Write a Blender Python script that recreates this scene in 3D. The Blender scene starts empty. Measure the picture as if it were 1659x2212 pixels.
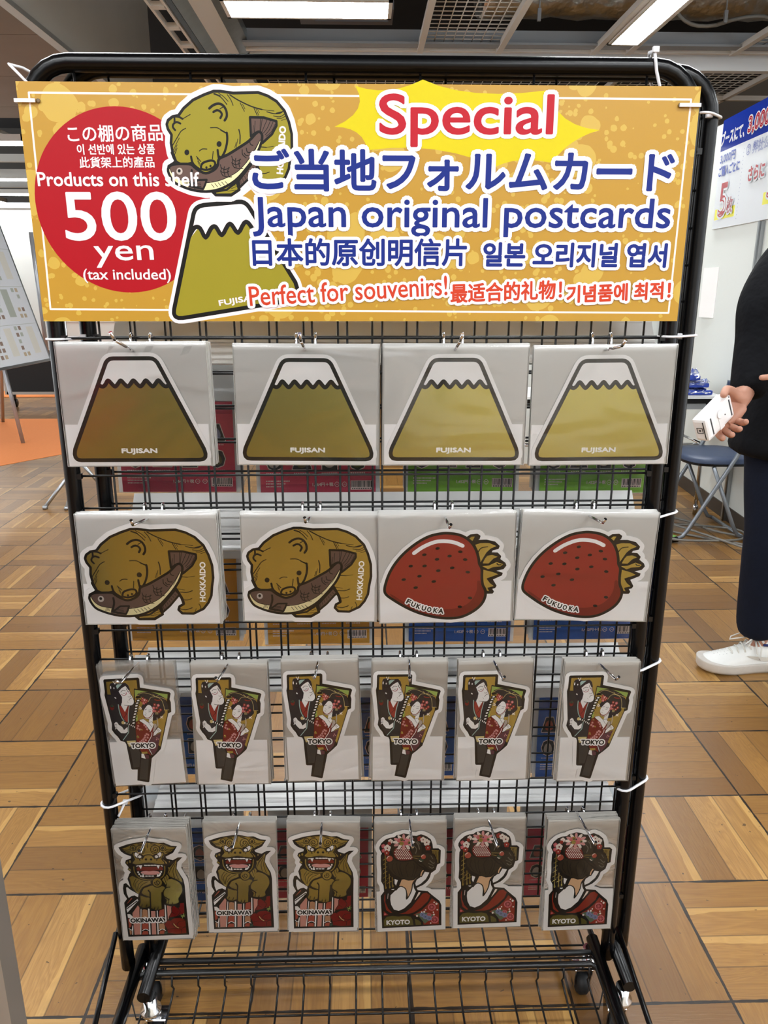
import bpy, bmesh, math, json, random
from mathutils import Vector, Matrix, Quaternion
from mathutils.geometry import delaunay_2d_cdt
C=bpy.context.scene
col=C.collection
random.seed(5)
# ------------------------------------------------------------------ camera
yaw,pit,rol=.0272,.2825,.0009
cd_=bpy.data.cameras.new('camera'); cam=bpy.data.objects.new('camera',cd_); col.objects.link(cam)
cd_.sensor_fit='VERTICAL'; cd_.sensor_height=36; cd_.lens=36*1675/2212; cd_.clip_start=.05; cd_.clip_end=80
fwd=Vector((math.sin(yaw)*math.cos(pit),math.cos(yaw)*math.cos(pit),-math.sin(pit)))
rgt=Vector((math.cos(yaw),-math.sin(yaw),0)); upv=rgt.cross(fwd)
r2=rgt*math.cos(rol)+upv*math.sin(rol); u2=-rgt*math.sin(rol)+upv*math.cos(rol)
cam.matrix_world=Matrix(((r2.x,u2.x,-fwd.x,-.0281),(r2.y,u2.y,-fwd.y,-1.1348),(r2.z,u2.z,-fwd.z,1.29),(0,0,0,1)))
C.camera=cam
# ------------------------------------------------------------------ world, lights, exposure
wd=bpy.data.worlds.new('hall_air'); C.world=wd; wd.use_nodes=True
wd.node_tree.nodes['Background'].inputs[0].default_value=(.93,.97,1,1); wd.node_tree.nodes['Background'].inputs[1].default_value=1.0
C.view_settings.view_transform='Standard'; C.view_settings.look='None'; C.view_settings.exposure=1.1; C.view_settings.gamma=1
C.view_settings.use_curve_mapping=False
LAMP=22.0      # brightness of the fluorescent diffusers
try:
    C.cycles.max_bounces=7; C.cycles.diffuse_bounces=4; C.cycles.glossy_bounces=3; C.cycles.transparent_max_bounces=14; C.cycles.caustics_reflective=False; C.cycles.caustics_refractive=False; C.cycles.adaptive_threshold=.02
except Exception: pass
# ------------------------------------------------------------------ helpers
def S(h):
    h=h.lstrip('#'); v=[int(h[i:i+2],16)/255 for i in (0,2,4)]
    return tuple(x/12.92 if x<=.04045 else ((x+.055)/1.055)**2.4 for x in v)+(1,)
MATS={}
def mat(name,color='#888888',rough=.5,metal=0,alpha=1,emit=0,spec=.5,coat=0,bump=None,noise=None,trans=0):
    if name in MATS: return MATS[name]
    m=bpy.data.materials.new(name); m.use_nodes=True; nt=m.node_tree; b=nt.nodes['Principled BSDF']
    c=S(color) if isinstance(color,str) else color
    b.inputs['Base Color'].default_value=c; b.inputs['Roughness'].default_value=rough; b.inputs['Metallic'].default_value=metal
    b.inputs['Alpha'].default_value=alpha; b.inputs['Specular IOR Level'].default_value=spec; b.inputs['Coat Weight'].default_value=coat
    b.inputs['Transmission Weight'].default_value=trans
    if emit: b.inputs['Emission Color'].default_value=c; b.inputs['Emission Strength'].default_value=emit
    tc=nt.nodes.new('ShaderNodeTexCoord')
    if noise:      # (scale, amount)
        n=nt.nodes.new('ShaderNodeTexNoise'); n.inputs['Scale'].default_value=noise[0]; n.inputs['Detail'].default_value=5
        nt.links.new(tc.outputs['Object'],n.inputs['Vector'])
        r=nt.nodes.new('ShaderNodeMix'); r.data_type='RGBA'; r.inputs[6].default_value=tuple(x*(1-noise[1]) for x in c[:3])+(1,); r.inputs[7].default_value=tuple(min(1,x*(1+noise[1])) for x in c[:3])+(1,)
        nt.links.new(n.outputs[0],r.inputs[0]); nt.links.new(r.outputs[2],b.inputs['Base Color'])
    if bump:       # (scale, strength, distance)
        n=nt.nodes.new('ShaderNodeTexNoise'); n.inputs['Scale'].default_value=bump[0]; n.inputs['Detail'].default_value=3
        nt.links.new(tc.outputs['Object'],n.inputs['Vector'])
        bp=nt.nodes.new('ShaderNodeBump'); bp.inputs['Strength'].default_value=bump[1]; bp.inputs['Distance'].default_value=bump[2]
        nt.links.new(n.outputs[0],bp.inputs['Height']); nt.links.new(bp.outputs[0],b.inputs['Normal'])
    MATS[name]=m; return m
def tag(o,label=None,cat=None,group=None,kind=None):
    if label: o['label']=label
    if cat: o['category']=cat
    if group: o['group']=group
    if kind: o['kind']=kind
    return o
def empty(name,loc,label=None,cat=None,group=None,rz=0):
    o=bpy.data.objects.new(name,None); col.objects.link(o); o.location=loc; o.rotation_euler=(0,0,rz); o.empty_display_size=.05
    return tag(o,label,cat,group)
class MB:
    def __init__(s): s.bm=bmesh.new(); s.mi=0
    def _f(s,vs):
        try: f=s.bm.faces.new(vs); f.material_index=s.mi; return f
        except ValueError: return None
    def box(s,a,b,M=None,bev=0):
        x0,y0,z0=[min(p,q) for p,q in zip(a,b)]; x1,y1,z1=[max(p,q) for p,q in zip(a,b)]
        P=[Vector(p) for p in ((x0,y0,z0),(x1,y0,z0),(x1,y1,z0),(x0,y1,z0),(x0,y0,z1),(x1,y0,z1),(x1,y1,z1),(x0,y1,z1))]
        if M: P=[M@p for p in P]
        v=[s.bm.verts.new(p) for p in P]; fs=[]
        for q in ((0,3,2,1),(4,5,6,7),(0,1,5,4),(1,2,6,5),(2,3,7,6),(3,0,4,7)): fs.append(s._f([v[i] for i in q]))
        if bev: bmesh.ops.bevel(s.bm,geom=list({e for f in fs for e in f.edges}),offset=bev,segments=2,affect='EDGES',profile=.6,clamp_overlap=True)
        return s
    def tube(s,pts,r,n=8,closed=False,caps=True,flat=1):
        pts=[Vector(p) for p in pts]; N=len(pts); rings=[]; prev=None
        rr=r if isinstance(r,(list,tuple)) else [r]*N
        for i,p in enumerate(pts):
            if closed: t=(pts[(i+1)%N]-pts[i-1])
            else: t=(pts[min(i+1,N-1)]-pts[max(i-1,0)])
            t.normalize()
            if prev is None:
                a=Vector((0,0,1)) if abs(t.z)<.9 else Vector((1,0,0)); nrm=(a-t*a.dot(t)).normalized()
            else:
                nrm=prev-t*prev.dot(t)
                if nrm.length<1e-6: nrm=t.orthogonal()
                nrm.normalize()
            prev=nrm; bn=t.cross(nrm)
            rings.append([s.bm.verts.new(p+(nrm*math.cos(2*math.pi*k/n)*flat+bn*math.sin(2*math.pi*k/n))*rr[i]) for k in range(n)])
        m=N if closed else N-1
        for i in range(m):
            A,B=rings[i],rings[(i+1)%N]
            for k in range(n):
                f=s._f([A[k],A[(k+1)%n],B[(k+1)%n],B[k]])
                if f: f.smooth=True
        if caps and not closed: s._f(rings[0][::-1]); s._f(rings[-1])
        return s
    def lathe(s,prof,M=None,n=24):
        rings=[]
        for r,z in prof:
            R=[Vector((r*math.cos(2*math.pi*k/n),r*math.sin(2*math.pi*k/n),z)) for k in range(n)]
            rings.append([s.bm.verts.new(M@p if M else p) for p in R])
        for A,B in zip(rings,rings[1:]):
            for k in range(n):
                f=s._f([A[k],A[(k+1)%n],B[(k+1)%n],B[k]])
                if f: f.smooth=True
        s._f(rings[0][::-1]); s._f(rings[-1]); return s
    def prism(s,poly,axis,a,b,M=None):
        def P(u,v,w): return Vector({'x':(w,u,v),'y':(u,w,v),'z':(u,v,w)}[axis])
        A=[s.bm.verts.new(M@P(u,v,a) if M else P(u,v,a)) for u,v in poly]; B=[s.bm.verts.new(M@P(u,v,b) if M else P(u,v,b)) for u,v in poly]
        s._f(A); s._f(B[::-1])
        for i in range(len(A)): s._f([A[i],A[(i+1)%len(A)],B[(i+1)%len(A)],B[i]])
        return s
    def quad(s,*P): s._f([s.bm.verts.new(Vector(p)) for p in P]); return s
    def build(s,name,m,parent=None,loc=None,recalc=True):
        if recalc: bmesh.ops.recalc_face_normals(s.bm,faces=s.bm.faces)
        me=bpy.data.meshes.new(name); s.bm.to_mesh(me); s.bm.free()
        for q in (m if isinstance(m,(list,tuple)) else [m]): me.materials.append(q)
        o=bpy.data.objects.new(name,me); col.objects.link(o)
        if parent: o.parent=parent
        if loc: o.location=loc
        return o
def struct(o): o['kind']='structure'; return o
KIDS={}
def copy_tree(o,parent=None):
    c=o.copy(); col.objects.link(c); c.parent=parent
    for ch in [k for k in ALLK(o)]: copy_tree(ch,c)
    return c
def ALLK(o): return list(o.children)
def crv(p0,p1,p2,n=6): 
    p0,p1,p2=map(Vector,(p0,p1,p2)); return [p0*(1-t)**2+p1*2*t*(1-t)+p2*t*t for t in [i/n for i in range(n+1)]]
# ------------------------------------------------------------------ flat printed artwork: shapes merged into one planar mesh, topmost colour kept
PAL={'K':'#14120f','W':'#fbf9f7','W2':'#dddadf','w2':'#f0dcd4','w':'#f2e6dc','B':'#5f4a42','C':'#e6d9a6','L':'#b9ada4','L2':'#6d675a','R':'#9a3026','r':'#7a2019','R2':'#7c1416','N':'#2b292c','H':'#231f28','T':'#a9c6c0','P':'#a02c4c',
 'V':'#9db45c','D':'#33483a','D2':'#5a6a52','y':'#d6c486','m':'#643842','p':'#dc9c98','q':'#d06a70','q2':'#d98088','n':'#393735','s':'#e2b88e','h':'#2c2519','t':'#d29384','c':'#bd8a66','u':'#b05340','k':'#8e2c1c','o2':'#5e5626','a':'#7f87a8','A':'#39405e',
 'Y':'#dc9d2c','WS':'#e2d8da','SR':'#a20d1a','SY':'#d0c00e','SP':'#b01828','SB':'#12277a','SO':'#c03c22','O':'#908624',
 'X':'#141414'}
def foil():
    if 'gold_foil' in MATS: return MATS['gold_foil']
    return mat('gold_foil','#b8b066',.27,1,bump=(9,.05,.01))
def ink(c):
    if c in ('G','g','o'): return foil()
    if c=='Y': return splatter()
    return mat('ink_'+c,PAL.get(c,c),.4,spec=.22)
def splatter():
    if 'sign_gold' in MATS: return MATS['sign_gold']
    m=mat('sign_gold','#dc9d2c',.25,spec=.35,bump=(30,.03,.002)); nt=m.node_tree; b=nt.nodes['Principled BSDF']
    tc=nt.nodes.new('ShaderNodeTexCoord'); base=S('#b38a33'); lite=S('#c4a44a'); prev=None
    for sc,th,ds in ((14,.30,0.3),(34,.26,0.5),(80,.28,.5)):
        n=nt.nodes.new('ShaderNodeTexNoise'); n.inputs['Scale'].default_value=sc*2.2; nt.links.new(tc.outputs['Object'],n.inputs['Vector'])
        mx=nt.nodes.new('ShaderNodeMix'); mx.data_type='VECTOR'; mx.inputs[0].default_value=.012*ds*14/sc*2; nt.links.new(tc.outputs['Object'],mx.inputs[4]); nt.links.new(n.outputs['Color'],mx.inputs[5])
        v=nt.nodes.new('ShaderNodeTexVoronoi'); v.inputs['Scale'].default_value=sc; nt.links.new(mx.outputs[1],v.inputs['Vector'])
        big=nt.nodes.new('ShaderNodeTexNoise'); big.inputs['Scale'].default_value=7; nt.links.new(tc.outputs['Object'],big.inputs['Vector'])
        mr=nt.nodes.new('ShaderNodeMapRange'); mr.inputs[1].default_value=.35; mr.inputs[2].default_value=.65; mr.inputs[3].default_value=th*.35; mr.inputs[4].default_value=th*1.35; nt.links.new(big.outputs[0],mr.inputs[0])
        lt=nt.nodes.new('ShaderNodeMath'); lt.operation='LESS_THAN'; nt.links.new(v.outputs['Distance'],lt.inputs[0]); nt.links.new(mr.outputs[0],lt.inputs[1])
        if prev: a=nt.nodes.new('ShaderNodeMath'); a.operation='MAXIMUM'; nt.links.new(prev.outputs[0],a.inputs[0]); nt.links.new(lt.outputs[0],a.inputs[1]); prev=a
        else: prev=lt
    r=nt.nodes.new('ShaderNodeMix'); r.data_type='RGBA'; r.inputs[6].default_value=base; r.inputs[7].default_value=lite
    nt.links.new(prev.outputs[0],r.inputs[0]); nt.links.new(r.outputs[2],b.inputs['Base Color']); return m
def crom(P,closed,n=4):
    N=len(P)
    if N<3: return P
    out=[]
    for i in range(N if closed else N-1):
        if closed: a,b,c,d=P[i-1],P[i],P[(i+1)%N],P[(i+2)%N]
        else: a,b,c,d=P[max(i-1,0)],P[i],P[i+1],P[min(i+2,N-1)]
        for k in range(n):
            t=k/n; out.append(tuple(.5*((2*b[j])+(-a[j]+c[j])*t+(2*a[j]-5*b[j]+4*c[j]-d[j])*t*t+(-a[j]+3*b[j]-3*c[j]+d[j])*t**3) for j in (0,1)))
    if not closed: out.append(P[-1])
    return out
def capsule(a,b,r,k=4):
    ang=math.atan2(b[1]-a[1],b[0]-a[0]); o=[]
    for c,s in ((b,-1),(a,1)):
        for i in range(k+1):
            t=ang+(-math.pi/2 if c is b else math.pi/2)+math.pi*i/k; o.append((c[0]+r*math.cos(t),c[1]+r*math.sin(t)))
    return o
def text2d(s,x,y,w,h,ang,res=3):
    c=bpy.data.curves.new('t','FONT'); c.body=s; c.resolution_u=res; o=bpy.data.objects.new('t',c); col.objects.link(o)
    bpy.context.view_layer.update(); dg=bpy.context.evaluated_depsgraph_get(); e=o.evaluated_get(dg); m=e.to_mesh()
    V=[(v.co.x,v.co.y) for v in m.vertices]; Fs=[list(p.vertices) for p in m.polygons]; ec={}
    for p in m.polygons:
        for k in p.edge_keys: ec[k]=ec.get(k,0)+1
    e.to_mesh_clear(); bpy.data.objects.remove(o); bpy.data.curves.remove(c)
    x0=min(v[0] for v in V); x1=max(v[0] for v in V); y0=min(v[1] for v in V); y1=max(v[1] for v in V)
    a=math.radians(ang); ca,sa=math.cos(a),math.sin(a); out=[]
    for vx,vy in V:
        px=(vx-x0)/(x1-x0)*w; py=(vy-y0)/(y1-y0)*h; out.append((x+px*ca-py*sa,y+px*sa+py*ca))
    polys=[]
    for f in Fs:
        P=[out[i] for i in f]; ar=sum(P[i][0]*P[(i+1)%len(P)][1]-P[(i+1)%len(P)][0]*P[i][1] for i in range(len(P)))
        if abs(ar)>1e-3: polys.append(P if ar>0 else P[::-1])
    return polys,[(out[a_],out[b_]) for (a_,b_),k in ec.items() if k==1]
def ccw(P):
    ar=sum(P[i][0]*P[(i+1)%len(P)][1]-P[(i+1)%len(P)][0]*P[i][1] for i in range(len(P))); return P if ar>0 else P[::-1]
def op_polys(o):
    """list of (colour,[polys]) layers for one drawing op"""
    if o[0]=='f':
        P=list(zip(o[3][::2],o[3][1::2])); P=crom(P,True,3) if o[2] else P; return [(o[1],[ccw(P)])]
    if o[0]=='s':
        P=list(zip(o[5][::2],o[5][1::2])); P=crom(P,o[4],3) if o[3] else P
        segs=list(zip(P,P[1:]))+([(P[-1],P[0])] if o[4] else []); return [(o[1],[capsule(a,b,o[2]/2) for a,b in segs if (a[0]-b[0])**2+(a[1]-b[1])**2>.01])]
    if o[0]=='t':
        _,c,s,x,y,w,h,an,r,oc,orr=o; T,E=text2d(s,x,y,w,h,an,5 if len(s)<9 and h>300 else 3); L=[]
        if oc: L.append((oc,T+[capsule(a,b,orr+r,3) for a,b in E]))
        L.append((c,T+([capsule(a,b,r,2) for a,b in E] if r>0 else []))); return L
def cdt(layers,eps=.02):
    V=[];Fs=[];rank=[];cols=[]
    for c,polys in layers:
        for P in polys:
            b=len(V); V+= [Vector(p) for p in P]; Fs.append(list(range(b,b+len(P)))); rank.append(len(cols))
        cols.append(c)
    ov,oe,of,_,_,orig=delaunay_2d_cdt(V,[],Fs,1,eps)
    return ov,[(f,cols[max(rank[i] for i in og)]) for f,og in zip(of,orig) if og]
def add_flat(bm,mats,layers,sc,z,M=None):
    ov,fs=cdt(layers,.02 if sc<.01 else 2e-5); vs=[bm.verts.new((v.x*sc,-z,v.y*sc)) for v in ov]; out=[]
    for f,c in fs:
        if c not in mats: mats.append(c)
        try: q=bm.faces.new([vs[i] for i in f]); q.material_index=mats.index(c); out.append(q)
        except ValueError: pass
    return out
def art_mesh(name,ops,sc=1e-4,thick=.0006):
    bm=bmesh.new(); mats=[]; L=[]
    for o in ops: L+=op_polys(o)
    fs=add_flat(bm,mats,L,sc,thick)
    for f in bm.faces:
        f.normal_update()
        if f.normal.y>0: f.normal_flip()
    # thickness: pull the outer edges back and close with a plain back
    be=[e for e in bm.edges if len(e.link_faces)==1]
    r=bmesh.ops.extrude_edge_only(bm,edges=be); nv=[v for v in r['geom'] if isinstance(v,bmesh.types.BMVert)]; 
    if 'W' not in mats: mats.append('W')
    for v in nv: v.co.y+=thick
    for f in r['geom']:
        if isinstance(f,bmesh.types.BMFace): f.material_index=mats.index('W')
    me=bpy.data.meshes.new(name); bm.to_mesh(me); bm.free()
    for c in mats: me.materials.append(ink(c))
    return me
def text_layers(bm,mats,items,sc,z0,dz):
    z=z0
    for it in items:
        for c,polys in op_polys(['t']+it): add_flat(bm,mats,[(c,polys)],sc,z); z+=dz
    return z
# ---- drawings, in tenths of a millimetre
DATA={}
DATA['ART']={}
DATA['ART']['bear']=json.loads(r'''[["s","W",140.8,0,1,[-947,188,-925,252,-844,309,-763,324,-694,416,-545,536,-385,607,-238,657,-132,658,53,634,425,646,571,601,705,525,826,399,895,243,940,72,947,-129,921,-275,902,-421,849,-539,767,-643,603,-726,425,-719,359,-645,384,-579,452,-534,411,-468,288,-631,150,-735,12,-810,-235,-808,-288,-752,-371,-760,-589,-724,-791,-651,-871,-599,-951,-453,-939,-375,-857,-331,-829,-306,-873,-212,-896,-68,-885,46,-936,117]],["f","W",0,[-947,188,-925,252,-844,309,-763,324,-694,416,-545,536,-385,607,-238,657,-132,658,53,634,425,646,571,601,705,525,826,399,895,243,940,72,947,-129,921,-275,902,-421,849,-539,767,-643,603,-726,425,-719,359,-645,384,-579,452,-534,411,-468,288,-631,150,-735,12,-810,-235,-808,-288,-752,-371,-760,-589,-724,-791,-651,-871,-599,-951,-453,-939,-375,-857,-331,-829,-306,-873,-212,-896,-68,-885,46,-936,117]],["f","G",0,[-934,188,-912,245,-844,295,-757,310,-681,405,-539,518,-379,589,-232,639,-132,640,53,616,422,627,565,582,694,511,813,385,879,236,924,69,929,-129,903,-272,886,-414,835,-528,756,-628,600,-706,431,-700,379,-642,397,-586,463,-549,438,-453,357,-307,97,-573,137,-713,10,-792,-223,-790,-281,-734,-370,-741,-588,-709,-784,-636,-857,-585,-932,-448,-923,-387,-843,-343,-815,-314,-857,-205,-879,-68,-868,46,-919,125]],["s","K",38.0,0,1,[-934,188,-912,245,-844,295,-757,310,-681,405,-539,518,-379,589,-232,639,-132,640,53,616,422,627,565,582,694,511,813,385,879,236,924,69,929,-129,903,-272,886,-414,835,-528,756,-628,600,-706,431,-700,379,-642,397,-586,463,-549,438,-453,357,-307,97,-573,137,-713,10,-792,-223,-790,-281,-734,-370,-741,-588,-709,-784,-636,-857,-585,-932,-448,-923,-387,-843,-343,-815,-314,-857,-205,-879,-68,-868,46,-919,125]],["s","K",33.8,1,0,[-873,-198,-829,-299,-756,-350,-675,-359,-573,-339]],["s","K",32.4,1,0,[-46,80,-39,9,-48,-78,-79,-179,-125,-259]],["s","K",12.7,1,0,[-287,147,-193,148,-126,115,-46,69]],["s","K",19.7,1,0,[-133,115,-46,72]],["s","K",11.3,1,0,[-698,264,-638,297,-584,324]],["s","K",12.7,1,0,[-655,136,-723,97,-779,18,-856,-97]],["s","K",8.4,1,0,[-752,4,-795,-68,-842,-162]],["s","K",8.4,1,0,[-789,-89,-832,-191]],["s","K",8.4,1,0,[-790,-135,-816,-205]],["s","K",8.4,1,0,[-807,-172,-833,-238]],["s","K",12.7,1,0,[-458,-172,-413,-145,-346,-146]],["s","K",12.7,1,0,[-503,-249,-440,-319]],["s","K",8.4,1,0,[-494,-271,-454,-352]],["s","K",8.4,1,0,[-487,-312,-461,-373]],["s","K",12.7,1,0,[-252,-177,-264,-282]],["s","K",12.7,1,0,[-219,608,-120,553,-39,463]],["s","K",21.1,1,0,[-226,604,-140,574]],["s","K",9.9,1,0,[-159,613,-87,568,-21,505]],["s","K",11.3,1,0,[-34,596,19,526,51,452]],["s","K",16.9,1,0,[6,592,132,520,318,440,478,399]],["s","K",8.4,1,0,[478,399,659,379]],["s","K",9.9,1,0,[156,490,218,373]],["s","K",8.4,1,0,[191,467,227,406]],["s","K",11.3,1,0,[361,417,409,318]],["s","K",8.4,1,0,[387,413,432,318]],["s","K",7.0,1,0,[412,407,441,358]],["s","K",12.7,1,0,[552,369,653,345,744,349,789,377]],["s","K",19.7,1,0,[693,347,773,367]],["s","K",9.9,1,0,[650,313,747,304,813,339]],["s","K",8.4,1,0,[700,282,767,282,824,311]],["s","K",7.0,1,0,[767,254,838,274]],["s","K",16.9,1,0,[136,124,153,46,148,-69]],["s","K",8.4,1,0,[117,-5,93,-120]],["s","K",8.4,1,0,[95,-48,73,-123]],["s","K",12.7,1,0,[452,-111,547,-117]],["s","K",7.0,1,0,[547,-117,655,-102]],["s","K",7.0,1,0,[391,-304,499,-321]],["s","K",12.7,1,0,[425,-354,520,-362,608,-332]],["s","K",11.3,1,0,[466,-478,527,-482,591,-460]],["s","K",12.7,1,0,[404,-626,493,-640,586,-609]],["s","K",11.3,1,0,[691,-547,712,-592,712,-629]],["s","K",8.4,1,0,[630,-662,647,-622]],["s","K",33.8,1,0,[354,-278,404,-368,452,-468,468,-541]],["s","K",33.8,1,0,[-299,409,-242,452,-161,473,-93,446,-49,378,-44,301,-75,248]],["s","K",31.0,1,0,[-240,360,-189,384,-143,371,-115,329,-137,279]],["s","K",12.7,1,0,[-142,403,-102,426]],["s","K",26.8,1,0,[-820,295,-816,246,-820,218]],["s","K",26.8,1,0,[-811,295,-748,289,-698,264]],["s","K",28.2,1,0,[-732,201,-786,221,-831,196,-844,153,-812,111]],["f","K",1,[-610,-194,-621,-221,-647,-233,-673,-222,-683,-194,-671,-166,-645,-155,-620,-166]],["f","K",1,[-125,-75,-136,-104,-163,-116,-190,-104,-200,-76,-189,-47,-162,-35,-135,-47]],["s","K",31.0,1,0,[-584,-251,-568,-327,-526,-382,-446,-436]],["s","K",31.0,1,0,[-184,-158,-178,-223,-169,-274]],["s","K",33.8,1,0,[-156,-252,-187,-354,-235,-413]],["f","G",1,[-438,-387,-406,-338,-308,-306,-243,-313,-225,-354,-255,-401,-344,-435,-426,-424]],["s","K",31.0,1,1,[-438,-387,-406,-338,-308,-306,-243,-313,-225,-354,-255,-401,-344,-435,-426,-424]],["f","K",1,[-341,-401,-346,-414,-358,-419,-369,-414,-374,-402,-369,-389,-357,-384,-345,-389]],["f","K",1,[-280,-381,-284,-393,-296,-398,-308,-393,-312,-381,-307,-368,-295,-363,-284,-368]],["s","K",12.7,1,0,[-357,-413,-358,-435]],["f","G",0,[-247,-744,-55,-714,96,-602,130,-713,13,-780,-218,-784]],["s","K",31.0,0,1,[-247,-744,-55,-714,96,-602,130,-713,13,-780,-218,-784]],["s","K",7.0,1,0,[0,-665,103,-639]],["s","K",7.0,1,0,[-42,-733,89,-718]],["s","K",7.0,1,0,[13,-699,103,-664]],["s","K",7.0,1,0,[35,-632,96,-599]],["f","B",0,[126,-587,354,-314,411,-395,254,-579,139,-683]],["s","K",31.0,0,1,[126,-587,354,-314,411,-395,254,-579,139,-683]],["s","K",7.0,1,0,[158,-587,164,-639]],["s","K",7.0,1,0,[188,-554,197,-600]],["s","K",7.0,1,0,[218,-522,230,-562]],["s","K",7.0,1,0,[249,-489,263,-523]],["s","K",7.0,1,0,[279,-457,296,-485]],["s","K",7.0,1,0,[309,-424,329,-446]],["s","K",7.0,1,0,[339,-392,362,-408]],["f","B",0,[302,293,505,290,693,242,696,182,627,63,486,-57,458,69,398,86,314,32]],["s","K",33.8,0,1,[302,293,505,290,693,242,696,182,627,63,486,-57,458,69,398,86,314,32]],["s","K",8.4,1,0,[378,244,364,72]],["s","K",7.0,1,0,[351,183,341,71]],["s","K",8.4,1,0,[458,283,449,112]],["s","K",8.4,1,0,[485,280,454,98]],["s","K",8.4,1,0,[559,267,512,170,479,91]],["s","K",8.4,1,0,[606,253,559,149,499,77]],["s","K",8.4,1,0,[642,228,586,120,526,52]],["s","K",8.4,1,0,[673,199,620,99,539,34]],["f","B",1,[-935,-453,-908,-387,-844,-360,-715,-354,-594,-359,-540,-397,-473,-443,-366,-482,-242,-435,-187,-369,-165,-281,-36,-222,154,-112,290,-25,391,76,445,95,483,41,459,-82,384,-234,234,-425,69,-587,-151,-704,-370,-741,-589,-716,-791,-643,-878,-577]],["f","C",0,[-913,-402,-894,-453,-849,-521,-762,-577,-620,-603,-640,-682,-791,-636,-870,-563,-919,-475]],["f","C",1,[-411,-723,-354,-616,-177,-589,43,-499,180,-396,316,-235,452,-24,427,-132,316,-337,152,-499,-41,-647,-206,-704]],["s","K",9.9,1,0,[-354,-616,-177,-589,43,-499,180,-396,316,-235,452,-17]],["s","K",9.9,1,0,[-909,-409,-892,-457,-849,-521,-762,-577,-620,-603]],["s","K",36.6,1,1,[-935,-453,-908,-387,-844,-360,-715,-354,-594,-359,-540,-397,-473,-443,-366,-482,-242,-435,-187,-369,-165,-281,-36,-222,154,-112,290,-25,391,76,445,95,483,41,459,-82,384,-234,234,-425,69,-587,-151,-704,-370,-741,-589,-716,-791,-643,-878,-577]],["f","L",1,[-718,-456,-732,-491,-765,-506,-798,-492,-810,-457,-796,-421,-763,-407,-731,-421]],["f","K",1,[-745,-450,-752,-467,-767,-474,-782,-467,-788,-451,-782,-434,-766,-427,-751,-434]],["s","K",31.0,1,0,[-579,-441,-574,-517,-592,-591,-614,-657]],["f","B",0,[-608,-667,-490,-578,-356,-575,-379,-641,-411,-705]],["s","K",28.2,0,1,[-608,-667,-490,-578,-356,-575,-379,-641,-411,-705]],["s","K",8.4,1,0,[-566,-635,-450,-619]],["s","K",8.4,1,0,[-560,-655,-446,-643]],["s","K",8.4,1,0,[-553,-676,-443,-667]],["s","K",8.4,1,0,[-547,-697,-439,-690]],["s","K",8.4,1,0,[-286,-633,-246,-685]],["s","K",8.4,1,0,[-234,-624,-194,-673]],["s","K",8.4,1,0,[-182,-615,-142,-661]],["s","K",8.4,1,0,[-130,-606,-90,-649]],["s","K",8.4,1,0,[-78,-597,-38,-637]],["s","K",7.0,1,0,[-695,-594,-712,-650]],["s","K",7.0,1,0,[-675,-594,-693,-650]],["s","K",7.0,1,0,[-656,-594,-674,-650]],["s","K",7.0,1,0,[-637,-594,-655,-650]],["s","K",7.0,1,0,[296,-249,248,-330]],["s","K",7.0,1,0,[438,-46,330,-242]],["s","K",11.3,1,0,[-146,-361,-133,-419,-141,-463,-108,-522]],["s","K",11.3,1,0,[-85,-390,-96,-441,-80,-514]],["s","K",11.3,1,0,[-18,-397,-39,-456,-26,-514]],["s","K",11.3,1,0,[-140,-397,-86,-429,-11,-404]],["s","K",11.3,1,0,[-147,-449,-91,-478,-18,-455]],["s","K",11.3,1,0,[-114,-515,-53,-532,22,-532]],["s","K",11.3,1,0,[25,-244,38,-302,30,-345,64,-404]],["s","K",11.3,1,0,[85,-272,75,-323,91,-396]],["s","K",11.3,1,0,[153,-279,132,-338,146,-396]],["s","K",11.3,1,0,[31,-280,85,-312,160,-286]],["s","K",11.3,1,0,[24,-331,81,-360,153,-337]],["s","K",11.3,1,0,[57,-396,118,-414,193,-413]],["s","K",12.7,1,0,[184,-151,187,-218,241,-264]],["s","K",12.7,1,0,[246,-131,259,-184,316,-191]],["s","K",12.7,1,0,[296,-39,310,-78,344,-90]],["s","K",12.7,1,0,[215,-199,235,-228,275,-235]],["t","W","HOKKAIDO",791,-513,631,82,86.8,3.5,"",0.0]]''')
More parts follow.
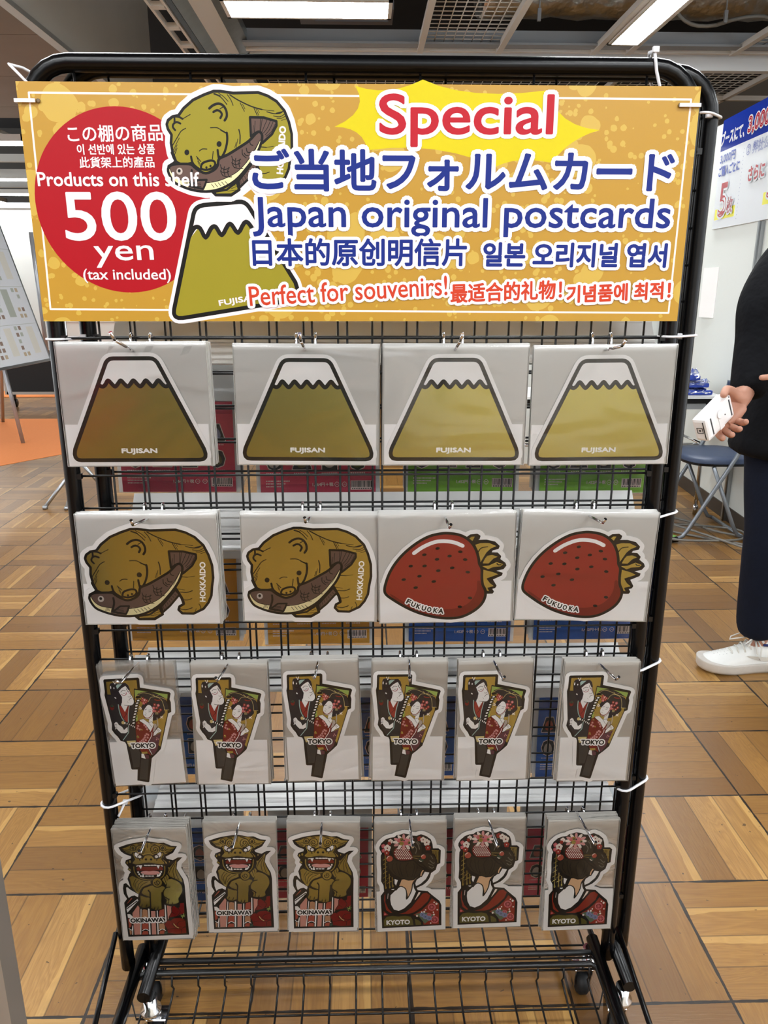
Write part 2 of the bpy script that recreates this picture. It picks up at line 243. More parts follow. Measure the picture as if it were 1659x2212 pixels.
DATA['ART']['straw']=json.loads(r'''[["s","W",148.4,0,1,[-944,-327,-924,-218,-866,-56,-763,118,-623,276,-446,419,-270,515,-95,555,18,558,157,536,272,487,368,403,440,282,479,147,491,66,530,-16,534,-152,550,-275,591,-359,594,-469,539,-593,424,-702,257,-790,76,-817,-158,-795,-418,-719,-638,-610,-830,-481,-922,-403]],["s","W",148.4,0,1,[303,497,346,527,447,537,492,507,480,461,418,426,462,439,588,442,716,410,784,342,770,302,682,280,664,240,759,236,812,181,798,134,879,72,896,31,857,-22,730,-50,844,-90,835,-124,695,-189,756,-293,738,-327,689,-340,720,-389,702,-416,625,-417,571,-358,536,-248,482,147,374,403]],["f","W",0,[-944,-327,-924,-218,-866,-56,-763,118,-623,276,-446,419,-270,515,-95,555,18,558,157,536,272,487,368,403,440,282,479,147,491,66,530,-16,534,-152,550,-275,591,-359,594,-469,539,-593,424,-702,257,-790,76,-817,-158,-795,-418,-719,-638,-610,-830,-481,-922,-403]],["f","W",0,[303,497,346,527,447,537,492,507,480,461,418,426,462,439,588,442,716,410,784,342,770,302,682,280,664,240,759,236,812,181,798,134,879,72,896,31,857,-22,730,-50,844,-90,835,-124,695,-189,756,-293,738,-327,689,-340,720,-389,702,-416,625,-417,571,-358,536,-248,482,147,374,403]],["f","K",0,[303,497,346,527,447,537,492,507,480,461,418,426,462,439,588,442,716,410,784,342,770,302,682,280,664,240,759,236,812,181,798,134,879,72,896,31,857,-22,730,-50,844,-90,835,-124,695,-189,756,-293,738,-327,689,-340,720,-389,702,-416,625,-417,571,-358,536,-248,482,147,374,403]],["s","K",13.2,0,1,[303,497,346,527,447,537,492,507,480,461,418,426,462,439,588,442,716,410,784,342,770,302,682,280,664,240,759,236,812,181,798,134,879,72,896,31,857,-22,730,-50,844,-90,835,-124,695,-189,756,-293,738,-327,689,-340,720,-389,702,-416,625,-417,571,-358,536,-248,482,147,374,403]],["f","G",0,[329,464,360,496,413,498,380,432]],["f","G",0,[423,369,501,394,628,394,739,343,656,305,594,246,545,159,502,82,477,241]],["f","G",0,[541,72,571,145,608,192,684,204,768,173,698,143,630,67]],["f","G",0,[536,25,638,36,751,88,854,52,817,19,702,8,627,-24]],["f","G",0,[553,-30,705,-74,779,-109,605,-174,659,-250,720,-299,622,-325,652,-380,597,-368,554,-275]],["s","K",15.9,1,0,[473,261,516,318,610,335]],["s","K",15.9,1,0,[758,68,778,44,819,44]],["f","R",1,[-944,-327,-924,-218,-866,-56,-763,118,-623,276,-446,419,-270,515,-95,555,18,558,157,536,272,487,368,403,440,282,479,147,491,66,530,-16,534,-152,550,-275,591,-359,594,-469,539,-593,424,-702,257,-790,76,-817,-158,-795,-418,-719,-638,-610,-830,-481,-922,-403]],["f","r",1,[-862,-390,-740,-469,-638,-533,-418,-612,-159,-659,100,-660,293,-602,407,-493,462,-356,465,-219,506,-209,525,-288,578,-372,581,-469,525,-581,418,-685,244,-773,76,-798,-158,-776,-418,-701,-625,-592,-805,-474]],["s","K",42.4,1,1,[-944,-327,-924,-218,-866,-56,-763,118,-623,276,-446,419,-270,515,-95,555,18,558,157,536,272,487,368,403,440,282,479,147,491,66,530,-16,534,-152,550,-275,591,-359,594,-469,539,-593,424,-702,257,-790,76,-817,-158,-795,-418,-719,-638,-610,-830,-481,-922,-403]],["s","W",58.3,1,0,[-497,253,-370,344,-194,421,-43,435,109,411,234,355]],["f","K",1,[-108,327,-116,311,-139,301,-163,304,-175,318,-168,334,-145,344,-120,341]],["f","K",1,[234,259,223,245,198,241,175,250,166,266,177,280,201,284,225,275]],["f","K",1,[-307,231,-315,214,-338,205,-363,208,-375,222,-367,238,-344,247,-319,244]],["f","K",1,[72,202,65,185,42,176,17,179,5,193,12,209,35,219,60,216]],["f","K",1,[-115,153,-123,137,-146,127,-171,131,-183,144,-175,161,-152,170,-127,167]],["f","K",1,[310,133,299,119,275,115,251,124,242,140,253,154,277,158,301,149]],["f","K",1,[-511,53,-519,37,-542,27,-567,31,-579,44,-571,61,-548,70,-523,67]],["f","K",1,[-302,52,-310,35,-333,26,-358,29,-370,43,-362,59,-339,69,-314,66]],["f","K",1,[115,12,107,-4,84,-13,59,-10,47,4,54,20,77,30,102,26]],["f","K",1,[-95,-28,-103,-45,-126,-54,-151,-51,-163,-37,-156,-20,-132,-11,-107,-14]],["f","K",1,[353,-68,342,-82,317,-86,293,-77,284,-61,295,-46,319,-43,343,-52]],["f","K",1,[-379,-112,-387,-129,-410,-138,-435,-135,-447,-121,-439,-104,-416,-95,-391,-98]],["f","K",1,[-617,-162,-625,-178,-648,-188,-673,-184,-685,-170,-677,-154,-653,-144,-629,-148]],["f","K",1,[-161,-202,-169,-219,-192,-228,-218,-225,-230,-211,-222,-194,-198,-185,-173,-188]],["f","K",1,[-436,-296,-444,-313,-468,-323,-493,-319,-505,-305,-497,-289,-473,-279,-448,-282]],["f","K",1,[396,-490,385,-505,360,-508,336,-499,327,-482,338,-468,363,-464,387,-474]],["f","K",1,[243,-633,231,-648,206,-651,182,-642,173,-625,184,-611,209,-607,233,-616]],["t","K","F",-618,-548,61,73,-26.6,4.0,"W",18.5],["t","K","U",-547,-595,60,74,-23.5,4.0,"W",18.5],["t","K","K",-467,-634,60,74,-20.4,4.0,"W",18.5],["t","K","U",-383,-667,60,75,-16.2,4.0,"W",18.5],["t","K","O",-299,-695,60,75,-13.0,4.0,"W",18.5],["t","K","K",-200,-714,60,75,-9.8,4.0,"W",18.5],["t","K","A",-123,-725,73,75,-7.7,4.0,"W",18.5]]''')
DATA['ART']['fuji']=json.loads(r'''[["s","W",159.5,0,1,[-372,543,-351,587,-324,617,-291,636,-251,642,243,643,284,637,318,618,346,587,367,544,905,-621,922,-690,917,-740,887,-770,835,-779,-829,-776,-879,-766,-907,-736,-915,-686,-901,-617]],["f","W",0,[-372,543,-351,587,-324,617,-291,636,-251,642,243,643,284,637,318,618,346,587,367,544,905,-621,922,-690,917,-740,887,-770,835,-779,-829,-776,-879,-766,-907,-736,-915,-686,-901,-617]],["f","G",0,[-465,275,-430,259,-390,285,-346,344,-299,298,-257,259,-215,298,-173,344,-129,298,-84,259,-42,298,0,344,44,298,88,259,130,298,172,344,216,298,258,259,300,299,343,344,389,292,432,259,474,275,912,-648,905,-621,922,-690,917,-740,887,-770,835,-779,-829,-776,-879,-766,-907,-736,-915,-686,-901,-617]],["s","K",55.8,1,0,[-465,275,-430,259,-390,285,-346,344,-299,298,-257,259,-215,298,-173,344,-129,298,-84,259,-42,298,0,344,44,298,88,259,130,298,172,344,216,298,258,259,300,299,343,344,389,292,432,259,474,275]],["s","K",55.8,0,1,[-372,543,-351,587,-324,617,-291,636,-251,642,243,643,284,637,318,618,346,587,367,544,905,-621,922,-690,917,-740,887,-770,835,-779,-829,-776,-879,-766,-907,-736,-915,-686,-901,-617]],["t","W","FUJISAN",-250,-694,492,82,-0.1,5.3,"",0.0]]''')
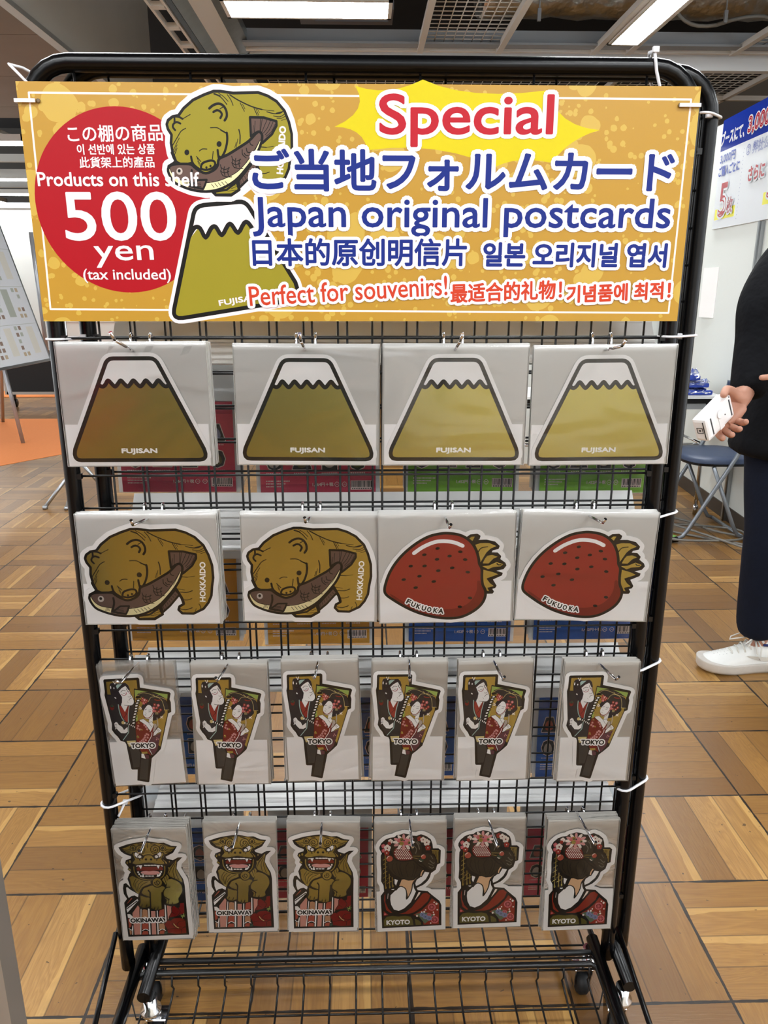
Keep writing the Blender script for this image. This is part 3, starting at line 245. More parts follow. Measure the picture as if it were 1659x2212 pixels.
DATA['ART']['tokyo']=json.loads(r'''[["s","W",124.1,0,1,[-523,834,-506,854,18,858,37,837,31,683,480,578,497,555,468,451,482,399,469,229,420,203,226,-434,145,-519,86,-571,64,-592,-29,-1028,-47,-1041,-220,-996,-190,-792,-276,-789,-291,-769,-312,-319,-329,-275,-394,-251,-428,-175,-472,-115,-506,-44,-492,62,-540,577,-526,638]],["f","W",0,[-523,834,-506,854,18,858,37,837,31,683,480,578,497,555,468,451,482,399,469,229,420,203,226,-434,145,-519,86,-571,64,-592,-29,-1028,-47,-1041,-220,-996,-190,-792,-276,-789,-291,-769,-312,-319,-329,-275,-394,-251,-428,-175,-472,-115,-506,-44,-492,62,-540,577,-526,638]],["f","K",0,[-523,834,-506,854,18,858,37,837,31,683,480,578,497,555,468,451,482,399,469,229,420,203,226,-434,145,-519,86,-571,64,-592,-29,-1028,-47,-1041,-220,-996,-190,-792,-276,-789,-291,-769,-312,-319,-329,-275,-394,-251,-428,-175,-472,-115,-506,-44,-492,62,-540,577,-526,638]],["f","G",0,[-484,810,-7,816,-13,659,-66,671,-90,479,-272,568,-493,588]],["f","N",0,[-503,574,-373,587,-272,568,-88,479,-122,124,-149,-257,-360,-240,-482,-24,-509,368]],["f","R",0,[-331,388,-304,371,-258,265,-206,368,-183,373,-230,90,-265,91,-304,161,-333,289]],["s","K",6.0,1,0,[-258,265,-232,206]],["s","K",6.0,1,0,[-197,368,-230,254,-290,161]],["s","T",11.9,1,0,[-345,402,-345,299,-327,183,-293,108]],["s","T",11.9,1,0,[-176,376,-213,211,-233,21,-248,-106]],["s","T",11.9,0,0,[-248,-106,-351,-237]],["f","W",0,[-191,726,-155,689,-119,564,-93,469,-102,407,-141,375,-197,381,-258,265,-304,382,-276,485,-311,632,-277,672]],["s","K",6.9,1,0,[-155,689,-119,564,-93,469,-102,407,-141,375,-197,376,-252,386]],["f","H",0,[-440,739,-419,779,-363,790,-300,767,-189,777,-149,735,-129,657,-147,635,-191,721,-252,692,-311,632,-269,527,-283,433,-317,388,-384,447,-404,531,-437,574,-443,667]],["f","T",0,[-347,715,-319,754,-240,761,-330,672]],["f","K",1,[-331,679,-345,633,-376,614,-406,634,-416,681,-401,728,-370,746,-341,726]],["f","H",1,[-342,679,-353,643,-376,629,-397,644,-405,681,-394,717,-371,732,-349,716]],["f","W",1,[-367,693,-370,682,-376,678,-382,683,-384,694,-381,705,-375,709,-369,704]],["f","W",1,[-416,707,-420,688,-426,681,-431,689,-433,708,-430,727,-423,734,-418,726]],["s","W",7.9,0,0,[-376,811,-351,762,-333,813]],["f","W",1,[-364,509,-372,508,-382,514,-389,525,-388,534,-380,536,-370,530,-363,519]],["s","K",6.9,1,0,[-279,618,-245,647,-202,637]],["s","P",8.9,1,0,[-273,577,-237,559,-202,574,-194,607]],["s","K",6.0,1,0,[-248,588,-215,598]],["s","K",8.9,1,0,[-184,674,-169,627,-151,622]],["s","P",7.9,1,0,[-159,617,-133,574]],["s","K",6.0,1,0,[-133,605,-124,559,-146,528,-176,532]],["s","K",6.9,1,0,[-170,466,-145,500,-120,506]],["s","L",5.0,1,0,[-185,425,-198,452]],["f","r",1,[-418,356,-429,321,-453,307,-476,323,-484,358,-473,394,-449,407,-426,392]],["f","D",1,[-424,381,-432,365,-451,358,-469,366,-476,382,-467,398,-449,404,-431,397]],["s","K",6.0,1,0,[-481,367,-422,349]],["s","K",6.0,1,0,[-465,408,-458,371]],["f","W",0,[-456,71,-424,100,-397,80,-385,47,-335,3,-314,-51,-249,3,-255,-93,-303,-120,-369,-113,-411,-58,-430,-25,-462,-51,-449,-14,-456,18]],["s","K",6.0,0,1,[-456,71,-424,100,-397,80,-385,47,-335,3,-314,-51,-249,3,-255,-93,-303,-120,-369,-113,-411,-58,-430,-25,-462,-51,-449,-14,-456,18]],["s","K",6.0,1,0,[-444,49,-416,43]],["s","K",6.0,1,0,[-445,24,-417,20]],["s","K",6.0,1,0,[-446,-2,-418,-4]],["s","K",45.7,1,0,[-295,64,-221,42,-133,-3]],["f","y",1,[-290,76,-299,55,-316,47,-333,57,-339,78,-331,98,-313,107,-297,97]],["f","W",1,[-275,65,-281,51,-289,47,-295,55,-295,70,-289,84,-281,88,-275,81]],["f","W",1,[-245,51,-250,41,-257,37,-260,44,-259,56,-254,67,-247,70,-244,63]],["f","W",1,[-214,38,-219,27,-225,24,-229,30,-228,42,-223,53,-216,56,-212,50]],["f","W",1,[-184,20,-190,9,-196,6,-200,12,-199,24,-193,35,-187,38,-183,32]],["f","W",1,[-157,4,-162,-7,-169,-10,-172,-4,-171,9,-166,19,-159,23,-156,16]],["f","W",1,[-132,-14,-138,-25,-144,-28,-148,-21,-147,-9,-141,2,-135,5,-131,-2]],["f","G",0,[-60,645,447,544,426,453,409,212,225,-391,-108,49,-92,207]],["f","V",0,[-57,647,448,544,433,463,339,518,211,574,82,594,-7,576,-65,520]],["f","V",0,[-103,165,-71,207,-79,101,-106,91]],["f","N",0,[-26,561,26,588,119,603,211,584,284,551,375,486,428,380,439,266,378,266,241,354,112,421,40,475]],["s","K",9.9,1,0,[-26,561,26,588,119,603,211,584,284,551,375,486,428,380,439,266]],["s","y",6.0,1,0,[255,508,155,567,63,589,2,568]],["s","y",6.0,1,0,[255,508,181,502,126,421]],["s","y",6.0,1,0,[255,508,333,461,362,361,367,271]],["s","y",6.0,1,0,[255,508,215,553]],["s","y",6.0,1,0,[-17,558,95,453,203,355]],["s","y",6.0,1,0,[318,275,436,266]],["s","y",6.0,1,0,[255,508,307,529]],["s","y",6.0,1,0,[255,508,357,481,398,454]],["s","K",45.7,1,0,[-37,514,1,519]],["s","K",45.7,1,0,[-45,455,-7,460]],["s","K",45.7,1,0,[-65,411,-27,416]],["s","K",45.7,1,0,[-83,364,-45,370]],["s","K",45.7,1,0,[-96,315,-58,320]],["s","K",45.7,1,0,[-107,269,-70,274]],["s","K",45.7,1,0,[-125,219,-87,224]],["s","K",45.7,1,0,[-142,167,-105,172]],["s","K",45.7,1,0,[-158,114,-120,119]],["s","K",45.7,1,0,[-167,59,-130,65]],["f","W",1,[-6,462,-10,452,-23,444,-38,444,-46,451,-42,461,-28,469,-13,469]],["f","W",1,[-26,418,-30,408,-44,400,-59,400,-66,407,-62,417,-49,425,-34,425]],["f","W",1,[-44,371,-48,361,-62,354,-76,354,-84,361,-80,371,-66,378,-51,378]],["f","W",1,[-57,321,-61,311,-75,304,-90,304,-97,311,-93,321,-80,328,-65,328]],["f","W",1,[-68,276,-72,265,-86,258,-101,258,-108,265,-104,275,-91,282,-76,283]],["f","W",1,[-86,226,-90,215,-104,208,-119,208,-126,215,-122,225,-109,233,-94,233]],["f","W",1,[-103,173,-108,163,-121,156,-136,156,-144,163,-139,173,-126,180,-111,181]],["f","W",1,[-119,121,-123,111,-136,103,-151,103,-159,110,-155,121,-141,128,-126,128]],["f","W",1,[-128,66,-133,56,-146,49,-161,48,-169,56,-164,66,-151,73,-136,74]],["f","H",1,[8,309,19,361,84,417,150,420,241,359,342,298,368,245,358,208,290,142,204,92,157,104,190,240,166,346,120,377,62,307,42,277]],["f","W",0,[111,137,173,167,147,30,89,43]],["f","W",1,[120,374,168,346,190,251,174,183,120,124,60,126,26,172,27,256,72,328]],["s","K",5.0,1,1,[120,374,168,346,190,251,174,183,120,124,60,126,26,172,27,256,72,328]],["s","K",6.9,1,0,[59,287,87,298]],["s","K",6.9,1,0,[114,247,148,254]],["s","K",5.0,1,0,[115,279,159,283]],["s","K",6.0,1,0,[46,197,65,192]],["s","L",5.0,1,0,[61,239,75,218]],["s","r",12.9,1,0,[22,188,46,152,93,136,146,173,185,240]],["f","r",0,[-109,70,-49,102,34,66,94,-96,163,-13,202,39,219,-25,133,-194,63,-299,29,-428,68,-549,-7,-502,-91,-478,-149,-303,-129,-3]],["s","K",6.0,0,1,[-109,70,-49,102,34,66,94,-96,163,-13,202,39,219,-25,133,-194,63,-299,29,-428,68,-549,-7,-502,-91,-478,-149,-303,-129,-3]],["f","m",0,[128,-194,267,-134,171,-443,97,-539,44,-428,41,-298]],["s","K",5.0,1,0,[128,-194,240,-219]],["s","K",5.0,1,0,[48,-309,219,-304]],["f","L",0,[173,29,206,28,214,-25,169,-99,131,-119,162,-34]],["f","W",0,[-49,116,17,128,90,53,142,73,162,30,103,-107,41,12,-50,95]],["s","K",6.0,0,1,[-49,116,17,128,90,53,142,73,162,30,103,-107,41,12,-50,95]],["s","K",5.0,1,0,[90,53,138,-34]],["s","W",8.9,1,0,[164,30,123,-65,91,-109]],["s","W",8.9,1,0,[119,-124,109,-182,44,-288]],["s","W",8.9,1,0,[36,-417,76,-527]],["s","r",11.9,1,0,[15,-438,49,-537]],["f","p",1,[-80,-5,-83,-11,-88,-13,-93,-11,-95,-5,-93,1,-87,4,-82,1]],["f","p",1,[-85,10,-87,4,-93,2,-98,5,-100,11,-98,17,-92,19,-87,17]],["f","p",1,[-71,16,-74,10,-79,8,-84,10,-86,17,-84,22,-78,25,-73,22]],["f","p",1,[-66,0,-69,-5,-74,-8,-79,-5,-81,1,-79,7,-74,9,-68,7]],["f","p",1,[-90,-48,-92,-54,-98,-57,-103,-54,-105,-48,-102,-42,-97,-40,-92,-42]],["f","p",1,[-100,-37,-102,-43,-108,-45,-113,-42,-115,-36,-113,-30,-107,-28,-102,-31]],["f","p",1,[-89,-25,-92,-31,-97,-33,-102,-31,-104,-24,-102,-19,-97,-16,-91,-19]],["f","p",1,[-79,-37,-82,-43,-87,-45,-92,-42,-94,-36,-92,-30,-86,-28,-81,-31]],["f","p",1,[-53,-48,-55,-54,-61,-57,-66,-54,-68,-48,-66,-42,-60,-40,-55,-42]],["f","p",1,[-48,-64,-51,-70,-56,-72,-61,-70,-63,-64,-61,-58,-55,-55,-50,-58]],["f","p",1,[-62,-70,-65,-76,-70,-78,-75,-75,-77,-69,-75,-63,-69,-61,-64,-64]],["f","p",1,[-67,-54,-69,-60,-75,-62,-80,-60,-82,-53,-79,-48,-74,-45,-69,-48]],["f","p",1,[19,3,17,-3,11,-5,6,-2,4,4,6,10,12,12,17,9]],["f","p",1,[17,20,14,14,9,11,4,14,2,20,4,26,10,28,15,26]],["f","p",1,[31,22,29,16,24,14,18,17,16,23,19,29,24,31,29,28]],["f","p",1,[33,6,31,0,26,-2,20,0,18,6,21,12,26,15,32,12]],["f","p",1,[42,-30,40,-36,35,-38,29,-36,27,-30,30,-24,35,-21,40,-24]],["f","p",1,[38,-14,36,-20,31,-23,25,-20,23,-14,26,-8,31,-6,36,-8]],["f","p",1,[52,-10,50,-15,45,-18,39,-15,37,-9,40,-3,45,-1,50,-3]],["f","p",1,[57,-25,54,-31,49,-34,43,-31,41,-25,44,-19,49,-17,55,-19]],["f","p",1,[58,-51,55,-57,50,-60,45,-57,43,-51,45,-45,51,-43,56,-45]],["f","p",1,[70,-60,68,-66,62,-69,57,-66,55,-60,57,-54,63,-52,68,-54]],["f","p",1,[62,-74,60,-80,54,-83,49,-80,47,-74,49,-68,55,-66,60,-68]],["f","p",1,[50,-65,47,-71,42,-74,37,-71,35,-65,37,-59,43,-57,48,-59]],["f","p",1,[38,-158,35,-164,30,-167,25,-164,23,-158,25,-152,30,-149,36,-152]],["f","p",1,[34,-142,31,-148,26,-151,20,-148,19,-142,21,-136,26,-134,32,-136]],["f","p",1,[48,-138,45,-143,40,-146,35,-143,33,-137,35,-131,40,-129,46,-131]],["f","p",1,[52,-153,49,-159,44,-162,39,-159,37,-153,39,-147,45,-145,50,-147]],["f","p",1,[12,-183,9,-189,4,-192,-1,-189,-3,-183,-1,-177,5,-175,10,-177]],["f","p",1,[10,-167,7,-173,2,-175,-3,-173,-5,-166,-3,-160,3,-158,8,-161]],["f","p",1,[24,-164,22,-170,16,-173,11,-170,9,-164,12,-158,17,-155,22,-158]],["f","p",1,[26,-181,24,-187,19,-189,13,-186,11,-180,14,-174,19,-172,24,-175]],["f","p",1,[13,-208,10,-214,5,-216,0,-214,-2,-208,0,-202,5,-199,11,-202]],["f","p",1,[5,-222,2,-228,-3,-231,-8,-228,-10,-222,-8,-216,-2,-214,3,-216]],["f","p",1,[-8,-214,-10,-220,-16,-222,-21,-219,-23,-213,-20,-207,-15,-205,-10,-208]],["f","p",1,[0,-199,-2,-205,-8,-208,-13,-205,-15,-199,-12,-193,-7,-191,-2,-193]],["f","p",1,[-12,-241,-14,-247,-20,-249,-25,-247,-27,-241,-25,-235,-19,-232,-14,-235]],["f","p",1,[-21,-254,-24,-260,-29,-262,-35,-260,-37,-254,-34,-248,-29,-245,-23,-248]],["f","p",1,[-33,-244,-35,-250,-41,-252,-46,-249,-48,-243,-45,-237,-40,-235,-35,-237]],["f","p",1,[-23,-231,-26,-237,-31,-239,-36,-236,-38,-230,-36,-224,-30,-222,-25,-224]],["f","p",1,[-49,-280,-52,-286,-57,-288,-62,-285,-64,-279,-62,-273,-56,-271,-51,-274]],["f","p",1,[-62,-271,-64,-277,-70,-280,-75,-277,-77,-271,-74,-265,-69,-262,-64,-265]],["f","p",1,[-54,-257,-57,-263,-62,-265,-67,-262,-69,-256,-67,-250,-61,-248,-56,-251]],["f","p",1,[-42,-265,-44,-271,-50,-274,-55,-271,-57,-265,-54,-259,-49,-256,-44,-259]],["f","p",1,[-91,-294,-93,-300,-98,-302,-104,-299,-106,-293,-103,-287,-98,-285,-92,-287]],["f","p",1,[-85,-278,-87,-284,-93,-286,-98,-284,-100,-277,-98,-271,-92,-269,-87,-272]],["f","p",1,[-71,-284,-74,-290,-79,-292,-84,-290,-86,-284,-84,-278,-79,-275,-73,-278]],["f","p",1,[-77,-300,-79,-306,-85,-308,-90,-305,-92,-299,-90,-293,-84,-291,-79,-293]],["f","p",1,[62,-176,59,-182,54,-184,49,-181,47,-175,49,-169,55,-167,60,-170]],["f","p",1,[56,-161,54,-167,48,-169,43,-166,41,-160,43,-154,49,-152,54,-154]],["f","p",1,[69,-154,67,-160,62,-162,56,-159,54,-153,57,-147,62,-145,67,-148]],["f","p",1,[75,-169,73,-175,67,-177,62,-174,60,-168,63,-162,68,-160,73,-163]],["f","p",1,[59,-207,56,-213,51,-215,46,-212,44,-206,46,-200,52,-198,57,-201]],["f","p",1,[55,-223,52,-229,47,-231,41,-228,39,-222,42,-216,47,-214,53,-217]],["f","p",1,[41,-218,38,-224,33,-227,27,-224,25,-218,28,-212,33,-209,39,-212]],["f","p",1,[45,-202,42,-208,37,-210,32,-208,30,-202,32,-196,38,-193,43,-196]],["f","p",1,[9,-269,6,-275,1,-278,-5,-275,-7,-269,-4,-263,1,-260,7,-263]],["f","p",1,[6,-253,4,-259,-1,-261,-7,-258,-9,-252,-6,-246,-1,-244,4,-247]],["f","p",1,[21,-250,19,-256,13,-258,8,-256,6,-250,8,-244,14,-241,19,-244]],["f","p",1,[23,-267,21,-273,15,-275,10,-272,8,-266,11,-260,16,-258,21,-260]],["f","p",1,[-17,-274,-20,-280,-25,-282,-30,-280,-32,-273,-30,-267,-24,-265,-19,-268]],["f","p",1,[-9,-288,-12,-294,-17,-296,-22,-293,-24,-287,-22,-281,-16,-279,-11,-281]],["f","p",1,[-21,-297,-24,-303,-29,-306,-34,-303,-36,-297,-34,-291,-29,-288,-23,-291]],["f","p",1,[-29,-283,-32,-289,-37,-292,-43,-289,-45,-283,-42,-277,-37,-274,-31,-277]],["s","G",8.9,0,0,[-85,49,-69,70]],["s","G",8.9,0,0,[-70,49,-69,70]],["s","G",8.9,0,0,[-55,48,-69,70]],["s","G",8.9,0,0,[-53,-74,-37,-53]],["s","G",8.9,0,0,[-37,-75,-37,-53]],["s","G",8.9,0,0,[-22,-75,-37,-53]],["s","G",8.9,0,0,[-124,-211,-108,-190]],["s","G",8.9,0,0,[-109,-211,-108,-190]],["s","G",8.9,0,0,[-94,-212,-108,-190]],["s","G",8.9,0,0,[-128,-189,-112,-168]],["s","G",8.9,0,0,[-113,-190,-112,-168]],["s","G",8.9,0,0,[-98,-190,-112,-168]],["f","p",1,[198,-228,195,-234,188,-236,181,-234,179,-228,182,-222,188,-219,195,-222]],["f","p",1,[216,-250,213,-256,206,-259,199,-256,197,-250,200,-244,207,-241,213,-244]],["f","p",1,[187,-260,184,-266,177,-268,171,-266,168,-259,171,-253,178,-251,184,-254]],["f","W",0,[133,-194,147,-130,188,-83,228,-34,255,-59,278,-94,263,-121,215,-138,176,-174]],["s","K",6.0,0,1,[133,-194,147,-130,188,-83,228,-34,255,-59,278,-94,263,-121,215,-138,176,-174]],["s","K",5.0,1,0,[227,-58,202,-84]],["s","K",5.0,1,0,[236,-73,213,-99]],["s","K",5.0,1,0,[245,-88,224,-114]],["s","L",13.9,1,0,[233,133,235,48,228,-15]],["f","o",0,[-93,-467,4,-465,7,-503,-74,-513]],["f","W",0,[-92,-500,-53,-510,-37,-600,-103,-576]],["f","m",0,[-43,-510,22,-538,18,-596,-31,-600]],["f","y",0,[-300,-257,-156,-254,-157,-356,-274,-363]],["s","w",7.9,1,0,[-288,-303,-160,-302]],["f","n",0,[-269,-369,-151,-367,-106,-499,-155,-749,-251,-755]],["f","n",0,[-110,-597,13,-607,-55,-996,-180,-971]],["f","R",1,[74,485,70,476,62,473,54,477,52,485,55,494,63,498,71,494]],["f","R",1,[64,471,61,462,53,459,45,463,42,472,46,481,54,484,61,480]],["f","R",1,[50,477,46,468,38,465,31,469,28,478,31,486,39,490,47,486]],["f","R",1,[51,494,47,485,39,482,31,486,28,495,32,503,40,507,48,503]],["f","R",1,[65,499,62,490,54,487,46,491,43,500,47,508,55,512,62,508]],["f","w",1,[55,485,53,481,49,479,46,481,44,486,46,490,50,492,54,490]],["f","p",1,[103,458,99,449,91,446,83,450,80,458,84,467,92,471,100,467]],["f","p",1,[93,444,90,435,81,432,74,436,71,445,74,454,82,457,90,453]],["f","p",1,[79,450,75,441,67,438,59,442,56,451,60,459,68,463,76,459]],["f","p",1,[79,467,76,458,68,455,60,459,57,468,61,477,69,480,76,476]],["f","p",1,[94,472,91,463,83,460,75,464,72,473,75,481,83,485,91,481]],["f","w",1,[84,458,82,454,78,452,74,454,73,459,75,463,79,465,83,463]],["f","R",1,[59,449,55,440,47,437,39,441,36,449,40,458,48,462,56,458]],["f","R",1,[49,435,45,426,37,423,30,427,27,436,30,445,38,448,46,444]],["f","R",1,[35,441,31,432,23,429,15,433,12,442,16,450,24,454,32,450]],["f","R",1,[35,458,32,449,24,446,16,450,13,459,17,468,25,471,32,467]],["f","R",1,[50,463,46,454,38,451,31,455,28,464,31,472,39,476,47,472]],["f","w",1,[40,449,38,445,34,443,30,445,29,450,31,454,35,456,38,454]],["f","q",1,[80,406,77,398,69,394,61,398,58,407,61,416,70,419,77,415]],["f","q",1,[71,393,67,384,59,381,51,384,48,393,52,402,60,406,68,402]],["f","q",1,[56,398,53,390,45,386,37,390,34,399,38,408,46,411,53,407]],["f","q",1,[57,416,53,407,45,403,38,407,35,416,38,425,46,429,54,425]],["f","q",1,[72,420,68,412,60,408,52,412,49,421,53,430,61,433,69,429]],["f","w",1,[62,407,60,403,56,401,52,403,50,407,52,412,56,413,60,411]],["f","R",1,[130,446,127,438,119,434,111,438,108,447,111,456,119,459,127,455]],["f","R",1,[121,433,117,424,109,421,101,425,98,434,102,442,110,446,118,442]],["f","R",1,[106,439,103,430,95,427,87,430,84,439,88,448,96,452,103,448]],["f","R",1,[107,456,103,447,95,444,88,448,85,457,88,465,96,469,104,465]],["f","R",1,[122,461,118,452,110,448,102,452,99,461,103,470,111,473,119,470]],["f","w",1,[112,447,110,443,106,441,102,443,100,447,102,452,106,453,110,452]],["f","R",1,[113,421,110,412,102,409,94,413,91,422,95,430,103,434,110,430]],["f","R",1,[104,407,100,399,92,395,84,399,82,408,85,417,93,420,101,416]],["f","R",1,[89,413,86,404,78,401,70,405,67,414,71,423,79,426,87,422]],["f","R",1,[90,430,87,422,79,418,71,422,68,431,71,440,79,443,87,439]],["f","R",1,[105,435,101,426,93,423,86,427,83,436,86,445,94,448,102,444]],["f","w",1,[95,422,93,417,89,415,85,417,84,422,85,426,89,428,93,426]],["f","R",1,[247,370,243,361,235,357,227,361,224,370,228,379,236,383,244,379]],["f","R",1,[237,356,234,347,226,344,218,348,215,357,219,365,227,369,234,365]],["f","R",1,[223,362,219,353,211,350,203,354,201,363,204,371,212,375,220,371]],["f","R",1,[223,379,220,370,212,367,204,371,201,380,205,388,213,392,221,388]],["f","R",1,[238,384,235,375,227,372,219,376,216,385,219,393,228,397,235,393]],["f","w",1,[228,370,226,366,222,364,218,366,217,371,219,375,223,377,227,375]],["f","q",1,[302,354,299,345,291,342,283,346,280,355,283,364,292,367,299,363]],["f","q",1,[293,341,289,332,281,328,273,332,270,341,274,350,282,354,290,350]],["f","q",1,[278,346,275,338,267,334,259,338,256,347,260,356,268,359,275,355]],["f","q",1,[279,364,275,355,267,351,260,355,257,364,260,373,268,377,276,373]],["f","q",1,[294,368,290,360,282,356,274,360,271,369,275,378,283,381,291,377]],["f","w",1,[284,355,282,350,278,349,274,351,272,355,274,360,278,361,282,359]],["f","q",1,[226,313,223,304,215,300,207,304,204,313,207,322,215,326,223,322]],["f","q",1,[217,299,213,290,205,287,197,291,194,300,198,308,206,312,214,308]],["f","q",1,[202,305,199,296,191,293,183,297,180,306,183,314,192,318,199,314]],["f","q",1,[203,322,199,313,191,310,183,314,180,323,184,332,192,335,200,331]],["f","q",1,[218,327,214,318,206,315,198,319,195,328,199,336,207,340,215,336]],["f","w",1,[208,313,206,309,202,307,198,309,196,314,198,318,202,320,206,318]],["f","R",1,[328,273,324,264,316,260,308,264,305,273,309,282,317,286,325,282]],["f","R",1,[318,259,315,250,307,247,299,251,296,260,299,268,307,272,315,268]],["f","R",1,[304,265,300,256,292,253,284,256,281,265,285,274,293,278,301,274]],["f","R",1,[304,282,301,273,293,270,285,274,282,283,286,292,294,295,301,291]],["f","R",1,[319,287,316,278,308,275,300,279,297,288,300,296,308,300,316,296]],["f","w",1,[309,273,307,269,303,267,299,269,298,274,300,278,304,280,308,278]],["f","R",1,[248,254,244,245,236,242,228,246,225,255,229,264,237,267,245,263]],["f","R",1,[238,240,235,232,226,228,219,232,216,241,219,250,227,253,235,249]],["f","R",1,[224,246,220,237,212,234,204,238,201,247,205,256,213,259,221,255]],["f","R",1,[224,264,221,255,213,251,205,255,202,264,205,273,213,277,221,273]],["f","R",1,[239,268,235,260,227,256,220,260,217,269,220,278,228,281,236,277]],["f","w",1,[229,255,227,250,223,249,219,251,218,255,220,260,224,261,227,259]],["f","R",1,[273,311,269,302,261,299,253,303,250,312,254,321,262,324,270,320]],["f","R",1,[263,297,260,289,252,285,244,289,241,298,245,307,253,310,260,306]],["f","R",1,[249,303,245,294,237,291,230,295,227,304,230,313,238,316,246,312]],["f","R",1,[250,321,246,312,238,308,230,312,227,321,231,330,239,333,247,330]],["f","R",1,[264,325,261,317,253,313,245,317,242,326,246,335,254,338,261,334]],["f","w",1,[254,312,252,307,248,306,245,308,243,312,245,317,249,318,253,316]],["f","R",1,[299,242,295,233,287,230,279,234,276,243,280,252,288,255,296,251]],["f","R",1,[289,228,286,219,278,216,270,220,267,229,270,238,278,241,286,237]],["f","R",1,[275,234,271,225,263,222,255,226,252,235,256,244,264,247,272,243]],["f","R",1,[275,251,272,243,264,239,256,243,253,252,256,261,265,264,272,260]],["f","R",1,[290,256,287,247,278,244,271,248,268,257,271,266,279,269,287,265]],["f","w",1,[280,243,278,238,274,236,270,238,269,243,271,247,275,249,279,247]],["f","q",1,[220,260,216,252,208,248,200,252,197,261,201,270,209,273,217,269]],["f","q",1,[210,247,207,238,199,234,191,238,188,247,191,256,199,260,207,256]],["f","q",1,[196,252,192,244,184,240,176,244,173,253,177,262,185,265,193,261]],["f","q",1,[196,270,193,261,185,257,177,261,174,270,178,279,186,283,193,279]],["f","q",1,[211,275,208,266,200,262,192,266,189,275,192,284,200,288,208,284]],["f","w",1,[201,261,199,257,195,255,191,257,190,261,192,266,196,267,200,265]],["s","R",13.9,1,0,[235,459,272,445,318,446]],["s","y",5.0,1,0,[223,239,221,197]],["s","y",5.0,1,0,[234,239,233,197]],["s","y",5.0,1,0,[245,238,244,196]],["s","y",5.0,1,0,[256,238,255,196]],["s","w",13.9,0,0,[-21,344,8,318]],["s","w",13.9,0,0,[-30,310,1,303]],["s","w",14.9,0,0,[289,126,326,162]],["s","w",11.9,0,0,[292,153,327,122]],["t","K","TOKYO",-238,-388,371,78,-1.9,5.0,"W",19.8]]''')
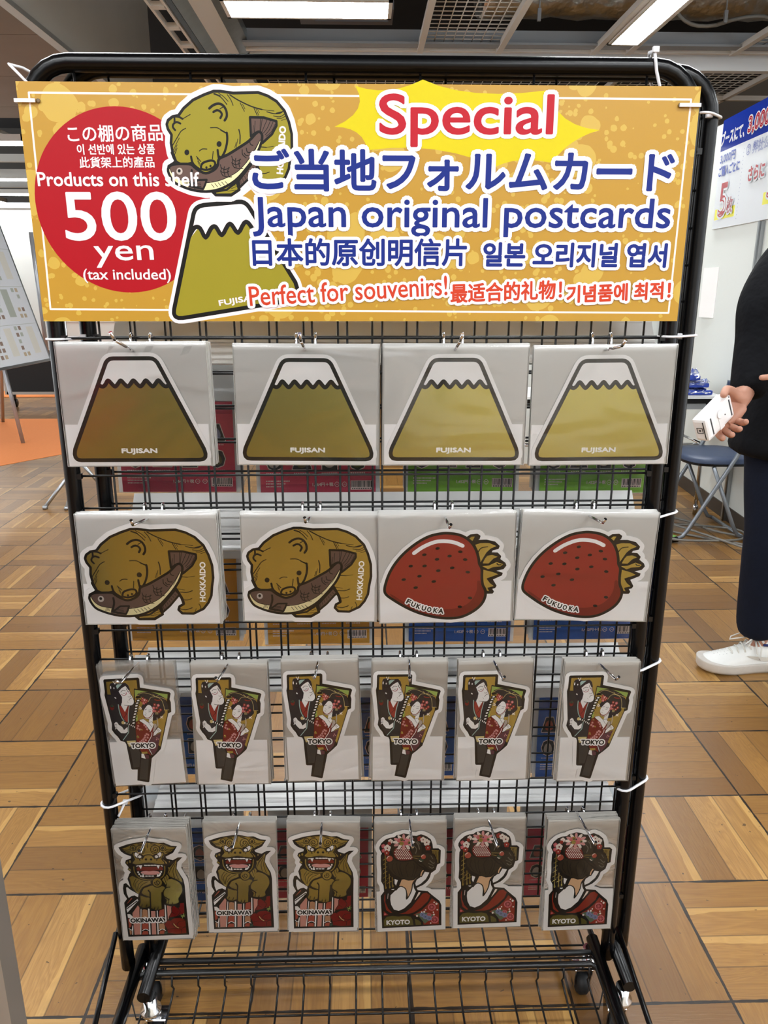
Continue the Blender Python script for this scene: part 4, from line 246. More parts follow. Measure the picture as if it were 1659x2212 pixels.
DATA['ART']['lion']=json.loads(r'''[["s","W",151.9,0,1,[-522,771,-381,824,-290,848,-134,876,-43,886,47,869,138,846,229,851,345,790,443,779,368,648,238,573,255,535,354,501,439,555,517,559,427,461,405,340,448,229,500,117,517,-7,516,-369,525,-1040,-517,-1061,-525,-345,-470,-267,-516,-164,-520,-52,-501,38,-459,57,-420,3,-394,-30,-409,48,-428,138,-391,237,-361,276,-409,326,-389,376,-440,459,-423,514,-335,551,-329,590,-427,634,-488,689]],["f","W",0,[-522,771,-381,824,-290,848,-134,876,-43,886,47,869,138,846,229,851,345,790,443,779,368,648,238,573,255,535,354,501,439,555,517,559,427,461,405,340,448,229,500,117,517,-7,516,-369,525,-1040,-517,-1061,-525,-345,-470,-267,-516,-164,-520,-52,-501,38,-459,57,-420,3,-394,-30,-409,48,-428,138,-391,237,-361,276,-409,326,-389,376,-440,459,-423,514,-335,551,-329,590,-427,634,-488,689]],["f","W",0,[-585,-152,-606,-1131,586,-1112,576,-165]],["f","K",0,[-522,771,-381,824,-290,848,-134,876,-43,886,47,869,138,846,229,851,345,790,443,779,368,648,238,573,255,535,354,501,439,555,517,559,427,461,405,340,448,229,500,117,517,-7,516,-369,525,-1040,-517,-1061,-525,-345,-470,-267,-516,-164,-520,-52,-501,38,-459,57,-420,3,-394,-30,-409,48,-428,138,-391,237,-361,276,-409,326,-389,376,-440,459,-423,514,-335,551,-329,590,-427,634,-488,689]],["f","W",0,[-466,-41,-449,-24,-396,-84,-271,-178,-283,-237,-337,-200,-393,-211,-441,-250,-466,-154]],["f","g",0,[250,242,280,341,381,467,414,506,392,362,429,229,481,106,479,50,389,118,280,175]],["s","K",8.1,1,0,[380,440,312,330,263,231]],["s","K",8.1,1,0,[389,418,339,285,357,140]],["s","K",8.1,1,0,[391,340,384,252,426,106]],["s","K",8.1,1,0,[385,462,284,308]],["f","g",1,[-389,464,-394,448,-404,441,-413,448,-417,464,-412,481,-402,487,-392,480]],["f","g",1,[-340,485,-345,466,-357,458,-369,466,-373,486,-367,505,-355,513,-344,505]],["f","g",1,[-375,337,-379,324,-387,319,-394,324,-397,337,-393,350,-385,356,-378,350]],["f","g",1,[-356,320,-359,307,-367,302,-375,307,-378,320,-374,334,-366,339,-358,333]],["f","g",1,[303,474,300,463,293,458,287,463,285,474,288,485,294,489,301,485]],["f","g",1,[289,341,284,326,275,320,266,326,263,342,267,357,277,363,285,357]],["f","g",0,[-472,744,-384,775,-319,809,-245,837,-44,850,137,836,227,811,308,767,413,755,342,681,232,617,181,530,248,463,253,428,177,422,-60,461,-263,426,-328,434,-315,485,-285,512,-291,622,-389,658]],["s","K",11.1,1,0,[-463,733,-387,712,-322,737]],["s","K",11.1,1,0,[-428,700,-370,688,-328,704]],["s","K",11.1,1,0,[-389,667,-339,661]],["s","K",18.2,1,0,[-289,666,-313,622,-284,567,-286,512,-315,480,-328,436]],["f","K",1,[-234,754,-251,711,-287,694,-323,712,-336,755,-319,798,-282,816,-247,797]],["f","g",1,[-245,754,-258,721,-287,707,-314,721,-325,755,-311,789,-283,803,-255,788]],["s","K",13.2,1,0,[-263,740,-279,728,-296,732,-304,748,-300,766,-289,774,-277,770,-272,759,-275,748,-282,744,-289,746,-291,753,-289,757]],["f","K",1,[-86,718,-112,651,-170,623,-226,652,-246,720,-220,787,-162,814,-107,786]],["f","g",1,[-97,718,-119,660,-170,636,-217,661,-235,720,-212,778,-163,801,-115,777]],["s","K",13.2,1,0,[-119,687,-154,660,-191,670,-208,705,-200,742,-174,760,-149,753,-138,728,-145,705,-161,695,-175,701,-179,714,-174,725]],["f","K",0,[-280,666,-251,682,-127,609,-111,555,-203,534,-257,556]],["f","W",0,[-264,652,-243,667,-199,632,-146,577,-184,557,-238,567,-269,609]],["f","K",1,[-147,582,-160,548,-189,534,-217,549,-227,583,-214,617,-185,631,-157,616]],["f","W",1,[-160,579,-169,559,-189,551,-208,559,-215,580,-206,600,-186,608,-167,599]],["s","K",14.2,1,0,[-198,544,-191,500]],["s","K",14.2,1,0,[-286,523,-267,534]],["s","K",11.1,1,0,[377,725,299,706,236,732]],["s","K",11.1,1,0,[339,692,280,682,239,699]],["s","K",11.1,1,0,[297,660,247,655]],["s","K",18.2,1,0,[197,661,218,617,184,563,182,508,209,475,218,430]],["f","K",1,[251,750,234,707,198,689,162,708,149,751,165,794,202,811,237,793]],["f","g",1,[240,750,227,716,198,702,170,717,160,751,173,784,201,798,229,784]],["s","K",13.2,1,0,[177,735,193,723,210,728,219,744,216,762,205,770,193,766,187,754,190,743,197,739,204,742,206,748,204,753]],["f","K",1,[158,716,133,648,75,621,19,649,-2,717,24,785,82,812,137,784]],["f","g",1,[148,716,125,658,75,634,27,659,9,717,31,776,81,799,129,775]],["s","K",13.2,1,0,[30,683,64,658,101,668,120,704,113,741,88,758,63,750,51,725,56,702,72,692,86,699,91,713,87,723]],["f","K",0,[188,661,161,678,30,608,10,553,101,531,156,552]],["f","W",0,[171,648,151,664,104,629,47,575,83,555,138,563,173,604]],["f","K",1,[129,580,116,546,87,532,59,546,48,580,62,614,90,628,118,614]],["f","W",1,[116,576,107,556,88,548,68,557,61,577,70,597,90,605,109,597]],["s","K",14.2,1,0,[96,542,86,498]],["s","K",14.2,1,0,[183,519,165,530]],["s","K",14.2,1,0,[-199,833,-136,822]],["s","K",14.2,1,0,[10,837,91,814]],["s","K",10.1,1,0,[-44,843,-48,750]],["s","K",18.2,1,0,[-149,522,-109,598,-42,617,23,597,57,520]],["f","g",0,[-188,462,-149,522,-105,585,-43,604,18,584,57,520,87,459,-50,464]],["f","K",1,[-69,525,-76,509,-90,503,-104,509,-109,525,-103,540,-88,547,-74,540]],["f","K",1,[16,524,10,508,-5,502,-19,509,-24,524,-18,540,-3,546,11,539]],["s","K",66.8,1,0,[-309,414,-305,292,-255,180,-165,124,-37,109,93,127,179,198,214,287,223,408]],["f","K",0,[-326,436,-244,430,-60,455,150,426,251,430,210,287,160,176,-36,134,-218,180,-296,292]],["s","g",18.2,1,0,[-303,380,-297,270,-228,158,-129,121,-37,113,75,121,160,176,200,265,211,381]],["s","K",20.2,1,0,[-273,402,-268,303,-213,202,-127,155,-35,147,67,160,143,221,178,309,188,398]],["f","r",0,[-262,347,-219,377,167,374,181,309,26,300,-48,284,-121,301,-250,303]],["f","p",1,[-196,271,-121,293,-48,284,26,292,114,269,74,219,-143,222]],["s","W",20.2,0,0,[-124,408,-89,406]],["s","W",20.2,0,0,[-69,406,-34,405]],["s","W",20.2,0,0,[-14,406,21,405]],["s","W",20.2,0,0,[37,407,72,404]],["s","W",14.2,0,0,[-255,393,-227,402]],["s","W",14.2,0,0,[149,396,176,387]],["s","K",8.1,0,1,[-225,407,-161,410,-188,333]],["f","W",0,[-225,407,-161,410,-188,333]],["s","K",8.1,0,1,[74,408,133,404,101,334]],["f","W",0,[74,408,133,404,101,334]],["s","K",8.1,0,1,[-186,171,-160,252,-143,170]],["f","W",0,[-186,171,-160,252,-143,170]],["s","K",8.1,0,1,[60,174,84,238,104,177]],["f","W",0,[60,174,84,238,104,177]],["s","W",20.2,0,0,[-120,190,-93,190]],["s","W",20.2,0,0,[-69,190,-42,189]],["s","W",20.2,0,0,[-19,189,9,189]],["f","W",1,[-226,271,-231,258,-241,253,-250,258,-254,272,-249,285,-239,290,-230,285]],["f","W",1,[-212,230,-216,217,-226,211,-236,217,-239,230,-235,244,-225,249,-215,243]],["f","W",1,[-187,193,-192,180,-202,174,-211,180,-215,193,-210,207,-200,212,-191,206]],["f","W",1,[158,271,154,257,144,252,134,258,131,271,135,284,145,290,155,284]],["f","W",1,[140,232,136,219,126,213,116,219,113,232,117,246,127,251,137,245]],["f","W",1,[124,204,119,191,109,185,100,191,96,205,101,218,111,223,120,218]],["f","g",1,[-381,93,-394,160,-346,198,-257,147,-148,96,-42,94,-44,39,-171,-22,-230,-89,-266,-167,-332,-93,-374,-8]],["s","K",8.1,1,0,[-285,136,-330,58,-329,-31]],["s","K",8.1,1,0,[-240,113,-308,25,-291,-110]],["s","K",8.1,1,0,[-176,90,-253,24,-277,-111]],["s","K",8.1,1,0,[-84,78,-188,23,-247,-66]],["s","K",8.1,1,0,[-327,226,-375,182]],["s","K",8.1,1,0,[-344,248,-393,193]],["f","g",0,[144,111,235,214,263,164,244,75,200,8]],["s","K",8.1,1,0,[182,154,206,53]],["s","K",8.1,1,0,[215,187,236,97]],["f","g",0,[-218,-145,-173,-58,-41,-1,162,-25,206,-82,157,-161,124,-194,101,-296,-80,-294,-214,-156]],["s","K",20.2,1,0,[-43,78,-41,10,-134,-22,-211,-89,-229,-168,-88,-243]],["f","K",1,[154,53,124,-19,59,-49,-4,-18,-28,55,2,128,67,157,130,126]],["f","g",1,[141,56,116,-6,60,-31,6,-5,-15,57,10,119,66,144,120,118]],["s","K",13.2,1,0,[15,60,28,21,59,7,87,22,97,54,86,80,66,89,48,77,44,58,51,44,62,42,68,49]],["f","g",1,[198,-60,259,119,388,84,462,-12,460,-147,391,-277,395,-351,317,-390,187,-377,199,-309,159,-240,153,-149]],["s","K",18.2,1,0,[265,-40,207,-51,154,-118,148,-217,232,-292,217,-311]],["f","g",0,[-244,-201,-89,-271,-100,-430,-171,-455,-231,-452,-273,-408,-248,-349]],["f","g",0,[-64,-158,104,-149,95,-484,33,-503,-23,-502,-82,-465]],["s","K",22.3,0,0,[-101,-101,-75,-147,-89,-453]],["s","K",22.3,0,0,[125,-149,107,-479]],["s","K",20.2,1,0,[-281,-417,-227,-469,-96,-459]],["s","K",20.2,1,0,[-88,-488,-24,-517,89,-501]],["s","K",14.2,1,0,[-224,-383,-237,-429]],["s","K",14.2,1,0,[-150,-398,-168,-443]],["s","K",14.2,1,0,[-19,-454,-30,-500]],["s","K",14.2,1,0,[40,-453,22,-503]],["s","K",14.2,1,0,[226,-337,215,-377]],["s","K",14.2,1,0,[288,-361,280,-389]],["f","t",0,[-405,-564,-299,-405,-278,-451,-287,-554,-307,-1017,-407,-1022]],["f","W",0,[-256,-474,-247,-486,-293,-1018,-307,-1017,-261,-497]],["f","c",0,[-229,-497,-191,-489,-149,-504,-151,-665,-250,-658]],["f","u",0,[-258,-797,-241,-785,-156,-786,-163,-914,-270,-913]],["f","u",0,[-279,-1006,-257,-948,-172,-949,-170,-1019,-279,-1020]],["f","W",0,[-134,-476,-111,-482,-133,-1020,-158,-1019]],["f","t",0,[-88,-528,-15,-529,-38,-1019,-111,-1020]],["f","W",0,[9,-523,25,-523,5,-1016,-13,-1019]],["f","u",0,[45,-547,61,-512,135,-490,131,-640,37,-656]],["f","c",0,[30,-795,121,-790,121,-918,23,-911]],["f","u",0,[16,-1010,35,-946,111,-935,99,-1011]],["f","W",0,[151,-399,167,-411,160,-767,138,-779]],["f","t",0,[188,-417,264,-440,256,-549,185,-721]],["s","W",12.1,1,0,[-257,-681,-199,-649,-144,-682]],["s","W",12.1,1,0,[-268,-936,-210,-904,-154,-938]],["s","W",12.1,1,0,[27,-685,84,-653,138,-686]],["s","W",12.1,1,0,[18,-940,75,-908,129,-941]],["f","W",0,[-492,-448,-298,-274,-284,-305,-488,-552,-497,-494]],["s","K",18.2,0,0,[-484,-466,-305,-314]],["s","K",10.1,1,0,[-405,-267,-366,-222,-311,-246]],["f","u",0,[-484,-369,-395,-250,-381,-262,-465,-358]],["f","W",0,[-492,-586,-448,-586,-408,-633,-404,-691,-489,-661]],["f","u",0,[-488,-678,-438,-690,-445,-841,-489,-875]],["s","W",12.1,1,0,[-490,-887,-445,-922,-421,-829]],["f","c",0,[-487,-916,-450,-940,-458,-1015,-485,-1015]],["s","W",16.2,0,0,[-422,-841,-439,-1016]],["s","K",16.2,0,1,[264,-463,307,-426,352,-470,404,-459,411,-379,479,-369,472,-598,405,-609,347,-643,205,-666,261,-561]],["f","R2",0,[264,-463,307,-426,352,-470,404,-459,411,-379,479,-369,472,-598,405,-609,347,-643,205,-666,261,-561]],["s","K",16.2,0,1,[120,-813,175,-733,231,-733,289,-690,393,-680,478,-727,480,-1005,307,-1016,166,-995,161,-924]],["f","R2",0,[120,-813,175,-733,231,-733,289,-690,393,-680,478,-727,480,-1005,307,-1016,166,-995,161,-924]],["s","K",8.1,1,0,[362,-459,406,-551,347,-643]],["s","K",8.1,1,0,[265,-561,320,-608]],["s","K",8.1,1,0,[411,-379,370,-505]],["s","K",8.1,1,0,[231,-733,275,-850,359,-886]],["s","K",8.1,1,0,[476,-737,362,-770,341,-851,481,-888]],["s","K",8.1,1,0,[169,-919,283,-897,395,-922,393,-1003]],["s","K",8.1,1,0,[395,-922,482,-853]],["s","V",10.1,0,0,[409,-620,469,-656]],["s","V",10.1,0,0,[462,-586,430,-690]],["s","V",9.1,0,0,[413,-655,479,-621]],["s","y",12.1,1,0,[276,-804,312,-862,354,-892]],["f","R2",1,[275,-769,268,-787,253,-794,239,-786,233,-768,240,-750,255,-743,269,-751]],["f","D",0,[99,-1011,120,-965,167,-965,147,-1012]],["t","K","OKINAWA",-448,-762,550,83,0.5,5.1,"W",20.2]]''')
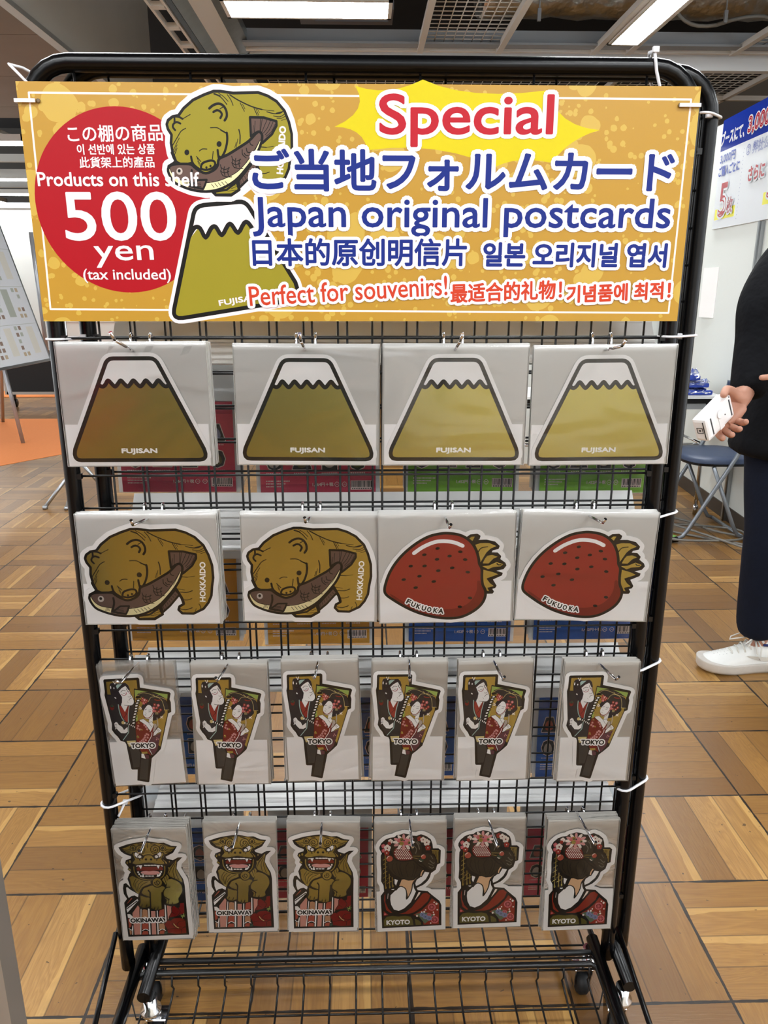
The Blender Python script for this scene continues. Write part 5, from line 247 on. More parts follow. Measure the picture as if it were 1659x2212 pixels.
DATA['ART']['maiko']=json.loads(r'''[["s","W",143.2,0,1,[-532,638,-498,714,-424,788,-350,818,-276,827,-239,864,-184,873,-119,898,-37,879,19,850,102,842,175,872,267,831,342,763,370,674,380,580,473,577,515,537,508,271,457,250,430,139,364,85,346,74,300,-60,206,-170,102,-229,121,-275,178,-283,291,-299,367,-381,501,-513,535,-607,539,-1039,-505,-1066,-521,-373,-463,-283,-471,-158,-512,-65,-505,115,-513,283,-511,461,-492,504,-532,594]],["f","W",0,[-532,638,-498,714,-424,788,-350,818,-276,827,-239,864,-184,873,-119,898,-37,879,19,850,102,842,175,872,267,831,342,763,370,674,380,580,473,577,515,537,508,271,457,250,430,139,364,85,346,74,300,-60,206,-170,102,-229,121,-275,178,-283,291,-299,367,-381,501,-513,535,-607,539,-1039,-505,-1066,-521,-373,-463,-283,-471,-158,-512,-65,-505,115,-513,283,-511,461,-492,504,-532,594]],["f","W",0,[-595,-279,-583,-1139,612,-1125,598,-275,244,-263]],["f","K",0,[-532,638,-498,714,-424,788,-350,818,-276,827,-239,864,-184,873,-119,898,-37,879,19,850,102,842,175,872,267,831,342,763,370,674,380,580,473,577,515,537,508,271,457,250,430,139,364,85,346,74,300,-60,206,-170,102,-229,121,-275,178,-283,291,-299,367,-381,501,-513,535,-607,539,-1039,-505,-1066,-521,-373,-463,-283,-471,-158,-512,-65,-505,115,-513,283,-511,461,-492,504,-532,594]],["f","W",0,[243,106,322,86,262,-47,168,-146,91,-189,79,-131,102,-59,168,-4,210,34]],["f","W",0,[-278,-28,-222,-53,-255,-165,-278,-119]],["f","W",0,[-340,-236,-284,-233,-293,-253,-322,-254]],["f","W",0,[-351,-367,-246,-245,-171,-189,-95,-222,-67,-320,-77,-458,-20,-391,18,-255,29,-175,55,-131,69,-222,88,-303,46,-416,-2,-529,-116,-653,-211,-702,-296,-669,-343,-563,-356,-459]],["f","s",0,[-179,-49,-114,-40,-39,-71,55,-63,140,27,132,0,41,-107,13,-277,-49,-413,-58,-343,-86,-234,-152,-182,-213,-189]],["s","K",18.4,1,0,[140,14,41,-113,18,-255,-20,-368,-75,-458,-72,-331,-95,-233,-161,-186,-213,-195]],["s","K",30.7,0,0,[-170,-43,-222,-200,-256,-256]],["f","h",0,[-343,566,-351,654,-314,719,-222,694,-250,607,-287,542,-293,453,-242,374,-131,337,18,343,37,465,0,598,55,772,148,736,194,614,187,482,334,471,418,385,421,251,383,140,289,153,149,238,93,318,149,227,214,169,130,48,37,-39,-39,-56,-170,-9,-300,74,-365,177,-383,256,-373,323,-298,354]],["s","K",24.6,1,0,[-288,498,-279,398,-168,344,-56,334,46,348,149,233,280,150]],["s","K",30.7,1,0,[-305,729,-342,654,-343,555,-307,454]],["s","K",12.3,1,0,[-243,307,-225,161,-188,48]],["s","K",12.3,1,0,[-168,294,-187,205,-141,23]],["s","K",12.3,1,0,[-38,300,-85,201,-48,9]],["s","K",12.3,1,0,[46,286,65,196,18,7]],["s","K",12.3,1,0,[-299,298,-318,187,-254,72]],["s","K",12.3,1,0,[111,239,102,150,55,17]],["s","L2",18.4,1,0,[88,716,129,660,148,571]],["s","L2",12.3,1,0,[111,727,157,670]],["s","L2",14.3,1,0,[55,641,102,573,83,485]],["s","L2",16.4,1,0,[330,332,382,275,405,285]],["s","L2",16.4,1,0,[317,210,364,175,396,196]],["s","L2",10.2,1,0,[298,278,382,230]],["s","L2",10.2,1,0,[344,432,381,364]],["s","K",22.5,1,0,[111,318,205,259,280,166,355,96]],["f","r",1,[-292,509,-269,585,-222,617,-120,635,-37,600,4,510,32,420,27,365,-94,349,-205,359,-270,419]],["f","w",1,[-217,589,-222,583,-231,583,-239,589,-240,597,-235,602,-227,602,-219,597]],["f","w",1,[-182,587,-187,582,-196,582,-203,588,-205,596,-200,601,-191,601,-184,595]],["f","w",1,[-147,586,-152,581,-161,581,-168,587,-170,595,-165,600,-156,600,-149,594]],["f","w",1,[-112,585,-117,580,-126,580,-133,585,-135,593,-130,599,-121,599,-114,593]],["f","w",1,[-77,584,-81,578,-90,579,-98,584,-100,592,-95,598,-86,598,-78,592]],["f","w",1,[-41,583,-46,577,-55,577,-63,583,-65,591,-60,597,-51,596,-43,591]],["f","w",1,[-235,561,-240,555,-249,555,-256,561,-258,569,-253,574,-244,574,-237,569]],["f","w",1,[-200,559,-205,554,-214,554,-221,560,-223,568,-218,573,-209,573,-202,567]],["f","w",1,[-165,558,-170,553,-178,553,-186,559,-188,566,-183,572,-174,572,-166,566]],["f","w",1,[-129,557,-134,552,-143,552,-151,557,-153,565,-148,571,-139,571,-131,565]],["f","w",1,[-94,556,-99,550,-108,550,-116,556,-117,564,-112,570,-104,570,-96,564]],["f","w",1,[-59,555,-64,549,-73,549,-80,555,-82,563,-77,568,-68,568,-61,563]],["f","w",1,[-24,554,-29,548,-38,548,-45,554,-47,562,-42,567,-33,567,-26,561]],["f","w",1,[-253,532,-258,527,-267,527,-274,533,-276,541,-271,546,-262,546,-255,540]],["f","w",1,[-218,531,-223,526,-231,526,-239,532,-241,540,-236,545,-227,545,-219,539]],["f","w",1,[-182,530,-187,525,-196,525,-204,530,-206,538,-201,544,-192,544,-184,538]],["f","w",1,[-147,529,-152,523,-161,524,-169,529,-170,537,-165,543,-157,543,-149,537]],["f","w",1,[-112,528,-117,522,-126,522,-133,528,-135,536,-130,542,-121,541,-114,536]],["f","w",1,[-77,527,-82,521,-91,521,-98,527,-100,535,-95,540,-86,540,-79,535]],["f","w",1,[-41,525,-46,520,-55,520,-63,526,-65,534,-60,539,-51,539,-43,533]],["f","w",1,[-235,503,-240,498,-249,498,-257,503,-259,511,-254,517,-245,517,-237,511]],["f","w",1,[-200,502,-205,496,-214,497,-221,502,-223,510,-218,516,-210,516,-202,510]],["f","w",1,[-165,501,-170,495,-179,495,-186,501,-188,509,-183,515,-174,514,-167,509]],["f","w",1,[-130,500,-135,494,-143,494,-151,500,-153,508,-148,513,-139,513,-131,508]],["f","w",1,[-94,498,-99,493,-108,493,-116,499,-118,507,-113,512,-104,512,-96,506]],["f","w",1,[-59,497,-64,492,-73,492,-81,498,-82,506,-77,511,-69,511,-61,505]],["f","w",1,[-24,496,-29,491,-38,491,-45,496,-47,504,-42,510,-33,510,-26,504]],["f","w",1,[-253,475,-258,469,-267,470,-275,475,-276,483,-271,489,-263,489,-255,483]],["f","w",1,[-218,474,-223,468,-232,468,-239,474,-241,482,-236,488,-227,487,-220,482]],["f","w",1,[-183,473,-188,467,-196,467,-204,473,-206,481,-201,486,-192,486,-184,481]],["f","w",1,[-147,471,-152,466,-161,466,-169,472,-171,480,-166,485,-157,485,-149,479]],["f","w",1,[-112,470,-117,465,-126,465,-134,471,-135,479,-130,484,-122,484,-114,478]],["f","w",1,[-77,469,-82,464,-91,464,-98,469,-100,477,-95,483,-86,483,-79,477]],["f","w",1,[-42,468,-47,462,-55,462,-63,468,-65,476,-60,482,-51,482,-43,476]],["f","w",1,[-6,467,-11,461,-20,461,-28,467,-30,475,-25,481,-16,480,-8,475]],["f","w",1,[-236,446,-241,440,-250,440,-257,446,-259,454,-254,459,-245,459,-238,454]],["f","w",1,[-200,444,-205,439,-214,439,-222,445,-224,453,-219,458,-210,458,-202,452]],["f","w",1,[-165,443,-170,438,-179,438,-187,444,-188,451,-183,457,-175,457,-167,451]],["f","w",1,[-130,442,-135,437,-144,437,-151,442,-153,450,-148,456,-139,456,-132,450]],["f","w",1,[-95,441,-100,435,-108,435,-116,441,-118,449,-113,455,-104,455,-96,449]],["f","w",1,[-59,440,-64,434,-73,434,-81,440,-83,448,-78,453,-69,453,-61,448]],["f","w",1,[-24,439,-29,433,-38,433,-45,439,-47,447,-42,452,-33,452,-26,446]],["f","w",1,[11,437,6,432,-3,432,-10,438,-12,446,-7,451,2,451,9,445]],["f","w",1,[-218,416,-223,411,-232,411,-240,416,-241,424,-237,430,-228,430,-220,424]],["f","w",1,[-183,415,-188,409,-197,410,-204,415,-206,423,-201,429,-192,429,-185,423]],["f","w",1,[-148,414,-153,408,-161,408,-169,414,-171,422,-166,428,-157,428,-149,422]],["f","w",1,[-112,413,-117,407,-126,407,-134,413,-136,421,-131,426,-122,426,-114,421]],["f","w",1,[-77,411,-82,406,-91,406,-98,412,-100,420,-95,425,-86,425,-79,419]],["f","w",1,[-42,410,-47,405,-56,405,-63,411,-65,419,-60,424,-51,424,-44,418]],["f","w",1,[-6,409,-11,404,-20,404,-28,409,-30,417,-25,423,-16,423,-8,417]],["f","w",1,[29,408,24,402,15,402,7,408,6,416,11,422,19,422,27,416]],["f","w",1,[-201,387,-206,381,-215,381,-222,387,-224,395,-219,401,-210,400,-203,395]],["f","w",1,[-165,386,-170,380,-179,380,-187,386,-189,394,-184,399,-175,399,-167,394]],["f","w",1,[-130,384,-135,379,-144,379,-152,385,-153,393,-148,398,-140,398,-132,392]],["f","w",1,[-95,383,-100,378,-109,378,-116,383,-118,391,-113,397,-104,397,-97,391]],["f","w",1,[-59,382,-64,376,-73,377,-81,382,-83,390,-78,396,-69,396,-61,390]],["f","w",1,[-24,381,-29,375,-38,375,-46,381,-47,389,-42,395,-34,394,-26,389]],["f","w",1,[11,380,6,374,-3,374,-10,380,-12,388,-7,393,2,393,9,388]],["f","w",1,[69,715,54,695,16,688,-22,698,-38,718,-22,738,16,745,54,735]],["f","p",1,[48,641,27,629,-11,639,-44,664,-52,689,-32,701,6,691,39,666]],["f","w",1,[-16,579,-39,581,-70,610,-89,650,-87,678,-64,676,-33,647,-14,607]],["f","p",1,[-119,553,-136,572,-143,617,-135,662,-118,680,-101,661,-95,616,-102,571]],["f","w",1,[-221,586,-223,613,-204,652,-173,680,-150,680,-148,652,-168,613,-198,586]],["f","p",1,[-285,652,-276,677,-243,700,-205,707,-184,694,-193,668,-226,646,-264,639]],["f","w",1,[-305,727,-290,747,-252,754,-214,744,-198,724,-214,704,-252,697,-290,706]],["f","p",1,[-283,801,-263,812,-225,803,-192,778,-184,752,-205,741,-242,750,-275,775]],["f","w",1,[-219,862,-196,860,-166,831,-147,791,-150,764,-173,766,-203,795,-222,835]],["f","p",1,[-118,888,-101,869,-94,824,-101,779,-118,761,-135,781,-142,826,-135,870]],["f","w",1,[-16,855,-13,828,-33,789,-63,762,-86,762,-89,789,-69,828,-39,855]],["f","p",1,[48,790,39,765,6,742,-32,735,-52,748,-44,773,-11,796,27,803]],["f","q",1,[-111,750,-127,711,-166,696,-205,714,-221,754,-205,793,-166,808,-127,790]],["f","o",1,[-119,772,-129,749,-152,740,-176,751,-185,775,-175,798,-152,807,-129,796]],["f","q",1,[-18,720,-37,674,-83,657,-129,677,-148,724,-129,770,-83,787,-37,767]],["f","o",1,[-116,696,-128,667,-157,656,-186,669,-198,698,-186,727,-157,738,-128,725]],["f","q2",1,[-37,759,-48,733,-74,723,-100,735,-111,761,-100,787,-74,797,-48,785]],["f","o",1,[0,708,-8,690,-26,683,-44,691,-52,710,-44,728,-26,735,-8,727]],["f","q",1,[-175,747,-183,727,-203,720,-223,729,-231,749,-222,768,-203,776,-183,767]],["f","D",1,[-183,687,-188,677,-199,673,-210,678,-214,688,-210,698,-199,702,-188,697]],["f","D",1,[-132,762,-136,752,-148,748,-159,753,-163,763,-159,773,-147,777,-136,772]],["f","D",1,[-97,753,-101,743,-113,739,-124,744,-128,754,-124,764,-112,768,-101,763]],["f","D",1,[-7,700,-12,690,-23,686,-34,691,-39,701,-34,711,-23,715,-12,710]],["f","R",1,[174,808,167,790,152,784,137,791,131,809,137,827,152,834,167,826]],["f","R",1,[197,787,191,770,176,763,160,771,154,789,160,806,175,813,190,805]],["f","R",1,[188,755,182,738,167,731,152,739,145,757,152,774,167,781,182,773]],["f","R",1,[159,756,153,739,138,732,123,740,117,758,123,775,138,782,153,774]],["f","R",1,[150,789,144,771,129,764,114,772,108,790,114,808,129,815,144,807]],["f","r",1,[162,780,159,772,152,768,145,772,143,780,145,788,152,791,159,788]],["f","w",1,[236,790,229,770,212,762,195,771,188,792,195,811,212,819,229,810]],["f","w",1,[262,767,255,747,239,739,222,748,215,768,221,788,238,796,255,787]],["f","w",1,[253,731,246,711,229,703,212,712,205,732,212,752,228,760,245,751]],["f","w",1,[220,732,213,712,196,704,179,713,172,733,179,753,196,761,213,752]],["f","w",1,[210,768,203,749,186,741,169,750,162,770,169,790,186,798,203,789]],["f","r",1,[223,758,220,749,212,745,205,749,201,759,205,768,212,771,220,767]],["f","w",1,[301,742,293,719,273,710,253,720,244,744,252,768,272,777,292,767]],["f","w",1,[332,715,324,691,304,682,284,692,275,717,283,740,303,749,324,739]],["f","w",1,[320,672,312,648,292,639,272,650,263,674,272,697,292,707,312,696]],["f","w",1,[282,673,274,650,254,640,234,651,225,675,233,699,253,708,274,697]],["f","w",1,[270,717,262,693,242,684,222,695,213,719,222,742,242,751,262,741]],["f","r",1,[286,704,282,694,273,689,263,694,260,705,263,716,273,720,282,715]],["f","R",1,[317,625,310,606,294,598,277,607,270,626,277,646,293,653,310,645]],["f","R",1,[342,602,335,583,319,576,302,584,296,604,302,623,319,631,335,622]],["f","R",1,[332,567,326,548,309,541,293,549,286,569,293,588,309,596,325,587]],["f","R",1,[301,568,294,549,278,542,262,550,255,570,262,589,278,597,294,588]],["f","R",1,[291,604,285,585,268,577,252,586,245,606,252,625,268,632,285,624]],["f","w",1,[304,594,301,585,294,582,286,585,283,595,286,603,293,607,301,603]],["f","w",1,[-322,773,-327,757,-341,750,-355,757,-360,774,-355,790,-341,796,-327,789]],["f","w",1,[-301,754,-306,738,-320,731,-334,738,-339,755,-334,771,-320,777,-306,770]],["f","w",1,[-309,724,-315,708,-329,702,-342,709,-348,726,-342,742,-328,748,-314,741]],["f","w",1,[-335,725,-341,709,-355,703,-369,710,-374,727,-368,743,-354,749,-341,742]],["f","w",1,[-343,755,-349,739,-363,733,-376,740,-382,756,-376,773,-362,779,-348,772]],["f","p",1,[-332,747,-335,739,-341,736,-348,740,-350,747,-348,755,-341,757,-335,754]],["f","q",1,[-444,676,-449,661,-462,655,-475,662,-480,677,-474,692,-462,697,-449,691]],["f","q",1,[-425,658,-430,644,-443,638,-455,645,-460,660,-455,674,-443,680,-430,673]],["f","q",1,[-433,632,-438,617,-451,611,-463,618,-468,633,-463,648,-450,653,-438,647]],["f","q",1,[-457,632,-462,618,-475,612,-487,619,-492,634,-487,648,-474,654,-462,648]],["f","q",1,[-464,660,-469,645,-482,639,-494,646,-499,661,-494,676,-481,681,-469,675]],["f","p",1,[-454,652,-456,645,-462,643,-468,646,-470,652,-468,659,-462,662,-456,659]],["f","q",1,[-447,580,-452,567,-463,561,-474,567,-479,581,-474,594,-463,600,-451,594]],["f","q",1,[-430,564,-435,551,-446,546,-457,552,-462,565,-457,579,-445,584,-434,578]],["f","q",1,[-437,540,-441,527,-453,522,-464,528,-469,541,-464,554,-452,560,-441,554]],["f","q",1,[-458,541,-463,528,-474,522,-486,528,-490,542,-485,555,-474,560,-463,554]],["f","q",1,[-465,566,-469,552,-481,547,-492,553,-496,567,-492,580,-480,585,-469,579]],["f","p",1,[-456,558,-458,552,-463,550,-468,553,-471,559,-468,565,-463,567,-458,565]],["f","w",1,[-367,647,-376,623,-396,614,-416,625,-424,649,-415,673,-395,682,-375,671]],["f","w",1,[-337,619,-345,596,-365,586,-385,597,-393,621,-385,645,-365,654,-345,643]],["f","w",1,[-349,576,-357,553,-378,543,-398,554,-406,578,-397,602,-377,611,-357,601]],["f","w",1,[-387,578,-396,554,-416,545,-436,555,-444,580,-435,603,-415,612,-395,602]],["f","w",1,[-398,621,-407,598,-427,589,-447,599,-455,623,-447,647,-427,656,-407,646]],["f","r",1,[-383,609,-387,598,-396,594,-405,599,-409,610,-405,621,-396,625,-387,620]],["f","R",1,[-347,724,-351,711,-362,706,-372,712,-377,725,-372,737,-362,742,-351,737]],["f","R",1,[-330,709,-335,697,-346,692,-356,697,-361,710,-356,723,-345,727,-335,722]],["f","R",1,[-337,686,-341,674,-352,669,-363,675,-367,687,-362,700,-352,705,-341,699]],["f","R",1,[-357,687,-362,675,-372,670,-383,675,-387,688,-383,701,-372,705,-361,700]],["f","R",1,[-363,710,-368,698,-378,693,-389,698,-393,711,-389,724,-378,729,-368,723]],["f","r",1,[-355,704,-357,698,-362,696,-367,698,-369,704,-367,710,-362,712,-357,709]],["f","R",1,[-385,541,-392,522,-408,514,-424,523,-431,543,-424,562,-408,570,-391,561]],["f","R",1,[-360,519,-367,499,-383,492,-399,500,-406,520,-399,539,-383,547,-366,538]],["f","R",1,[-370,484,-377,464,-393,457,-409,465,-416,485,-409,504,-393,512,-376,503]],["f","R",1,[-401,485,-408,465,-424,458,-441,466,-447,486,-440,506,-424,513,-407,504]],["f","R",1,[-410,520,-417,501,-433,494,-450,502,-456,522,-449,541,-433,549,-417,540]],["f","w",1,[-398,510,-401,501,-408,498,-416,502,-419,511,-416,520,-408,523,-401,519]],["f","K",1,[-296,393,-316,341,-364,321,-411,345,-430,397,-410,448,-362,468,-315,445]],["f","u",1,[-307,393,-324,349,-363,333,-403,352,-419,397,-402,440,-362,457,-323,437]],["s","w",12.3,1,0,[-405,402,-390,432,-367,443]],["s","o",11.3,0,0,[46,433,176,427]],["s","o",11.3,0,0,[46,398,139,370]],["f","K",1,[229,347,214,308,178,293,143,311,128,350,143,389,178,404,214,387]],["f","D",1,[221,347,209,316,178,304,148,318,135,350,148,381,178,393,208,379]],["f","K",1,[268,412,254,375,218,361,183,378,168,416,183,453,218,467,253,451]],["f","u",1,[261,413,249,380,218,367,188,382,175,416,188,448,218,461,248,446]],["s","w",11.3,1,0,[186,421,199,445,227,453]],["s","w",12.3,1,0,[149,339,172,321,186,324]],["s","o",14.3,0,0,[-435,464,-434,-193]],["f","o",1,[-415,-205,-420,-224,-431,-232,-441,-224,-445,-204,-441,-185,-430,-177,-419,-186]],["s","o",12.3,0,0,[-468,367,-432,397,-407,416]],["s","o",12.3,0,0,[-469,275,-433,305,-408,324]],["s","o",12.3,0,0,[-470,182,-433,212,-409,231]],["s","o",12.3,0,0,[-471,89,-434,119,-410,138]],["s","o",12.3,0,0,[-472,-5,-435,26,-411,45]],["s","o",12.3,0,0,[-473,-99,-436,-68,-412,-49]],["s","o",14.3,0,0,[-370,76,-365,-184]],["f","o",1,[-347,-196,-351,-215,-362,-223,-372,-215,-377,-195,-372,-176,-361,-168,-351,-177]],["s","o",12.3,0,0,[-404,-22,-367,9,-343,28]],["s","o",12.3,0,0,[-405,-116,-368,-85,-344,-66]],["s","o",14.3,0,0,[-320,7,-313,-163]],["f","o",1,[-295,-175,-299,-194,-310,-202,-320,-194,-325,-174,-320,-155,-309,-147,-299,-156]],["s","o",12.3,0,0,[-353,-91,-316,-61,-292,-41]],["s","o",18.4,0,0,[366,537,473,525]],["s","o",12.3,0,0,[380,525,381,481]],["s","o",12.3,0,0,[403,524,404,458]],["s","o",12.3,0,0,[427,523,427,418]],["s","o",12.3,0,0,[447,523,448,356]],["s","o",12.3,0,0,[464,522,466,289]],["s","K",32.7,1,0,[336,86,299,-43,206,-153,98,-200]],["s","K",34.8,1,0,[65,-145,72,-222,102,-286]],["s","s",20.5,1,0,[213,133,186,80,177,24]],["s","K",16.4,1,0,[228,123,203,68,187,6,154,13]],["f","k",0,[-465,-467,-459,-375,-443,-318,-442,-514,-396,-643,-325,-738,-354,-743,-429,-676]],["s","w",8.2,1,0,[-393,-332,-401,-435]],["f","k",0,[-211,-768,-97,-737,17,-634,112,-487,206,-350,273,-332,339,-392,302,-506,188,-640,55,-743,-40,-774]],["f","w",0,[67,-486,136,-318,170,-319,155,-362,84,-469]],["f","k",0,[46,-798,188,-704,302,-575,368,-453,494,-573,493,-1014,226,-1014,208,-886,112,-824]],["f","k",0,[-472,-698,-392,-782,-474,-803]],["f","q",1,[-428,-767,-435,-780,-450,-785,-464,-779,-470,-765,-464,-752,-449,-748,-434,-754]],["f","D2",0,[74,-782,189,-751,303,-761,399,-811,361,-892,247,-993,151,-849]],["f","q",1,[436,-646,416,-698,368,-719,319,-695,299,-641,318,-589,367,-568,415,-592]],["f","r",1,[416,-645,402,-683,367,-697,332,-680,318,-642,332,-604,367,-590,402,-607]],["s","q",7.2,0,0,[367,-643,414,-645]],["s","q",7.2,0,0,[367,-643,400,-680]],["s","q",7.2,0,0,[367,-643,367,-694]],["s","q",7.2,0,0,[367,-643,334,-678]],["s","q",7.2,0,0,[367,-643,321,-642]],["s","q",7.2,0,0,[367,-643,334,-607]],["s","q",7.2,0,0,[367,-643,367,-593]],["s","q",7.2,0,0,[367,-643,400,-609]],["f","q",1,[489,-918,470,-971,421,-991,372,-967,352,-913,371,-860,420,-839,469,-863]],["f","r",1,[470,-917,456,-955,421,-969,386,-952,371,-913,385,-876,420,-861,455,-878]],["s","q",7.2,0,0,[421,-915,467,-917]],["s","q",7.2,0,0,[421,-915,454,-952]],["s","q",7.2,0,0,[421,-915,421,-966]],["s","q",7.2,0,0,[421,-915,388,-950]],["s","q",7.2,0,0,[421,-915,374,-913]],["s","q",7.2,0,0,[421,-915,387,-878]],["s","q",7.2,0,0,[421,-915,420,-864]],["s","q",7.2,0,0,[421,-915,453,-880]],["f","q",1,[361,-816,348,-849,318,-861,287,-846,275,-812,287,-779,317,-767,348,-782]],["f","r",1,[349,-815,340,-839,318,-848,296,-837,287,-813,296,-789,317,-780,339,-791]],["s","q",7.2,0,0,[318,-814,347,-815]],["s","q",7.2,0,0,[318,-814,338,-837]],["s","q",7.2,0,0,[318,-814,318,-846]],["s","q",7.2,0,0,[318,-814,297,-836]],["s","q",7.2,0,0,[318,-814,288,-813]],["s","q",7.2,0,0,[318,-814,297,-791]],["s","q",7.2,0,0,[318,-814,317,-783]],["s","q",7.2,0,0,[318,-814,338,-792]],["f","a",1,[251,-803,237,-839,203,-853,169,-837,155,-800,169,-764,203,-750,237,-767]],["s","A",4.1,0,0,[203,-802,239,-803]],["s","A",4.1,0,0,[203,-802,221,-837]],["s","A",4.1,0,0,[203,-802,185,-835]],["s","A",4.1,0,0,[203,-802,167,-800]],["s","A",4.1,0,0,[203,-802,185,-766]],["s","A",4.1,0,0,[203,-802,222,-768]],["f","A",1,[211,-802,208,-808,203,-811,198,-808,195,-801,198,-795,203,-792,208,-795]],["f","a",1,[303,-849,290,-885,256,-898,222,-882,208,-845,222,-809,255,-795,289,-812]],["s","A",4.1,0,0,[256,-847,292,-848]],["s","A",4.1,0,0,[256,-847,274,-882]],["s","A",4.1,0,0,[256,-847,238,-881]],["s","A",4.1,0,0,[256,-847,219,-845]],["s","A",4.1,0,0,[256,-847,238,-812]],["s","A",4.1,0,0,[256,-847,274,-813]],["f","A",1,[263,-847,261,-854,256,-856,250,-853,248,-847,250,-840,256,-838,261,-840]],["f","a",1,[371,-880,357,-916,323,-930,289,-914,275,-877,289,-841,322,-827,356,-843]],["s","A",4.1,0,0,[323,-879,359,-880]],["s","A",4.1,0,0,[323,-879,341,-914]],["s","A",4.1,0,0,[323,-879,305,-912]],["s","A",4.1,0,0,[323,-879,286,-877]],["s","A",4.1,0,0,[323,-879,305,-843]],["s","A",4.1,0,0,[323,-879,341,-845]],["f","A",1,[330,-879,328,-885,323,-888,317,-885,315,-878,317,-872,323,-869,328,-872]],["f","w",1,[422,-541,418,-553,408,-557,399,-552,395,-540,399,-529,408,-525,418,-530]],["f","w",1,[468,-575,463,-591,450,-598,436,-590,430,-574,436,-558,449,-551,463,-559]],["f","w",1,[478,-703,474,-715,465,-719,455,-714,451,-702,455,-691,465,-687,474,-692]],["f","w",1,[272,-698,269,-709,260,-713,251,-708,247,-697,251,-687,260,-683,269,-687]],["f","w",1,[205,-743,201,-755,191,-759,182,-754,178,-742,182,-731,191,-727,201,-732]],["f","w",1,[253,-739,248,-754,236,-760,224,-753,219,-738,224,-723,236,-718,248,-724]],["f","w",1,[409,-753,405,-764,397,-768,388,-763,384,-752,388,-742,396,-738,405,-742]],["f","w",1,[423,-803,418,-817,406,-823,393,-817,388,-801,393,-787,405,-781,417,-788]],["f","w",1,[126,-822,121,-837,109,-843,96,-836,91,-821,96,-806,109,-801,121,-807]],["f","w",1,[363,-986,359,-996,350,-1001,341,-996,338,-985,341,-974,350,-970,359,-975]],["f","o2",0,[-471,-1026,-475,-896,-421,-822,-326,-806,-212,-824,-97,-811,-2,-834,31,-903,48,-1019]],["f","o2",0,[70,-883,132,-913,178,-961,182,-1017,86,-1018]],["s","o",4.1,1,0,[-422,-922,-260,-857]],["s","o",4.1,1,0,[-355,-910,-203,-871]],["s","o",4.1,1,0,[-289,-898,-145,-885]],["s","o",4.1,1,0,[-222,-887,-88,-899]],["s","o",4.1,1,0,[-155,-875,-31,-913]],["t","W","KYOTO",-423,-994,403,92,0.3,5.1,"",0.0]]''')
